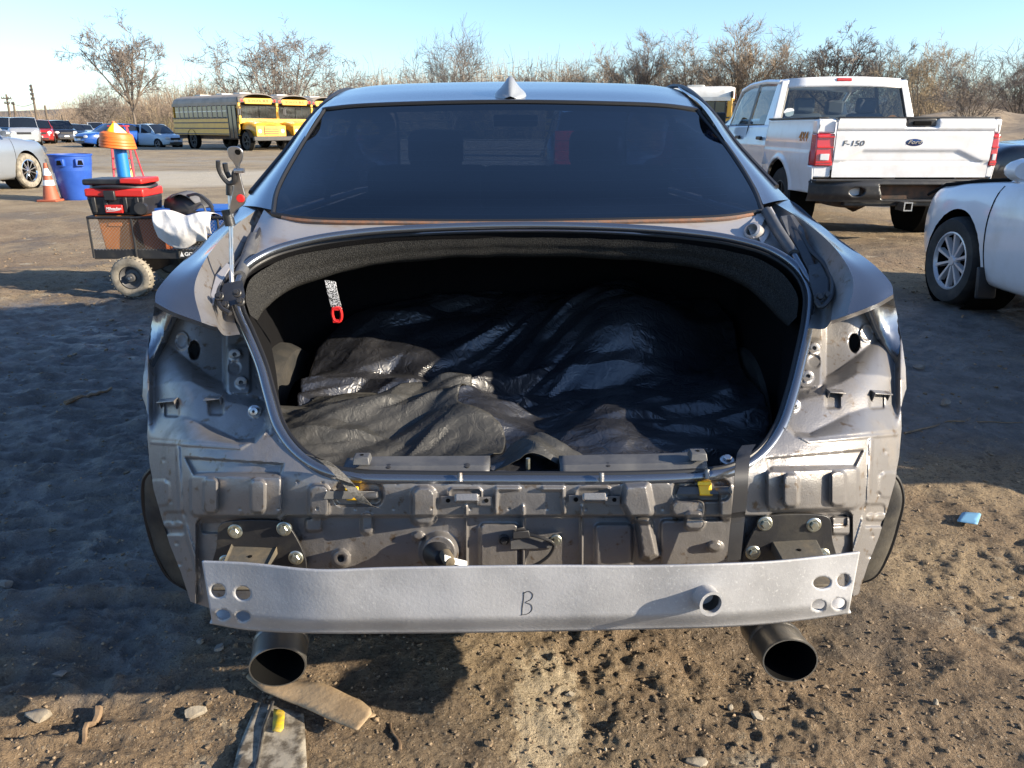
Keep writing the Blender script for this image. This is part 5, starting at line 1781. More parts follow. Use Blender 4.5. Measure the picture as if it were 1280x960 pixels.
# ================================================================== WHITE PICKUP
def pickup():
    T_ = thing('white_pickup', 'white four-door pickup with closed tailgate parked right of the sedan', 'pickup', (4.42, 11.4, 0), absolute=True)
    XL, XR, YT = 3.39, 5.44, 9.0
    xc = (XL + XR) / 2
    # tailgate skin
    def tg(U, V):
        Y = np.full(U.shape, YT)
        e = 0.02 * sstep(0.0, 0.03, 1.365 - V)
        e += 0.030 * sstep(1.232, 1.226, V) * 0 + 0.022 * sstep(1.225, 1.245, V)
        e -= 0.012 * np.exp(-((V - 1.235) / 0.006) ** 2)
        trap = poly_sdf(U, V, [(3.72, 1.20), (3.86, 0.985), (5.05, 0.985), (5.24, 0.90), (5.3, 1.21)])
        e += 0.022 * sstep(0.02, -0.02, poly_sdf(U, V, [(3.70, 0.90), (3.92, 1.02), (4.98, 1.02), (5.26, 0.90)])) * -1
        e += 0.014 * sstep(0.90, 0.92, V) * sstep(1.235, 1.20, V)
        e -= 0.05 * sstep(0.012, -0.012, rrect(U, V, 4.36, 1.27, 4.72, 1.42, 0.03))
        return U, Y - e, V
    ol = [(3.605, 0.735), (5.345, 0.735), (5.35, 1.33), (5.33, 1.362), (3.625, 1.362), (3.605, 1.33)]
    vs, fs = masked_grid(np.arange(3.58, 5.40, 0.014), np.arange(0.72, 1.39, 0.014), ol, [], tg)
    tgo = MB().add(vs, fs).build('tailgate', 'white_paint', T_, smooth=50)
    MB().box((4.475, YT + 0.03, 1.05), (1.70, 0.03, 0.60)).build('tailgate_inner', 'white_paint', tgo)
    MB().box((4.475, YT + 0.03, 1.372), (1.72, 0.09, 0.022)).build('tailgate_cap', 'black_plastic', tgo, bevel=0.006)
    MB().box((4.54, YT + 0.012, 1.325), (0.33, 0.05, 0.09)).build('handle_recess', 'black_plastic', tgo, bevel=0.015)
    MB().box((4.54, YT - 0.022, 1.315), (0.20, 0.02, 0.045)).build('tailgate_handle', 'soot', tgo, bevel=0.008)
    ex, ez = 4.475, 1.11
    ov = MB().lathe([(0, 0.016), (0.08, 0.014), (0.115, 0.006), (0.118, -0.004)], 36, aim((ex, YT - 0.024, ez), (0, -1, 0)), sy=0.40).build('oval_emblem', 'emblem_blue', tgo)
    MB().tube([(ex + 0.117 * math.cos(a), YT - 0.026, ez + 0.047 * math.sin(a)) for a in np.linspace(0, 2 * math.pi, 36, endpoint=False)], 0.004, 6, close=True).build('emblem_ring', 'chrome', ov)
    Tm = Matrix.Translation((ex, YT - 0.042, ez + 0.004)) @ Matrix.Rotation(R(90), 4, 'X')
    text_mesh('emblem_script', 'Ford', 0.062, 'chrome', ov, Tm, 0.002, 0.35, 0.0005, 1.25)
    Tm = Matrix.Translation((3.80, YT - 0.036, 1.10)) @ Matrix.Rotation(R(90), 4, 'X')
    text_mesh('model_lettering', 'F-150', 0.082, 'grey_plastic', tgo, Tm, 0.003, 0.15, 0.0, 1.3)
    # lamps
    for x0, x1 in ((XL + 0.005, 3.598), (5.352, XR - 0.005)):
        m_ = MB().hexa([(x0, YT - 0.03, 0.86), (x1, YT - 0.03, 0.86), (x1, YT + 0.06, 0.86), (x0, YT + 0.16, 0.86)], [(x0, YT - 0.01, 1.205), (x1, YT - 0.01, 1.205), (x1, YT + 0.06, 1.205), (x0, YT + 0.16, 1.205)])
        tl = m_.build('tail_light', 'lamp_red', T_, bevel=0.012)
        MB().box(((x0 + x1) / 2, YT - 0.031, 0.955), ((x1 - x0) * 0.5, 0.02, 0.07)).build('reversing_lamp', 'lamp_clear', tl, bevel=0.005)
        for zz in (1.17, 1.06, 0.90):
            MB().box(((x0 + x1) / 2, YT - 0.028, zz), ((x1 - x0) * 0.9, 0.02, 0.012)).build('lamp_rib', 'red_plastic', tl)
        MB().box(((x0 + x1) / 2, YT + 0.075, 1.283), (x1 - x0 + 0.004, 0.15, 0.152)).build('bed_corner', 'white_paint', T_, bevel=0.02)
        MB().box(((x0 + x1) / 2, YT + 0.075, 0.795), (x1 - x0 + 0.004, 0.15, 0.126)).build('bed_corner', 'white_paint', T_, bevel=0.015)
    # bed sides with arches
    ax_r, wr = 10.15, 0.40
    for s_, xo in ((-1, XL), (1, XR)):
        ar = [(ax_r + (wr + 0.075) * math.cos(a), 0.42 + (wr + 0.075) * math.sin(a)) for a in np.linspace(R(-60), R(240), 30)]
        ol2 = [(9.0, 0.56), (9.0, 0.86), (9.14, 0.86), (9.14, 1.205), (9.0, 1.205), (9.0, 1.34), (9.03, 1.365), (10.78, 1.365), (10.78, 0.52)]
        def fn(U, V, s_=s_, xo=xo):
            d = np.hypot(U - ax_r, V - 0.42)
            fl = 0.022 * np.exp(-((d - wr - 0.085) / 0.035) ** 2)
            x = xo - s_ * (0.03 * sstep(1.1, 1.365, V) + 0.02 * sstep(0.9, 0.6, V) + 0.008 * sstep(1.0, 1.02, V)) + s_ * fl
            return x, U, V
        vs, fs = masked_grid(np.arange(8.98, 10.82, 0.02), np.arange(0.5, 1.40, 0.02), ol2, [ar], fn)
        bs = MB().add(vs, fs).build('bed_side', 'white_paint', T_, smooth=50, solid=0.01)
        MB().box((xo - s_ * 0.07, 9.9, 1.372), (0.12, 1.74, 0.02)).build('bed_rail_cap', 'black_plastic', bs, bevel=0.006)
        MB().box((xo - s_ * 0.16, 9.9, 1.08), (0.02, 1.7, 0.56)).build('bed_inner_side', 'white_paint', bs)
        MB().lathe([(0, -0.34), (wr + 0.08, -0.34), (wr + 0.08, -0.02)], 24, Matrix.Translation((xo, ax_r, 0.42)) @ Matrix.Rotation(R(90) * s_, 4, 'Y')).build('wheel_housing', 'soot', T_)
        wheel(T_, (xo - s_ * 0.17, ax_r, wr), wr, 0.27, s_, 'rubber', 'black_metal', 6, rimr=0.58)
        wheel(T_, (xo - s_ * 0.17, 13.85, wr), wr, 0.27, s_, 'rubber', 'black_metal', 6, rimr=0.58)
        if s_ < 0:
            Tm = Matrix.Translation((xo - 0.002, 9.40, 1.165)) @ Matrix.Rotation(R(-90), 4, 'Z') @ Matrix.Rotation(R(90), 4, 'X')
            text_mesh('drive_decal', '4X4', 0.15, 'orange_decal', bs, Tm, 0.003, 0.2, 0.0015, 1.1)
        # lower doors and front wing
        ol3 = [(10.80, 0.50), (13.1, 0.50), (13.36, 0.56), (13.4, 0.75), (13.55, 0.85), (14.15, 0.85), (14.3, 0.75), (14.35, 0.55), (14.75, 0.6), (14.8, 1.05), (14.5, 1.22), (13.2, 1.28), (10.80, 1.30)]
        def fn2(U, V, s_=s_, xo=xo):
            x = xo - s_ * (0.02 + 0.05 * sstep(1.05, 1.30, V) + 0.02 * sstep(0.85, 0.55, V) + 0.22 * sstep(14.2, 14.85, U) ** 2)
            x = x + s_ * 0.012 * np.exp(-((V - 1.02) / 0.03) ** 2)
            return x, U, V
        vs, fs = masked_grid(np.arange(10.76, 14.86, 0.035), np.arange(0.48, 1.36, 0.03), ol3, [], fn2)
        ds = MB().add(vs, fs).build('door_side', 'white_paint', T_, smooth=50, solid=0.01)
        for yy in (10.82, 11.85, 12.95):
            MB().tube([(xo - s_ * 0.012, yy, 0.54), (xo - s_ * 0.014, yy, 0.95), (xo - s_ * 0.065, yy, 1.29)], 0.006, 5).build('door_gap', 'soot', ds)
        for yy in (11.1, 12.15):
            MB().box((xo - s_ * 0.005, yy, 1.13), (0.035, 0.20, 0.045)).build('door_handle', 'black_plastic', ds, bevel=0.01)
        MB().box((xo + s_ * 0.12, 12.85, 1.36), (0.20, 0.12, 0.26)).build('door_mirror', 'black_plastic', T_, bevel=0.03)
        # cab side: pillars and panes
        xb, xt = xo - s_ * 0.07, xo - s_ * 0.20
        lo_ = lambda y: Vector((xb, y, 1.30))
        def hi_(y):
            return Vector((xt, y, float(np.interp(y, [10.80, 10.98, 11.6, 12.3, 12.75, 13.35], [1.30, 1.84, 1.875, 1.865, 1.80, 1.32]))))
        def band(ya, yb, nm, mt, a=0.0, b=1.0, inset=0.0):
            g_ = []
            for y in np.linspace(ya, yb, 8):
                p, q = lo_(y), hi_(y)
                if y < 10.98:
                    q = Vector((xt + (xb - xt) * (10.98 - y) / 0.18, y, q.z))
                g_.append([tuple(p + (q - p) * f - Vector((s_ * inset, 0, 0))) for f in (a, a + (b - a) * 0.5, b)])
            MB().grid(g_).build(nm, mt, T_, solid=0.0)
        band(10.80, 11.12, 'cab_pillar', 'white_paint')
        band(11.12, 11.82, 'side_window', 'truck_glass', 0.02, 0.90, 0.008)
        band(11.82, 11.93, 'cab_pillar', 'black_plastic')
        band(11.93, 12.9, 'side_window', 'truck_glass', 0.02, 0.90, 0.008)
        band(12.9, 13.34, 'cab_pillar', 'white_paint')
        MB().tube([tuple(hi_(y)) for y in np.linspace(10.98, 13.3, 30)], 0.03, 8).build('roof_edge', 'white_paint', T_)
    # roof, windows across
    xs = np.linspace(-1, 1, 11)
    hw = (XR - XL) / 2 - 0.20
    MB().grid([[(xc + x * hw, y, z + 0.04 * (1 - x * x)) for x in xs] for y, z in cr([(10.96, 1.845), (11.2, 1.875), (11.8, 1.885), (12.4, 1.865), (12.75, 1.80)], 20)]).build('cab_roof', 'white_paint', T_, solid=0.03)
    hb = (XR - XL) / 2 - 0.07
    rw = lambda f, x: (xc + x * (hb + (hw - hb) * f), 10.83 + 0.14 * f - 0.03 * (1 - x * x), 1.30 + 0.55 * f + 0.03 * (1 - x * x) * f)
    MB().grid([[rw(f, x) for x in np.linspace(-0.90, 0.90, 13)] for f in np.linspace(0.04, 0.84, 6)]).build('rear_window', 'truck_glass', T_)
    for a, b, c, d in ((-1, -0.89, 0, 1), (0.89, 1, 0, 1), (-0.9, 0.9, 0.83, 1.04)):
        MB().grid([[rw(f, x) for x in np.linspace(a, b, 7)] for f in np.linspace(c, d, 5)]).build('cab_back_frame', 'white_paint', T_, solid=0.02)
    for a in (-0.895, 0.895):
        MB().tube([rw(f, a) for f in np.linspace(0.02, 0.92, 6)], 0.022, 6).build('window_seal', 'seal_rubber', T_)
    MB().grid([[rw(f, x) for x in np.linspace(-1, 1, 9)] for f in np.linspace(-0.9, 0.05, 4)]).build('cab_back', 'white_paint', T_, solid=0.02)
    MB().grid([[(xc + x * hw * 0.98, 12.76, 1.80 + 0.04 * (1 - x * x)) for x in xs], [(xc + x * hb * 0.97, 13.34 + 0.08 * (1 - x * x), 1.31) for x in xs]]).build('windscreen', 'truck_glass', T_)
    bl = MB().box((xc - 0.02, 10.985, 1.868), (0.52, 0.12, 0.045)).build('roof_lamp_housing', 'steel', T_, bevel=0.015)
    MB().box((xc - 0.02, 10.945, 1.868), (0.20, 0.08, 0.04)).build('high_brake_light', 'lamp_red', bl, bevel=0.008)
    MB().grid(surf([[(xc + t_ * h_, y_, z_ + 0.05 * (1 - t_ * t_)) for t_ in (-1, -0.5, 0, 0.5, 1)] for y_, h_, z_ in ((13.3, 0.94, 1.28), (14.0, 0.93, 1.25), (14.6, 0.86, 1.18), (14.82, 0.78, 1.02))], 13, 12, True)).build('bonnet', 'white_paint', T_)
    MB().box((xc, 14.78, 0.8), (1.5, 0.08, 0.5)).build('front_grille', 'black_plastic', T_, bevel=0.03)
    # inside
    for dx in (-0.42, 0.42):
        for yy in (11.15, 12.25):
            MB().box((xc + dx, yy, 1.20), (0.5, 0.14, 0.5), (R(-8), 0, 0)).build('cab_seat', 'seat_grey', T_, bevel=0.05)
            MB().box((xc + dx, yy + 0.02, 1.55), (0.27, 0.11, 0.20)).build('cab_headrest', 'seat_grey', T_, bevel=0.04)
    MB().box((xc, 13.0, 1.18), (1.6, 0.4, 0.25)).build('cab_dashboard', 'black_plastic', T_, bevel=0.05)
    st = MB().prism([(xc - 0.72 + 0.06 * (1 + 0.35 * ((k * 7) % 5) / 5) * math.cos(a), 10.862, 1.46 + 0.05 * (1 + 0.3 * ((k * 3) % 4) / 4) * math.sin(a)) for k, a in enumerate(np.linspace(0, 2 * math.pi, 14, endpoint=False))], (0, -0.002, 0))
    st.build('window_sticker', 'white_plastic', T_)
    MB().prism([(xc + 0.66 + 0.05 * math.cos(a) * (1 + 0.3 * (k % 2)), 10.862, 1.39 + 0.035 * math.sin(a)) for k, a in enumerate(np.linspace(0, 2 * math.pi, 12, endpoint=False))], (0, -0.002, 0)).build('window_sticker', 'orange_decal', T_)
    # bed floor, frame, axle
    MB().box((xc, 9.9, 0.80), (1.72, 1.76, 0.03)).build('bed_floor', 'black_plastic', T_)
    for dx in (-0.45, 0.45):
        MB().box((xc + dx, 11.6, 0.56), (0.08, 5.4, 0.14)).build('chassis_rail', 'undercarriage', T_)
    MB().tube([(XL + 0.25, 10.15, 0.40), (xc - 0.2, 10.15, 0.40), (xc, 10.15, 0.40), (xc + 0.2, 10.15, 0.40), (XR - 0.25, 10.15, 0.40)], [0.05, 0.07, 0.17, 0.07, 0.05], 12).build('rear_axle', 'undercarriage', T_)
    MB().lathe([(0, -0.11), (0.24, -0.11), (0.36, -0.09), (0.38, 0), (0.36, 0.09), (0.24, 0.11), (0, 0.11)], 24, Matrix.Translation((xc - 0.45, 9.42, 0.50)) @ Matrix.Rotation(R(6), 4, 'X'), sx=0.75, sy=0.75).build('spare_wheel', 'undercarriage', T_)
    # bumper
    ob = [(XL - 0.01, 0.47), (XR + 0.01, 0.47), (XR + 0.01, 0.70), (XL - 0.01, 0.70)]
    hol = [circ(XL + 0.48, 0.585, 0.085, 0.048, 22), [(4.16, 0.50), (4.88, 0.50), (4.80, 0.655), (4.10, 0.655)]]
    def bf(U, V):
        y = 8.86 + 0.16 * (np.abs(U - xc) / 1.03) ** 4 + 0.03 * sstep(0.56, 0.48, V) + 0.012 * sstep(0.655, 0.675, V)
        return U, y, V
    vs, fs = masked_grid(np.arange(3.36, 5.48, 0.016), np.arange(0.455, 0.715, 0.012), ob, hol, bf)
    bu = MB().add(vs, fs).build('rear_bumper', 'black_metal', T_, smooth=50, solid=0.02, off=-1)
    MB().box((xc, 8.95, 0.705), (2.05, 0.18, 0.02)).build('bumper_step', 'black_plastic', bu, bevel=0.006)
    MB().prism([(p[0], 8.93, p[1]) for p in circ(XL + 0.48, 0.585, 0.084, 0.047, 22)], (0, 0.01, 0)).build('oval_patch', 'white_plastic', bu)
    MB().box((4.49, 8.96, 0.575), (0.76, 0.02, 0.16)).build('plate_recess', 'undercarriage', bu)
    for dx in (-0.42, 0.42):
        MB().tube([(4.49 + dx * 0.95, 8.862, 0.655), (4.49 + dx * 0.82, 8.865, 0.50)], 0.008, 6).build('recess_edge', 'steel', bu)
    hb_ = MB()
    for dx, dz, w_, h_ in ((-0.042, 0, 0.012, 0.096), (0.042, 0, 0.012, 0.096), (0, 0.042, 0.072, 0.012), (0, -0.042, 0.072, 0.012)):
        hb_.box((4.42 + dx, 8.86, 0.43 + dz), (w_, 0.20, h_))
    hb_.build('hitch_receiver', 'steel', bu)
    MB().box((4.42, 8.98, 0.46), (1.3, 0.10, 0.08)).build('hitch_bar', 'black_metal', bu, bevel=0.01)


pickup()


# ================================================================== SCHOOL BUSES
def bus(label, roofmat, loc, rz):
    t = thing('school_bus', label, 'bus', loc, rz, 'yellow school buses')
    HL, HW = 3.9, 1.2      # body half length, half width; hood in front of +HL
    rows = []
    sec = [(-HW, 0.75), (-HW, 1.2), (-HW, 1.75), (-HW, 2.38)]
    for s_ in (-1, 1):
        MB().box((s_ * (HW - 0.02), 0, 1.22), (0.05, 2 * HL, 0.92)).build('side_wall', 'bus_yellow', t)
        MB().box((s_ * (HW - 0.02), 0, 2.40), (0.05, 2 * HL, 0.16)).build('header_panel', roofmat, t)
        for z_ in (0.82, 1.12, 1.42, 1.66):
            MB().box((s_ * (HW + 0.012), 0, z_), (0.035, 2 * HL, 0.055)).build('rub_rail', 'black_plastic', t)
        n = 11
        for k in range(n):
            y_ = -HL + 0.30 + (2 * HL - 1.5) * (k + 0.5) / n
            wdt = (2 * HL - 1.5) / n
            f_ = MB().box((s_ * (HW - 0.03), y_, 2.0), (0.03, wdt - 0.10, 0.58)).build('window', 'dark_glass', t)
            MB().box((s_ * (HW - 0.012), y_, 2.02), (0.03, wdt - 0.10, 0.03)).build('window_bar', 'steel', f_)
            MB().box((s_ * (HW - 0.02), y_ + wdt / 2, 2.0), (0.05, 0.10, 0.66)).build('window_post', 'bus_roof_tan', t)
        MB().box((s_ * (HW - 0.02), HL - 1.16, 2.0), (0.05, 0.12, 0.66)).build('window_post', 'black_plastic', t)
    # entrance door on the right-hand side
    MB().box((HW + 0.012, HL - 0.62, 1.45), (0.04, 0.86, 1.65)).build('entrance_door', 'dark_glass', t)
    for dy in (-0.43, 0.0, 0.43):
        MB().box((HW + 0.03, HL - 0.62 + dy, 1.45), (0.04, 0.06, 1.7)).build('door_post', 'black_plastic', t)
    MB().box((-HW - 0.005, HL - 0.6, 2.0), (0.04, 0.8, 0.6)).build('driver_window', 'dark_glass', t)
    # roof
    g_ = []
    for y_, f in ((-HL - 0.06, 0.86), (-HL + 0.05, 0.98), (-HL + 0.3, 1), (0, 1), (HL - 0.3, 1), (HL - 0.05, 0.98), (HL + 0.14, 0.86)):
        g_.append([(x * f, y_, 2.44 + (z - 2.44) * f) for x, z in cr([(-HW, 2.40), (-HW * 0.93, 2.66), (-HW * 0.6, 2.86), (0, 2.93), (HW * 0.6, 2.86), (HW * 0.93, 2.66), (HW, 2.40)], 19)])
    MB().grid(g_).build('roof', roofmat, t)
    for y_ in (-2.2, 0.4, 2.4):
        MB().box((0, y_, 2.95), (0.7, 0.7, 0.07)).build('roof_hatch', 'bus_roof_white', t, bevel=0.02)
    MB().box((0, -HL - 0.02, 1.6), (2.3, 0.05, 1.7)).build('rear_wall', 'bus_yellow', t)
    MB().box((0, -HL, 1.0), (2.2, 0.2, 0.2)).build('rear_bumper', 'black_plastic', t)
    # front: cap with lamps, windscreen, hood
    MB().box((0, HL + 0.06, 2.52), (1.6, 0.10, 0.30)).build('sign_panel', 'bus_yellow', t, bevel=0.02)
    Tm = Matrix.Translation((0, HL + 0.114, 2.52)) @ Matrix.Rotation(R(180), 4, 'Z') @ Matrix.Rotation(R(90), 4, 'X')
    text_mesh('sign_lettering', 'SCHOOL BUS', 0.20, 'ink_black', t, Tm, 0.002, 0, 0.004, 1.0)
    for s_ in (-1, 1):
        for dx, mt in ((0.98, 'lamp_red'), (0.80, 'lamp_amber')):
            MB().lathe([(0, 0.03), (0.08, 0.025), (0.10, -0.02)], 14, aim((s_ * dx, HL + 0.08, 2.55), (0, 1, 0))).build('warning_lamp', mt, t)
        MB().box((s_ * 0.98, HL + 0.04, 2.56), (0.46, 0.12, 0.28)).build('lamp_hood', 'black_plastic', t, bevel=0.03)
        MB().box((s_ * 0.53, HL + 0.06, 1.93), (1.02, 0.04, 0.68), (R(-6), 0, 0)).build('windscreen_pane', 'clear_blue_pane', t)
        MB().box((s_ * 1.13, HL - 0.02, 1.9), (0.14, 0.20, 1.1)).build('front_post', 'bus_yellow', t, bevel=0.02)
        MB().tube([(s_ * 1.0, HL + 0.1, 2.3), (s_ * 1.35, HL + 0.45, 2.2), (s_ * 1.35, HL + 0.45, 1.8)], 0.025, 6).build('mirror_arm', 'black_plastic', t)
        MB().box((s_ * 1.35, HL + 0.42, 1.95), (0.22, 0.06, 0.36)).build('mirror', 'black_plastic', t, bevel=0.03)
    MB().box((0, HL + 0.04, 1.50), (2.3, 0.14, 0.24)).build('cowl', 'bus_yellow', t, bevel=0.03)
    hood = [[(-0.98 * f, y_, 0.72), (-0.98 * f, y_, 1.0), (-0.90 * f, y_, z_ - 0.10), (-0.55 * f, y_, z_), (0, y_, z_ + 0.04), (0.55 * f, y_, z_), (0.90 * f, y_, z_ - 0.10), (0.98 * f, y_, 1.0), (0.98 * f, y_, 0.72)] for y_, z_, f in ((HL, 1.52, 1.05), (HL + 0.4, 1.47, 1.0), (HL + 0.9, 1.38, 0.96), (HL + 1.15, 1.26, 0.92))]
    hd = MB().grid(surf(hood, 25, 14, True))
    hd.build('hood', 'bus_yellow', t)
    MB().box((0, HL + 1.15, 0.98), (1.78, 0.06, 0.58)).build('hood_front', 'bus_yellow', t, bevel=0.03)
    gr = MB().box((0, HL + 1.18, 1.0), (0.86, 0.05, 0.46)).build('grille', 'black_plastic', t, bevel=0.01)
    for k in range(5):
        MB().box((0, HL + 1.21, 0.82 + 0.09 * k), (0.84, 0.03, 0.045)).build('grille_bar', 'bus_yellow', gr)
    for s_ in (-1, 1):
        MB().lathe([(0, 0.03), (0.10, 0.025), (0.13, -0.02)], 14, aim((s_ * 0.68, HL + 1.17, 0.98), (0, 1, 0))).build('headlight', 'lamp_clear', t)
    MB().box((0, HL + 1.26, 0.60), (2.3, 0.16, 0.24)).build('front_bumper', 'black_metal', t, bevel=0.03)
    MB().box((0, 0, 0.66), (1.9, 2 * HL, 0.24)).build('chassis', 'undercarriage', t)
    for s_ in (-1, 1):
        for y_ in (-1.7, HL + 0.5):
            wheel(t, (s_ * 1.02, y_, 0.48), 0.48, 0.28, s_, 'rubber', 'black_metal', 5, rimr=0.6)
            MB().lathe([(0, -0.2), (0.58, -0.2), (0.58, 0.02)], 20, Matrix.Translation((s_ * (HW + 0.01), y_, 0.50)) @ Matrix.Rotation(R(90) * s_, 4, 'Y')).build('wheel_housing', 'soot', t)
    return t


glass_mat('clear_blue_pane', (0.35, 0.5, 0.55), 0.05, 0.12)
th_ = R(47)
b0x, b0y = -13.6 - math.sin(th_) * 4.2, 44.2 + math.cos(th_) * 4.2
labs = ['yellow school bus at the front of the row, its whole flank in view', 'second yellow school bus, right behind the front one, only its face showing',
        'third yellow school bus of the row, its windscreen near the sedan roof', 'fourth yellow school bus, mostly hidden behind the sedan roof']
B0 = bus(labs[0], 'bus_roof_tan', (b0x, b0y, gz(b0x, b0y)), math.pi + th_)
for k in (1, 2, 3):
    c = copy_tree(B0)
    c.location = (b0x + 1.25 * k, b0y + 2.7 * k, B0.location.z)
    c['label'] = labs[k]
bus('white-roofed yellow school bus beyond the sedan, left of the pickup', 'bus_roof_white', (5.6, 36.0, gz(5.6, 36)), R(-106))

# ================================================================== CART AND WHAT IT CARRIES
M('mesh_wire', (0.33, 0.31, 0.28), rough=0.6)
M('orange_bin', (0.58, 0.20, 0.05), (0.48, 0.155, 0.035), 6, rough=0.5)
M('brown_bin', (0.33, 0.09, 0.03), rough=0.5)
M('bag_white', (0.72, 0.71, 0.70), (0.62, 0.60, 0.58), 12, rough=0.45, bump=0.004, bscale=18)
M('tote_blue', (0.015, 0.10, 0.42), rough=0.45)
M('bin_blue', (0.018, 0.075, 0.36), (0.025, 0.09, 0.40), 5, rough=0.5)
M('cone_orange', (0.72, 0.16, 0.02), rough=0.5)
M('cone_faded', (0.34, 0.09, 0.045), rough=0.6)
M('cone_yellow', (0.82, 0.48, 0.01), rough=0.5)
M('cone_straw', (0.50, 0.38, 0.14), rough=0.6)
M('cone_white', (0.72, 0.72, 0.72), rough=0.5)
M('tube_blue', (0.012, 0.17, 0.52), rough=0.45)
M('toolbox_red', (0.55, 0.025, 0.02), rough=0.4)
M('ladder_red', (0.50, 0.04, 0.06), rough=0.5)
CX0, CX1, CY = -3.27, -1.93, 6.02
CT = thing('garden_cart', 'black wire-mesh hauling cart with dusty pneumatic tyres beside the sedan', 'cart', (-2.7, 6.3, 0), absolute=True)
zf, zr = 0.345, 0.615
dY = 0.62
xc = (CX0 + CX1) / 2
fr_ = MB().box((xc, CY + 0.014, zf - 0.012), (CX1 - CX0, 0.028, 0.075)).build('deck_beam', 'black_metal', CT, bevel=0.004)
fr_['label'] = 'front deck beam with white maker lettering'
MB().box((xc, CY + dY, zf - 0.012), (CX1 - CX0, 0.028, 0.075)).build('deck_beam', 'black_metal', CT, bevel=0.004)
MB().box((xc, CY + dY / 2, zf - 0.03), (CX1 - CX0 - 0.02, dY - 0.05, 0.012)).build('deck', 'black_metal', CT)
for y in (CY, CY + dY):
    MB().tube([(CX0, y, zr), (CX1, y, zr)], 0.011, 8).build('top_rail', 'black_metal', CT)
    for x in (CX0, CX0 + 0.335, CX0 + 0.67, CX0 + 1.0, CX1):
        MB().tube([(x, y, zf - 0.04), (x, y, zr)], 0.009, 8).build('upright', 'black_metal', CT)
    m = MB()
    h_ = zr - zf - 0.03
    n = int((CX1 - CX0) / 0.026)
    for k in range(-int(h_ / 0.026), n + 1):
        for sg in (1, -1):
            a0 = CX0 + 0.026 * k if sg > 0 else CX0 + 0.026 * k + h_
            p0, p1 = np.array((a0, zf + 0.02)), np.array((a0 + sg * h_, zr))
            # clip to the side
            lo, hi = 0.0, 1.0
            d_ = p1[0] - p0[0]
            for bound, s2 in ((CX0, 1), (CX1, -1)):
                t_ = (bound - p0[0]) / d_
                if s2 * d_ > 0:
                    lo = max(lo, t_)
                else:
                    hi = min(hi, t_)
            if hi > lo:
                q0, q1 = p0 + (p1 - p0) * lo, p0 + (p1 - p0) * hi
                m.tube([(q0[0], y, q0[1]), (q1[0], y, q1[1])], 0.0010, 3, caps=False)
    o = m.build('wire_mesh', 'mesh_wire', CT, smooth=0)
    o['kind'] = 'stuff'
for x in (CX0, CX1):
    MB().tube([(x, CY, zr), (x, CY + dY, zr)], 0.011, 8).build('end_rail', 'black_metal', CT)
for x in (CX0 + 0.30, CX1 - 0.28):
    MB().tube([(x, CY - 0.06, 0.155), (x, CY + dY + 0.06, 0.155)], 0.010, 8).build('axle', 'black_metal', CT)
    MB().box((x, CY + dY / 2, 0.24), (0.10, dY * 0.8, 0.17)).build('axle_stand', 'black_metal', CT, bevel=0.01)
    for y, s_ in ((CY - 0.05, -1), (CY + dY + 0.03, 1)):
        T = Matrix.Translation((x, y, 0.162)) @ Matrix.Rotation(R(90 if s_ > 0 else -90), 4, 'X') @ Matrix.Rotation(0, 4, 'Z')
        T = Matrix.Translation((x, y, 0.162)) @ Matrix.Rotation(R(90) * (1 if s_ < 0 else -1), 4, 'X')
        wh = MB().lathe([(0.0, -0.02), (0.085, -0.02), (0.092, 0.025), (0.085, 0.03), (0.06, 0.0), (0.035, 0.005), (0.03, 0.04), (0.0, 0.042)], 28, T).build('cart_wheel', 'white_plastic' if False else 'grey_plastic', CT)
        prof = [(0.09, -0.035), (0.12, -0.047), (0.148, -0.038), (0.160, -0.015), (0.162, 0.0), (0.160, 0.015), (0.148, 0.038), (0.12, 0.047), (0.09, 0.035)]
        ty = MB().lathe(prof, 40, T)
        for k in range(30):
            for w_ in (-0.022, 0.022):
                a = 2 * math.pi * (k + (0.5 if w_ > 0 else 0)) / 30
                ty.box(tuple(T @ Vector((0.158 * math.cos(a), 0.158 * math.sin(a), w_))), (0.006, 0.030, 0.007), (0, -a, 0))
        ty.build('tyre', 'rubber_dusty', wh)
        MB().lathe([(0, 0.055), (0.012, 0.055), (0.016, 0.04), (0.016, 0.0)], 14, T).build('hub_cap', 'steel', wh)
Tm = Matrix.Translation((CX0 + 0.80, CY - 0.0022, zf - 0.012)) @ Matrix.Rotation(R(90), 4, 'X')
text_mesh('maker_lettering', 'GORILLA', 0.040, 'white_plastic', fr_, Tm, 0.001, 0, 0.001, 1.1)
MB().prism([(CX0 + 0.675, CY - 0.003, zf - 0.03), (CX0 + 0.705, CY - 0.003, zf - 0.03), (CX0 + 0.690, CY - 0.003, zf + 0.008)], (0, 0.002, 0)).build('maker_mark', 'white_plastic', fr_)


def bin_(name, label, mat, x0, x1, y0, y1, z0, z1, lid=True, cat='bin', taper=0.02):
    t = thing(name, label, cat, ((x0 + x1) / 2, (y0 + y1) / 2, z0), absolute=True)
    lo = [(x0 + taper, y0 + taper, z0), (x1 - taper, y0 + taper, z0), (x1 - taper, y1 - taper, z0), (x0 + taper, y1 - taper, z0)]
    hi = [(x0, y0, z1), (x1, y0, z1), (x1, y1, z1), (x0, y1, z1)]
    MB().hexa(lo, hi).build('bin_body', mat, t, bevel=0.012)
    if lid:
        MB().box(((x0 + x1) / 2, (y0 + y1) / 2, z1 + 0.008), (x1 - x0 + 0.02, y1 - y0 + 0.02, 0.022)).build('bin_rim', mat, t, bevel=0.006)
    MB().box(((x0 + x1) / 2, y0 + 0.004, z1 - 0.05), ((x1 - x0) * 0.4, 0.014, 0.03)).build('bin_grip', mat, t, bevel=0.005)
    return t


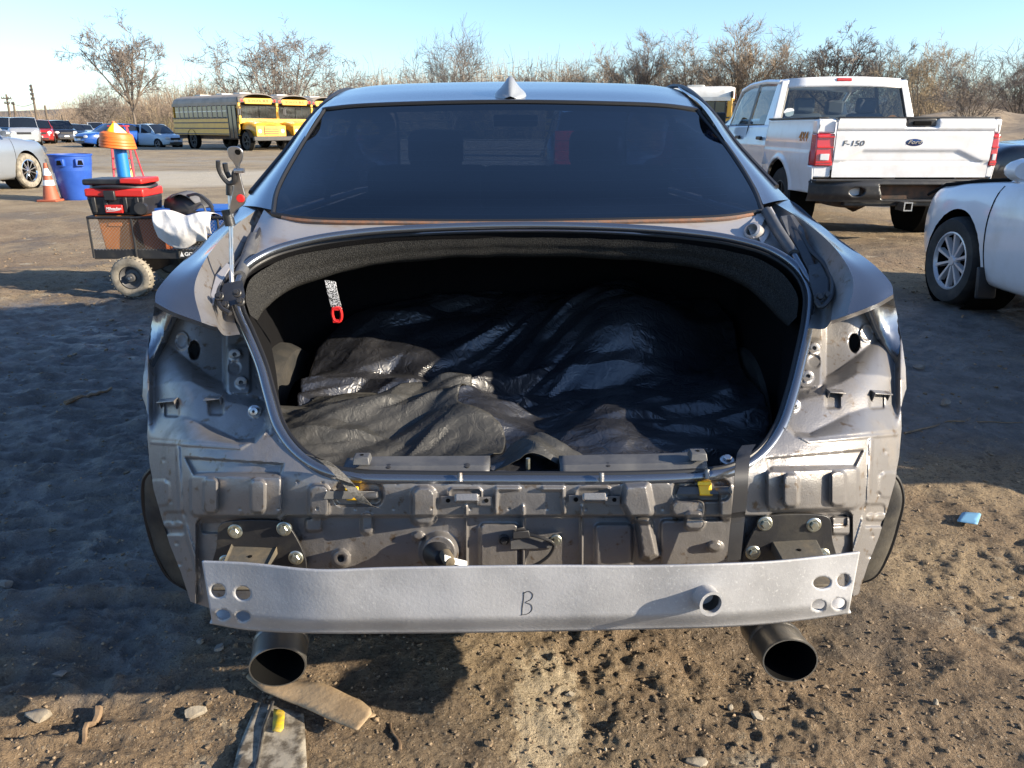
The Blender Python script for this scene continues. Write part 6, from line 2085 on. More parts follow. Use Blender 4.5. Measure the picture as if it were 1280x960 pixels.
bin_('storage_bin', 'orange storage bin behind the cart mesh, under the red toolbox', 'orange_bin', CX0 + 0.06, CX0 + 0.335, CY + 0.02, CY + 0.42, zf + 0.002, zr - 0.005)
bin_('storage_bin', 'narrow brown storage bin beside the orange one in the cart', 'brown_bin', CX0 + 0.37, CX0 + 0.56, CY + 0.02, CY + 0.42, zf + 0.002, zr - 0.01)
bin_('blue_tote', 'blue tote lying in the cart behind the white bag', 'tote_blue', CX0 + 0.40, CX1 - 0.04, CY + 0.20, CY + 0.58, zf + 0.1, zr + 0.03, cat='tote')

# red and black toolbox on top of the bins
TX0, TX1 = CX0 + 0.015, CX0 + 0.455
tb = thing('toolbox', 'red and black power-tool box with coiled hose on its lid, on the cart', 'toolbox', ((TX0 + TX1) / 2, CY + 0.16, zr + 0.012), absolute=True)
ty0, ty1 = CY + 0.0, CY + 0.34
txc, tyc = (TX0 + TX1) / 2, (ty0 + ty1) / 2
MB().hexa([(TX0 + 0.02, ty0 + 0.012, zr + 0.014), (TX1 - 0.02, ty0 + 0.012, zr + 0.014), (TX1 - 0.02, ty1, zr + 0.014), (TX0 + 0.02, ty1, zr + 0.014)], [(TX0, ty0, zr + 0.155), (TX1, ty0, zr + 0.155), (TX1, ty1, zr + 0.155), (TX0, ty1, zr + 0.155)]).build('box_body', 'black_plastic', tb, bevel=0.012)
MB().box((txc, tyc, zr + 0.185), (TX1 - TX0 + 0.012, ty1 - ty0 + 0.012, 0.062)).build('box_collar', 'toolbox_red', tb, bevel=0.012)
for dx in (-0.165, -0.075, 0.075, 0.165):
    MB().box((txc + dx, ty0 + 0.002, zr + 0.095), (0.03, 0.02, 0.115)).build('box_rib', 'black_plastic', tb, bevel=0.005)
MB().box((txc - 0.03, ty0 - 0.010, zr + 0.165), (0.085, 0.03, 0.075)).build('latch', 'black_plastic', tb, bevel=0.008)
lb = MB().box((txc - 0.015, ty0 - 0.005, zr + 0.065), (0.135, 0.022, 0.062)).build('badge', 'toolbox_red', tb, bevel=0.006)
Tm = Matrix.Translation((txc - 0.015, ty0 - 0.0172, zr + 0.068)) @ Matrix.Rotation(R(90), 4, 'X')
text_mesh('badge_script', 'Milwaukee', 0.030, 'white_plastic', lb, Tm, 0.001, 0.3, 0.0006, 0.9)
MB().strip([(txc - 0.07, ty0 - 0.0172, zr + 0.050), (txc - 0.01, ty0 - 0.0172, zr + 0.052), (txc + 0.045, ty0 - 0.0172, zr + 0.062)], (0, 0, 0.004), 0.001, (0, -1, 0)).build('badge_underline', 'white_plastic', lb)
MB().box((txc - 0.02, tyc, zr + 0.262), (TX1 - TX0, ty1 - ty0 - 0.02, 0.045)).build('box_lid', 'black_plastic', tb, bevel=0.014)
MB().box((txc + 0.14, tyc - 0.02, zr + 0.27), (0.17, ty1 - ty0 - 0.03, 0.04)).build('lid_inset', 'toolbox_red', tb, bevel=0.01)
hose = [(txc + (0.235 + 0.006 * math.sin(k)) * math.cos(a), tyc + 0.19 * math.sin(a), zr + 0.225 + 0.006 * math.sin(3 * a)) for k, a in enumerate(np.linspace(0, 2 * math.pi, 40, endpoint=False))]
MB().tube(hose, 0.014, 8, close=True).build('hose', 'black_plastic', tb)
MB().lathe([(0, 0.02), (0.045, 0.02), (0.05, 0.0), (0.05, -0.02)], 22, aim((TX1 - 0.03, ty0 - 0.002, zr + 0.07), (0.2, -1, 0))).build('hose_port', 'black_plastic', tb)

# blue tube with orange rings and a yellow-white cone on top
tx, ty_ = W(149, 200, 6.42)[0], 6.46
tt = thing('cone_stack', 'blue tube crowned by stacked orange cone bases and a yellow and white cone tip', 'cone stack', (tx, ty_, zf), absolute=True)
zt = lambda v: W(149, v, ty_)[2]
MB().lathe([(0.0, zf), (0.055, zf), (0.048, zt(200)), (0.046, zt(176)), (0.0, zt(176))], 24, Matrix.Translation((tx, ty_, 0))).build('blue_tube', 'tube_blue', tt)
for k in range(5):
    z_ = zt(184) + 0.022 * k
    MB().lathe([(0.07, z_ + 0.012), (0.125, z_ - 0.008), (0.138 - 0.004 * k, z_), (0.134 - 0.004 * k, z_ + 0.016), (0.09, z_ + 0.030)], 28, Matrix.Translation((tx - 0.012, ty_, z_)) @ Matrix.Rotation(R(6), 4, 'Y') @ Matrix.Translation((0, 0, -z_))).build('cone_base', 'cone_orange', tt)
zz0, zz1 = zt(172), zt(152)
apex = (tx - 0.015, ty_, zz1)
pb = [(tx - 0.105, ty_ - 0.06), (tx + 0.02, ty_ - 0.105), (tx + 0.10, ty_ + 0.02), (tx - 0.03, ty_ + 0.10)]
for k in range(4):
    a, b = pb[k], pb[(k + 1) % 4]
    MB().add([(a[0], a[1], zz0), (b[0], b[1], zz0), tuple(0.9 * np.array(apex) + 0.1 * np.array((b[0], b[1], zz0))), tuple(0.9 * np.array(apex) + 0.1 * np.array((a[0], a[1], zz0)))], [(0, 1, 2, 3)]).build('cone_tip_face', 'cone_yellow' if k in (0, 2) else 'cone_white', tt, solid=0.004)
MB().lathe([(0.0, 0.0), (0.112, 0.0), (0.105, 0.02), (0.06, 0.05), (0.0, 0.05)], 24, Matrix.Translation((tx - 0.005, ty_, zz0 - 0.02))).build('cone_collar', 'cone_white', tt)
MB().lathe([(0.014, 0), (0.012, 0.012), (0.0, 0.014)], 12, Matrix.Translation((tx - 0.02, ty_, zz1 - 0.01))).build('cone_cap', 'cone_orange', tt)

# white plastic bag hanging over the side of the cart
bg = []
bx0, bx1 = W(193, 265, CY)[0], W(266, 265, CY)[0]
for i in range(46):
    f = i / 45
    row = []
    for j in range(60):
        g_ = j / 59
        x = bx0 + (bx1 - bx0) * g_
        prof_t = zr + 0.045 - 0.02 * g_ + 0.018 * math.sin(g_ * 9)
        prof_b = zr - 0.235 * (0.45 + 0.55 * math.sin(min(1, g_ * 1.25 + 0.12) * math.pi * 0.82)) if g_ < 0.9 else zr - 0.12
        if f < 0.35:
            q = f / 0.35
            y = CY + 0.20 - 0.235 * q
            z = prof_t - 0.05 * (1 - q) ** 2
        else:
            q = (f - 0.35) / 0.65
            y = CY - 0.035 - 0.045 * math.sin(q * math.pi) * (0.6 + 0.4 * math.sin(g_ * math.pi))
            z = prof_t + (prof_b - prof_t) * q
        row.append([x + 0.03 * (q if f >= 0.35 else 0) * (0.5 - g_), y, z])
    bg.append(row)
bg = np.array(bg)
bn = 0.020 * (ridge(bg[:, :, 0] * 5 + 4 * bg[:, :, 2], bg[:, :, 2] * 4) - 0.6) + 0.006 * (ridge(bg[:, :, 0] * 11, bg[:, :, 2] * 9) - 0.6)
bg[:, :, 1] -= bn
bg[:, :, 2] += 0.3 * bn
o = MB().grid(bg.tolist()).build('plastic_bag', 'bag_white', None, smooth=70, solid=0.001)
tag(o, 'crumpled white plastic bag draped over the side of the cart', 'bag')
# black helmet-like bag behind it
g_ = thing('black_bag', 'slumped black tool bag with a grey flap and loose straps in the cart', 'bag', (W(238, 262, CY + 0.25)[0], CY + 0.3, zr + 0.02), absolute=True)
hx, hz = W(236, 255, CY + 0.3)[0], zr + 0.03
m = MB().lathe([(0, -0.02), (0.17, -0.02), (0.19, 0.02), (0.17, 0.07), (0.11, 0.12), (0.0, 0.135)], 26, Matrix.Translation((hx, CY + 0.3, hz)), sx=1.05, sy=0.7)
v_ = np.array(m.v)
v_[:, 2] += 0.035 * pn(v_[:, 0] * 9, v_[:, 1] * 9)
v_[:, 0] += 0.02 * pn(v_[:, 2] * 13, v_[:, 1] * 9)
m.v = [tuple(p) for p in v_]
m.build('bag_body', 'black_plastic', g_)
MB().grid([[(hx - 0.10 + 0.035 * i + 0.01 * j, CY + 0.16 + 0.03 * j, hz + 0.135 - 0.006 * (i - 2.5) ** 2 + 0.004 * j) for i in range(7)] for j in range(5)]).build('bag_flap', 'seat_grey', g_, solid=0.004)
MB().tube([tuple(p) for p in cr([(hx + 0.05, CY + 0.18, hz + 0.12), (hx + 0.16, CY + 0.12, hz + 0.13), (hx + 0.25, CY + 0.10, hz + 0.05), (hx + 0.26, CY + 0.12, hz - 0.03)], 20)], 0.012, 6).build('bag_strap', 'black_plastic', g_)
MB().tube([tuple(p) for p in cr([(hx + 0.10, CY + 0.14, hz + 0.02), (hx + 0.19, CY + 0.09, hz + 0.06), (hx + 0.22, CY + 0.08, hz - 0.02)], 14)], 0.008, 6).build('bag_strap', 'grey_plastic', g_)


# ================================================================== CONES, BIN, LADDER
def cone(label, u, v, h, mats, bands):
    p = GP(u, v)
    t = thing('traffic_cone', label, 'cone', (p[0], p[1], p[2]))
    r0, r1 = 0.15 * h / 0.7, 0.028
    MB().box((0, 0, 0.018), (0.37 * h / 0.7, 0.37 * h / 0.7, 0.036)).build('cone_foot', mats, t, bevel=0.01)
    rad = lambda z: r0 + (r1 - r0) * z / h
    MB().lathe([(rad(0.03), 0.036), (rad(h), h), (rad(h) * 0.7, h), (0, h - 0.02)], 24).build('cone_body', mats, t)
    for a, b in bands:
        MB().lathe([(rad(a * h) + 0.003, a * h), (rad(b * h) + 0.003, b * h)], 24).build('reflective_collar', 'cone_white', t)


cone('faded orange traffic cone with two white collars left of the blue bin', 65, 252, 0.66, 'cone_faded', [(0.42, 0.56), (0.68, 0.86)])
cone('pale straw-yellow cone tip showing behind the toolbox', 165, 236, 0.52, 'cone_straw', [])
p = GP(97, 250)
b_ = thing('rubbish_bin', 'tall blue plastic rubbish bin with moulded handles beside the orange cone', 'bin', p)
s_ = 0.80 / 0.8
MB().lathe([(0.0, 0.0), (0.235, 0.0), (0.25, 0.02), (0.325, 0.60), (0.335, 0.62), (0.345, 0.76), (0.36, 0.77), (0.365, 0.80), (0.345, 0.80), (0.33, 0.62), (0.24, 0.03), (0, 0.03)], 40).build('bin_shell', 'bin_blue', b_)
for a in (R(-90), R(-40), R(90)):
    MB().box((0.352 * math.cos(a), 0.352 * math.sin(a), 0.66), (0.07, 0.15, 0.13), (0, 0, a)).build('bin_handle', 'bin_blue', b_, bevel=0.015)
    MB().prism([tuple(Matrix.Rotation(a, 3, 'Z') @ Vector(q)) for q in ((0.392, -0.05, 0.62), (0.392, 0.05, 0.62), (0.392, 0.03, 0.70), (0.392, -0.03, 0.70))], tuple(Matrix.Rotation(a, 3, 'Z') @ Vector((0.004, 0, 0)))).build('handle_hollow', 'soot', b_)
MB().box((-0.235, -0.19, 0.42), (0.10, 0.01, 0.12), (R(7), 0, R(-51))).build('bin_sticker', 'white_plastic', b_)
p = GP(112, 243)
ld = thing('stepladder', 'small red stepladder standing open behind the blue bin', 'ladder', (p[0], p[1] + 1.6, gz(p[0], p[1] + 1.6)))
for sx in (-0.17, 0.17):
    MB().tube([(sx * 1.35 + 0.12, -0.35, 0), (sx, 0.0, 1.28)], 0.022, 6).build('front_stile', 'ladder_red', ld)
    MB().tube([(sx * 1.3, 0.45, 0), (sx, 0.03, 1.25)], 0.016, 6).build('rear_stile', 'ladder_red', ld)
for k in range(5):
    f = 0.16 + 0.17 * k
    MB().box((0.12 * (1 - f), -0.35 * (1 - f), 1.28 * f), (0.34 + 0.12 * (1 - f), 0.07, 0.025)).build('tread', 'ladder_red', ld)
MB().box((0, 0.0, 1.29), (0.40, 0.16, 0.03)).build('top_cap', 'ladder_red', ld, bevel=0.006)

# ================================================================== LITTER AND STONES
M('cardboard', (0.34, 0.25, 0.155), (0.26, 0.185, 0.11), 14, rough=0.9, bump=0.002, bscale=70)
M('painted_board', (0.30, 0.27, 0.22), (0.085, 0.07, 0.052), 34, rough=0.8, lo=0.42, hi=0.60, bump=0.0015, bscale=60)
M('yellow_tape', (0.62, 0.43, 0.01), (0.35, 0.25, 0.05), 30, rough=0.6)
M('stone_pale', (0.29, 0.25, 0.19), (0.21, 0.175, 0.13), 30, rough=0.9, bump=0.003, bscale=60)
M('stone_grey', (0.22, 0.20, 0.175), (0.15, 0.13, 0.11), 30, rough=0.9, bump=0.003, bscale=60)
M('card_blue', (0.16, 0.34, 0.50), rough=0.5)
M('wood_stick', (0.22, 0.15, 0.09), (0.13, 0.085, 0.05), 30, rough=0.9)


def slab(name, label, cat, px, th, mat, tilt=0.0, wav=0.004, z0=0.006, parent=None, bend=0):
    P_ = [GP(u, v) for u, v in px]
    zc_ = max(p[2] for p in P_) + z0
    xs_ = [p[0] for p in P_]
    ys_ = [p[1] for p in P_]
    st = max(0.012, (max(xs_) - min(xs_)) / 40)
    def fn(U, V):
        return U, V, zc_ + wav * pn(U * 9, V * 9) + tilt * (U - min(xs_)) + bend * (V - min(ys_)) ** 2
    vs, fs = masked_grid(np.arange(min(xs_) - st, max(xs_) + 2 * st, st), np.arange(min(ys_) - st, max(ys_) + 2 * st, st), [(p[0], p[1]) for p in P_], [], fn)
    o = MB().add(vs, fs).build(name, mat, parent, smooth=40, solid=th)
    if cat:
        tag(o, label, cat)
    return o


slab('cardboard_piece', 'torn flap of tan cardboard lying under the left exhaust tip', 'cardboard', [(300, 850), (345, 862), (400, 868), (452, 893), (468, 908), (448, 930), (418, 916), (372, 892), (330, 876)], 0.004, 'cardboard', 0.05, 0.012, 0.02)
slab('cardboard_piece', 'thin strip of cardboard edge sticking out beside the cardboard flap', 'cardboard', [(372, 862), (470, 902), (478, 910), (440, 902), (372, 870)], 0.003, 'cardboard', 0.0, 0.006, 0.012)
pb_ = slab('painted_board', 'worn painted board with a yellow stripe at the bottom edge of the picture', 'board', [(322, 880), (380, 893), (384, 960), (370, 985), (285, 990), (298, 938)], 0.008, 'painted_board', 0.0, 0.003, 0.004)
slab('yellow_stripe', None, None, [(343, 892), (357, 895), (355, 922), (341, 920)], 0.0015, 'yellow_tape', 0.0, 0.001, 0.014, pb_)
MB().tube([tuple(np.array(GP(u, v)) + np.array((0, 0, 0.016))) for u, v in ((342, 884), (330, 915), (322, 955), (316, 985))], 0.004, 6).build('board_edge_strip', 'steel', pb_)
sw = [GP(1196, 655), GP(1201, 645), GP(1226, 646), GP(1220, 660)]
cd = slab('blue_card', 'pale blue printed card lying on the dirt to the right', 'card', [(1195, 655), (1202, 644), (1226, 646), (1221, 660)], 0.0015, 'card_blue', 0.02, 0.002, 0.008)
cmid = np.mean([GP(u, v) for u, v in ((1195, 655), (1202, 644), (1226, 646), (1221, 660))], 0)
for k, (dx, dy, w_) in enumerate(((-0.012, 0.012, 0.022), (0.012, 0.010, 0.014), (-0.006, -0.004, 0.03), (0.008, -0.016, 0.02))):
    MB().box((cmid[0] + dx, cmid[1] + dy, cmid[2] + 0.0125 + 0.02 * (dx + 0.03)), (w_, 0.006, 0.0012)).build('printed_line', 'ink_black', cd)


def rock(r, seed, n=2, flat=0.6):
    bm = bmesh.new()
    bmesh.ops.create_icosphere(bm, subdivisions=n, radius=1)
    rg = random.Random(seed)
    A = np.array([v.co[:] for v in bm.verts])
    off = rg.uniform(0, 50)
    d = 1 + 0.32 * pn(A[:, 0] * 1.4 + off, A[:, 1] * 1.4 + A[:, 2]) + 0.12 * pn(A[:, 0] * 4 + off, A[:, 2] * 4 + A[:, 1])
    A = A * d[:, None]
    for _ in range(9):
        nrm = np.array([rg.gauss(0, 1) for _ in range(3)])
        nrm /= np.linalg.norm(nrm)
        ex = np.maximum(A @ nrm - rg.uniform(0.45, 0.75), 0)
        A -= ex[:, None] * nrm[None]
    A[:, 2] *= flat
    F_ = [tuple(v.index for v in f.verts) for f in bm.faces]
    bm.free()
    return A * r, F_


stones = [(658, 905, 0.0, 'x'), ]
sl_ = [(245, 892, 0.034, 0.022, 'pale flat stone on the sunlit dirt left of the painted board', 'stone_pale'),
       (275, 811, 0.030, 0.018, 'pale chip of stone in the shade left of the exhaust tip', 'stone_grey'),
       (250, 803, 0.024, 0.016, 'smaller grey chip beside the pale stone left of the exhaust tip', 'stone_grey'),
       (48, 893, 0.040, 0.022, 'large pale stone half buried near the lower left corner', 'stone_pale'),
       (73, 842, 0.030, 0.014, 'flat bluish stone lying in the shadow at the lower left', 'stone_grey'),
       (8, 730, 0.055, 0.03, 'pale flat stone at the left edge of the picture in shade', 'stone_grey'),
       (945, 895, 0.020, 0.02, 'upright tan stone throwing a long shadow below the right exhaust', 'stone_pale'),
       (913, 881, 0.015, 0.014, 'small tan stone just behind the upright one', 'stone_pale'),
       (757, 935, 0.010, 0.009, 'white pebble near the bottom edge right of centre', 'stone_pale'),
       (712, 868, 0.018, 0.009, 'buried tan stone beside the pale patch of sand', 'stone_pale'),
       (1180, 509, 0.045, 0.03, 'grey stone in the shadow right of the sedan', 'stone_grey'),
       (1235, 498, 0.035, 0.02, 'small pale stone farther right in the same shadow', 'stone_grey'),
       (1150, 458, 0.05, 0.025, 'flat stone in the shade between the sedan and the white car wheel', 'stone_grey'),
       (120, 492, 0.05, 0.02, 'flat grey stone in the long shadow left of the sedan', 'stone_grey'),
       (1170, 880, 0.022, 0.014, 'tan pebble in the lower right field of dirt', 'stone_pale'),
       (1262, 742, 0.02, 0.012, 'small stone near the right edge below the blue card', 'stone_pale'),
       (870, 950, 0.03, 0.012, 'pale stone crumb at the bottom edge right of the sand patch', 'stone_pale')]
for k, (u, v, r, hh, lab, mt) in enumerate(sl_):
    A, F_ = rock(1.0, k * 7 + 3)
    p = GP(u, v)
    A = A * np.array((r * 0.85, r * 0.62, hh * 1.1))
    ca, sa = math.cos(k), math.sin(k)
    o = MB().add([(p[0] + a[0] * ca - a[1] * sa * 0.6, p[1] + a[0] * sa * 0.6 + a[1] * ca, p[2] + a[2] + hh * 0.3) for a in A], F_).build('stone', mt, None, smooth=22)
    tag(o, lab, 'stone', 'loose stones on the dirt')
for k, (pts, rr0, lab) in enumerate((([(122, 882), (115, 900), (104, 925)], 0.010, 'broken splinter of wood standing in the mud at lower left'),
                                    ([(500, 940), (495, 925), (488, 905)], 0.004, 'short pale twig right of the painted board'),
                                    ([(82, 508), (110, 498), (140, 487)], 0.012, 'dark stick lying in the shadow left of the sedan'),
                                    ([(1130, 545), (1180, 532), (1280, 520)], 0.005, 'long straw lying across the shadow at the right'))):
    pp = [tuple(np.array(GP(u, v)) + np.array((0.004 * math.sin(7 * i), 0, rr0 * 0.8))) for i, (u, v) in enumerate(cr(pts, 10))]
    o = MB().tube(pp, [rr0 * (1 - 0.5 * i / 9) for i in range(10)], 6).build('stick', 'wood_stick', None)
    tag(o, lab, 'stick', 'sticks on the dirt')

# gravel: nobody could count it
def scatter(name, label, n, ymin, ymax, rmin, rmax, mat, seed, sel=None, nsub=1):
    rg = np.random.default_rng(seed)
    A0 = [rock(1.0, seed + k, nsub, 0.65) for k in range(5)]
    vs, fs, base = [], [], 0
    y = ymin * (ymax / ymin) ** rg.random(n)
    x = (rg.random(n) * 2 - 1) * y * 0.82
    x = np.where(rg.random(n) < 0.15, x * 1.5, x)
    if sel is not None:
        k = sel(x, y, rg)
        x, y = x[k], y[k]
    z = ground_height(x, y)
    r = rmin * (rmax / rmin) ** (rg.random(len(x)) ** 2.2) * (0.6 + 0.4 * y / 2.0).clip(0.7, 2.5)
    for i in range(len(x)):
        A, F_ = A0[i % 5]
        a = rg.random() * 6.28
        c, s = math.cos(a), math.sin(a)
        Q = A * np.array((1, 0.6 + 0.5 * rg.random(), 0.6 + 0.5 * rg.random())) * r[i]
        vs.append(np.stack([x[i] + Q[:, 0] * c - Q[:, 1] * s, y[i] + Q[:, 0] * s + Q[:, 1] * c, z[i] + Q[:, 2] + r[i] * 0.15], 1))
        fs.append(np.array(F_) + base)
        base += len(A)
    me = bpy.data.meshes.new(name)
    me.from_pydata(np.concatenate(vs).tolist(), [], np.concatenate(fs).tolist())
    me.materials.append(MATS[mat])
    o = bpy.data.objects.new(name, me)
    COL.objects.link(o)
    tag(o, label, 'gravel', kind='stuff')


M('pebble_tan', (0.30, 0.22, 0.14), (0.16, 0.12, 0.08), 40, rough=0.95)
M('clod_dark', (0.15, 0.11, 0.07), (0.2, 0.145, 0.09), 30, rough=0.95, bump=0.002, bscale=120)
scatter('gravel', 'loose tan gravel strewn over the sunlit dirt', 20000, 0.95, 9.0, 0.0016, 0.008, 'pebble_tan', 5)
scatter('mud_clods', 'dark crumbs of churned mud scattered over the yard', 7000, 0.95, 10.0, 0.003, 0.014, 'clod_dark', 9, lambda x, y, rg: pn(x * 1.4 + 3, y * 1.4) + 0.25 * rg.random(len(x)) > 0.05)

# ================================================================== TREES
M('bark_grey', (0.13, 0.105, 0.085), (0.19, 0.155, 0.12), 5, rough=0.95)
M('bark_dark', (0.055, 0.043, 0.034), (0.10, 0.08, 0.06), 5, rough=0.95)
M('twig_tan', (0.29, 0.225, 0.16), (0.21, 0.16, 0.115), 0.6, rough=0.95)
M('twig_grey', (0.19, 0.16, 0.135), (0.14, 0.115, 0.10), 0.6, rough=0.95)
M('twig_straw', (0.32, 0.25, 0.155), (0.25, 0.185, 0.12), 0.3, rough=0.95)
M('brush_red', (0.27, 0.205, 0.155), (0.21, 0.16, 0.125), 0.3, rough=0.95)
M('brush_olive', (0.20, 0.17, 0.08), (0.24, 0.19, 0.10), 0.3, rough=0.95)


def tree_meshes(seed, H, spread, trunk_h, stems, levels, n_twig, up=0.35, thick=1.0, tw=0.016, limbs=7, wob1=0.10, kid=(0.45, 0.68)):
    rg = random.Random(seed)
    tr, cw = MB(), MB()

    def seg(p, d, L_, r, lev, n=4, wob=0.12):
        pts, rad = [p.copy()], [r]
        q, dd = p.copy(), d.copy()
        for k in range(n):
            dd = (dd + Vector((rg.gauss(0, wob), rg.gauss(0, wob), rg.gauss(0, wob) + up * 0.12))).normalized()
            q = q + dd * L_ / n
            pts.append(q.copy())
            rad.append(max(tw * 0.6, r * (1 - 0.62 * (k + 1) / n)))
        (tr if lev < 2 else cw).tube(pts, rad, 7 if lev == 0 else 5 if lev == 1 else 3, caps=False)
        return pts, rad, dd

    def grow(p, d, L_, r, lev):
        pts, rad, dd = seg(p, d, L_, r, lev, 5 if lev < 2 else 3, wob1 if lev < 2 else 0.14)
        if lev >= levels:
            return
        kids = n_twig if lev >= 1 else n_twig - 1
        for k in range(kids):
            f = rg.uniform(0.25, 1.0) if lev else rg.uniform(0.35, 1.0)
            i = min(int(f * (len(pts) - 1)), len(pts) - 2)
            g_ = f * (len(pts) - 1) - i
            b = pts[i].lerp(pts[i + 1], g_)
            ax = (pts[i + 1] - pts[i]).normalized()
            side = ax.orthogonal()
            side.rotate(Matrix.Rotation(rg.uniform(0, 6.283), 3, ax))
            ang = rg.uniform(0.45, 0.95) * spread
            nd = (ax * math.cos(ang) + side * math.sin(ang) + Vector((0, 0, up * 0.4))).normalized()
            grow(b, nd, L_ * rg.uniform(*kid), max(tw, rad[i] * rg.uniform(0.45, 0.62)), lev + 1)
    base_r = 0.017 * H * thick
    for s_ in range(stems):
        a = 6.283 * s_ / stems + rg.uniform(-0.3, 0.3)
        if stems == 1:
            p0 = Vector((0, 0, 0))
            pts, rad, dd = seg(p0, Vector((0.03, 0, 1)), trunk_h, base_r, 0, 4, 0.03)
            nb = limbs
            for k in range(nb):
                a = 6.283 * k / nb + rg.uniform(-0.4, 0.4)
                lean = (0.15 + 0.85 * ((k * 0.618) % 1.0)) * spread
                d = Vector((math.cos(a) * math.sin(lean), math.sin(a) * math.sin(lean), math.cos(lean)))
                b = pts[-1] if k % 2 == 0 else pts[-2].lerp(pts[-1], rg.random())
                grow(b, d, (H - trunk_h) * rg.uniform(0.55, 0.8), base_r * 0.5, 1)
        else:
            lean = rg.uniform(0.12, 0.95) * spread
            d = Vector((math.cos(a) * math.sin(lean), math.sin(a) * math.sin(lean), math.cos(lean)))
            grow(Vector((0.2 * math.cos(a), 0.2 * math.sin(a), 0)), d, H * rg.uniform(0.62, 0.82), base_r * 0.55, 1)
    return tr, cw


TPL = {}


def tpl(key, *a, **k):
    tr, cw = tree_meshes(*a, **k)
    zmax = float(np.percentile([v[2] for v in cw.v], 99.6))
    TPL[key] = (tr, cw, zmax)


tpl('vase', 21, 9.0, 0.95, 2.6, 1, 4, 7, up=0.30, tw=0.016, limbs=11, wob1=0.045, kid=(0.30, 0.50))
tpl('fan', 33, 8.0, 1.15, 0.0, 18, 4, 7, up=0.22, tw=0.015, wob1=0.05, kid=(0.32, 0.5))
tpl('broad', 47, 9.0, 0.9, 1.6, 1, 4, 7, up=0.3, tw=0.016)
tpl('dense', 58, 11.0, 0.85, 2.4, 1, 4, 8, up=0.34, tw=0.018, limbs=9, wob1=0.07, kid=(0.36, 0.56))
tpl('round', 63, 10.0, 1.1, 1.8, 1, 4, 8, up=0.22, tw=0.017, limbs=10, wob1=0.07, kid=(0.36, 0.56))
_tm = {}


def plant_tree(label, u, vtop, D, key, bark, twig, rz=0.0, base_z=None, wide=1.0):
    x = (u - 640) / 1016 * D
    z0 = gz(x, D) - 0.05 if base_z is None else base_z
    ztop = CAM_H + (158 - vtop - 4) * D / 1074
    tr, cw, zm = TPL[key]
    k = (key, bark, twig)
    if k not in _tm:
        _tm[k] = (tr.mesh('trunk', bark, 60), cw.mesh('crown', twig, 0))
    s_ = (ztop - z0) / zm
    t = thing('bare_tree', label, 'tree', (x, D, z0), rz, 'bare winter trees')
    t.scale = (s_ * wide, s_ * wide, s_)
    for nm, me in zip(('trunk', 'crown'), _tm[k]):
        o = bpy.data.objects.new(nm, me)
        COL.objects.link(o)
        o.parent = t


plant_tree('tall slender bare tree rising behind the yellow cone, left of the bus', 168, 22, 62, 'vase', 'bark_grey', 'twig_grey', 0.4)
plant_tree('fan-shaped bare tree with many stems behind the school buses', 352, 38, 66, 'fan', 'bark_grey', 'twig_grey', 1.1)
plant_tree('bare tree standing alone above the sedan roof, left of the aerial', 566, 38, 72, 'broad', 'bark_grey', 'twig_grey', 2.0)
plant_tree('rounded grey bare tree beyond the far row of cars', 128, 98, 95, 'round', 'bark_grey', 'twig_grey', 0.2)
plant_tree('tallest dense bare tree above the white-roofed bus', 922, 26, 88, 'dense', 'bark_dark', 'twig_tan', 0.7)
plant_tree('bare tree just left of the tallest dense one', 862, 42, 92, 'round', 'bark_grey', 'twig_tan', 2.9)
plant_tree('bare tree with fine crown, third left of the tallest one', 800, 42, 96, 'dense', 'bark_dark', 'twig_grey', 4.1)
plant_tree('low tan-crowned bare tree fourth left of the tallest one', 745, 60, 94, 'round', 'bark_grey', 'twig_tan', 5.0)
plant_tree('bare tree directly above the pickup cab', 1038, 34, 84, 'vase', 'bark_dark', 'twig_grey', 1.4, wide=1.2)
plant_tree('bushy bare tree between the tallest one and the pickup cab', 982, 40, 90, 'round', 'bark_dark', 'twig_tan', 3.3)
plant_tree('bare tree above the right part of the pickup rear window', 1100, 52, 80, 'dense', 'bark_dark', 'twig_grey', 5.2)
plant_tree('small straw-coloured bare tree above the pickup tailgate', 1152, 52, 64, 'fan', 'bark_grey', 'twig_straw', 0.3, wide=0.7)
plant_tree('dark spreading bare tree on the earth bank at the right', 1212, 54, 46, 'broad', 'bark_dark', 'twig_grey', 2.6, wide=1.05)
plant_tree('bare tree half cut by the right edge of the picture', 1272, 62, 70, 'dense', 'bark_dark', 'twig_grey', 3.9)
plant_tree('thin bare tree right of the roof aerial', 660, 82, 100, 'vase', 'bark_grey', 'twig_grey', 0.9)
plant_tree('low bare tree half way between the aerial and the white-roofed bus', 708, 74, 98, 'broad', 'bark_grey', 'twig_tan', 4.4)
plant_tree('thin leaning bare tree between the buses and the lone tree', 470, 92, 90, 'vase', 'bark_grey', 'twig_tan', 2.2)
plant_tree('bare tree low behind the roof of the front school bus', 262, 92, 96, 'dense', 'bark_grey', 'twig_tan', 1.9)


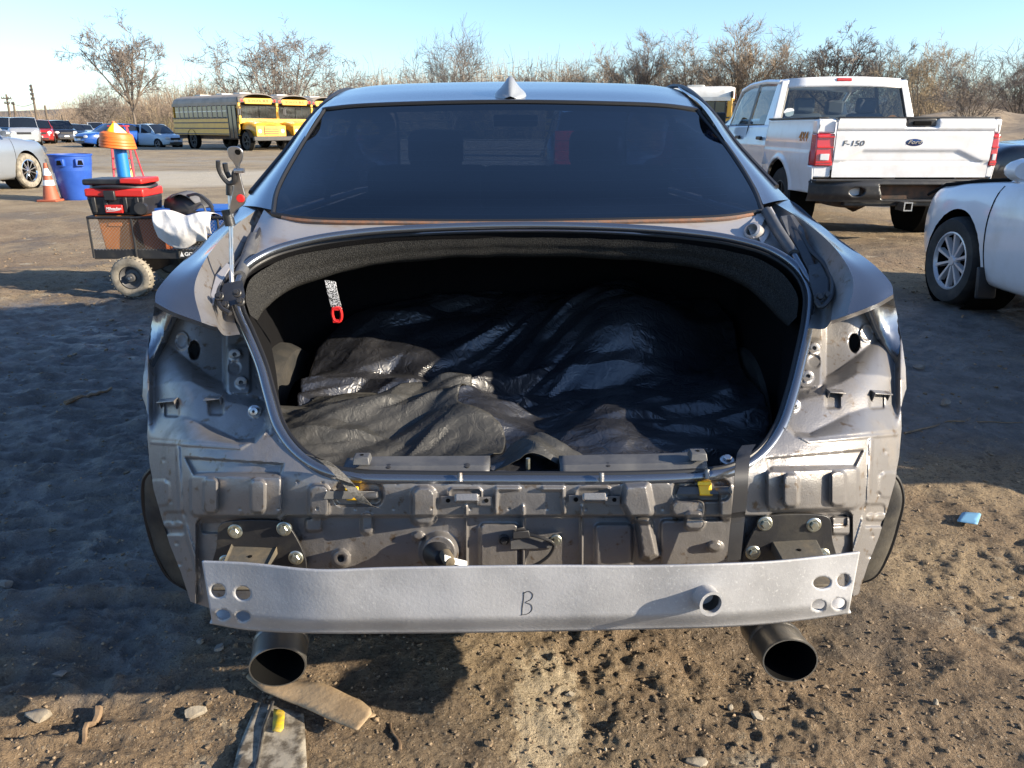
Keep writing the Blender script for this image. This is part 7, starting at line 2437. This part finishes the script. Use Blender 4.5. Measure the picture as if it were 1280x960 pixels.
# far-off wood: a mass of twigs
def brush_template(seed, n):
    rg = random.Random(seed)
    m = MB()
    for k in range(n):
        a = rg.uniform(0, 6.283)
        r0 = rg.uniform(0, 0.35)
        lean = abs(rg.gauss(0, 0.42))
        d = Vector((math.cos(a) * math.sin(lean), math.sin(a) * math.sin(lean), math.cos(lean)))
        L_ = rg.uniform(0.35, 1.0)
        p = Vector((r0 * math.cos(a), r0 * math.sin(a), 0))
        pts = [p]
        for i in range(3):
            d = (d + Vector((rg.gauss(0, 0.14), rg.gauss(0, 0.14), 0.05))).normalized()
            pts.append(pts[-1] + d * L_ / 3)
        m.tube(pts, [0.0052, 0.0044, 0.0034, 0.0018], 3, caps=False)
        for _ in range(3):
            q = pts[1].lerp(pts[3], rg.random())
            e = Vector((rg.gauss(0, 1), rg.gauss(0, 1), abs(rg.gauss(0.6, 0.6)))).normalized()
            m.tube([q, q + e * rg.uniform(0.08, 0.24)], [0.0028, 0.0016], 3, caps=False)
    return np.array(m.v), np.array([f for f in m.f])


BT = [brush_template(k, 75) for k in (1, 2, 3)]


def wood(name, label, spots, mat, seed):
    rg = np.random.default_rng(seed)
    vs, fs, base = [], [], 0
    for (x, y, z, h, w_) in spots:
        A, F_ = BT[rg.integers(3)]
        a = rg.random() * 6.28
        c, s = math.cos(a), math.sin(a)
        Q = np.stack([(A[:, 0] * c - A[:, 1] * s) * w_ + x, (A[:, 0] * s + A[:, 1] * c) * w_ + y, A[:, 2] * h + z], 1)
        vs.append(Q)
        fs.append(F_ + base)
        base += len(A)
    me = bpy.data.meshes.new(name)
    me.from_pydata(np.concatenate(vs).tolist(), [], np.concatenate(fs).tolist())
    me.materials.append(MATS[mat])
    o = bpy.data.objects.new(name, me)
    COL.objects.link(o)
    tag(o, label, 'trees', kind='stuff')


TOPU = [-150, 0, 70, 100, 150, 240, 330, 420, 480, 560, 640, 720, 780, 840, 920, 1000, 1060, 1120, 1200, 1280, 1500]
TOPV = [136, 137, 134, 116, 106, 100, 100, 98, 88, 82, 80, 78, 70, 64, 64, 68, 70, 78, 80, 86, 86]


def spots(n, d0, d1, f0, f1, seed, u0=-120, u1=1420):
    rg = np.random.default_rng(seed)
    out = []
    for k in range(n):
        u = rg.uniform(u0, u1)
        D = rg.uniform(d0, d1)
        x = (u - 640) / 1016 * D
        vt = np.interp(u, TOPU, TOPV)
        zt_ = CAM_H + (158 - vt) * D / 1074
        z0 = ground_height(np.array([x]), np.array([D]))[0] - 0.2
        h = max(1.2, (1.25 if u < 740 else 1.0) * (zt_ - z0) * rg.uniform(f0, f1))
        out.append((x, D, z0, h, h * rg.uniform(0.55, 0.9)))
    return out


wood('far_wood', 'grey-brown bare wood closing the far side of the yard', spots(240, 105, 140, 0.6, 0.95, 1), 'twig_tan', 2)
wood('far_thicket', 'reddish brown thicket below the far wood', spots(210, 98, 125, 0.45, 0.8, 3), 'brush_red', 4)
wood('far_scrub', 'straw-coloured scrub along the foot of the far wood', spots(120, 84, 104, 0.28, 0.60, 5), 'twig_straw', 6)
wood('far_undergrowth', 'dark olive undergrowth under the far trees', spots(90, 86, 100, 0.20, 0.42, 7), 'brush_olive', 8)


# ================================================================== LAND BEHIND
def land(name, cx, cy, rx, ry, h, mat, seed):
    g_ = []
    for i in range(28):
        row = []
        for j in range(70):
            a, b = (i / 27 * 2 - 1), (j / 69 * 2 - 1)
            z = h * (max(0, 1 - a * a) ** 1.2) * (max(0, 1 - b * b) ** 0.6) * (0.8 + 0.4 * float(pn(b * 6 + seed, a * 3)))
            row.append((cx + b * rx, cy + a * ry, z - 0.3))
        g_.append(row)
    o = MB().grid(g_).build(name, mat, None, smooth=80)
    o['kind'] = 'structure'


M('bank_earth', (0.20, 0.15, 0.10), (0.28, 0.215, 0.14), 0.9, rough=0.95, bump=0.05, bscale=3)
M('hill_brown', (0.16, 0.125, 0.095), (0.12, 0.10, 0.075), 0.05, rough=0.95, bump=0.3, bscale=0.4)
land('earth_bank', 38, 56, 26, 13, 3.1, 'bank_earth', 2)
land('hill', -30, 230, 330, 60, 7.5, 'hill_brown', 5)

# ================================================================== POLES AND WIRES
M('pole_wood', (0.15, 0.115, 0.085), (0.10, 0.08, 0.06), 3, rough=0.95)


def pole(label, u, vtop, D, arms, lean=0.0):
    x = (u - 640) / 1016 * D
    zt_ = CAM_H + (158 - vtop) * D / 1074
    t = thing('utility_pole', label, 'pole', (x, D, gz(x, D)), 0, 'utility poles')
    MB().tube([(0, 0, -0.2), (lean * zt_ * 0.5, 0, zt_ * 0.5), (lean * zt_, 0, zt_)], [0.16, 0.14, 0.11], 8).build('shaft', 'pole_wood', t)
    for dz, hw_ in arms:
        MB().box((lean * (zt_ - dz), -0.12, zt_ - dz), (2 * hw_, 0.12, 0.14)).build('crossarm', 'pole_wood', t)
        for s_ in (-1, -0.5, 0.5, 1):
            MB().lathe([(0.05, 0), (0.06, 0.1), (0.03, 0.16), (0, 0.17)], 8, Matrix.Translation((lean * (zt_ - dz) + s_ * hw_ * 0.92, -0.12, zt_ - dz + 0.07))).build('insulator', 'grey_plastic', t)
    return Vector((x + lean * zt_, D, zt_))


p1_ = pole('utility pole with one wide crossarm at the far left', 13, 118, 105, [(0.5, 0.62), (1.1, 0.35)], 0.02)
p2_ = pole('plain utility pole right of the one with the wide crossarm', 20, 127, 108, [(0.3, 0.2)], 0.02)
p3_ = pole('tall utility pole with stacked short arms left of the bare tree', 46, 106, 100, [(0.3, 0.12), (0.7, 0.18), (1.2, 0.2), (1.7, 0.22)], 0.015)
p4_ = pole('thin leaning pole without arms above the red parked car', 60, 132, 95, [], -0.02)
p5_ = pole('short pale pole above the black parked crossover', 80, 144, 80, [], -0.04)
for a, b, lb in ((p2_, p3_, 'wire slung between the plain pole and the tall pole'), (p1_, p2_, 'wire slung between the two leftmost poles')):
    a2, b2 = a - Vector((0, 0, 0.3)), Vector((b.x, b.y, a.z - 0.35))
    pts = [a2.lerp(b2, f) - Vector((0, 0, 0.35 * 4 * f * (1 - f))) for f in np.linspace(0, 1, 12)]
    tag(MB().tube(pts, 0.03, 4).build('overhead_wire', 'black_plastic', None), lb, 'wire')

for o in bpy.data.objects:
    if '_abs' in o:
        del o['_abs']
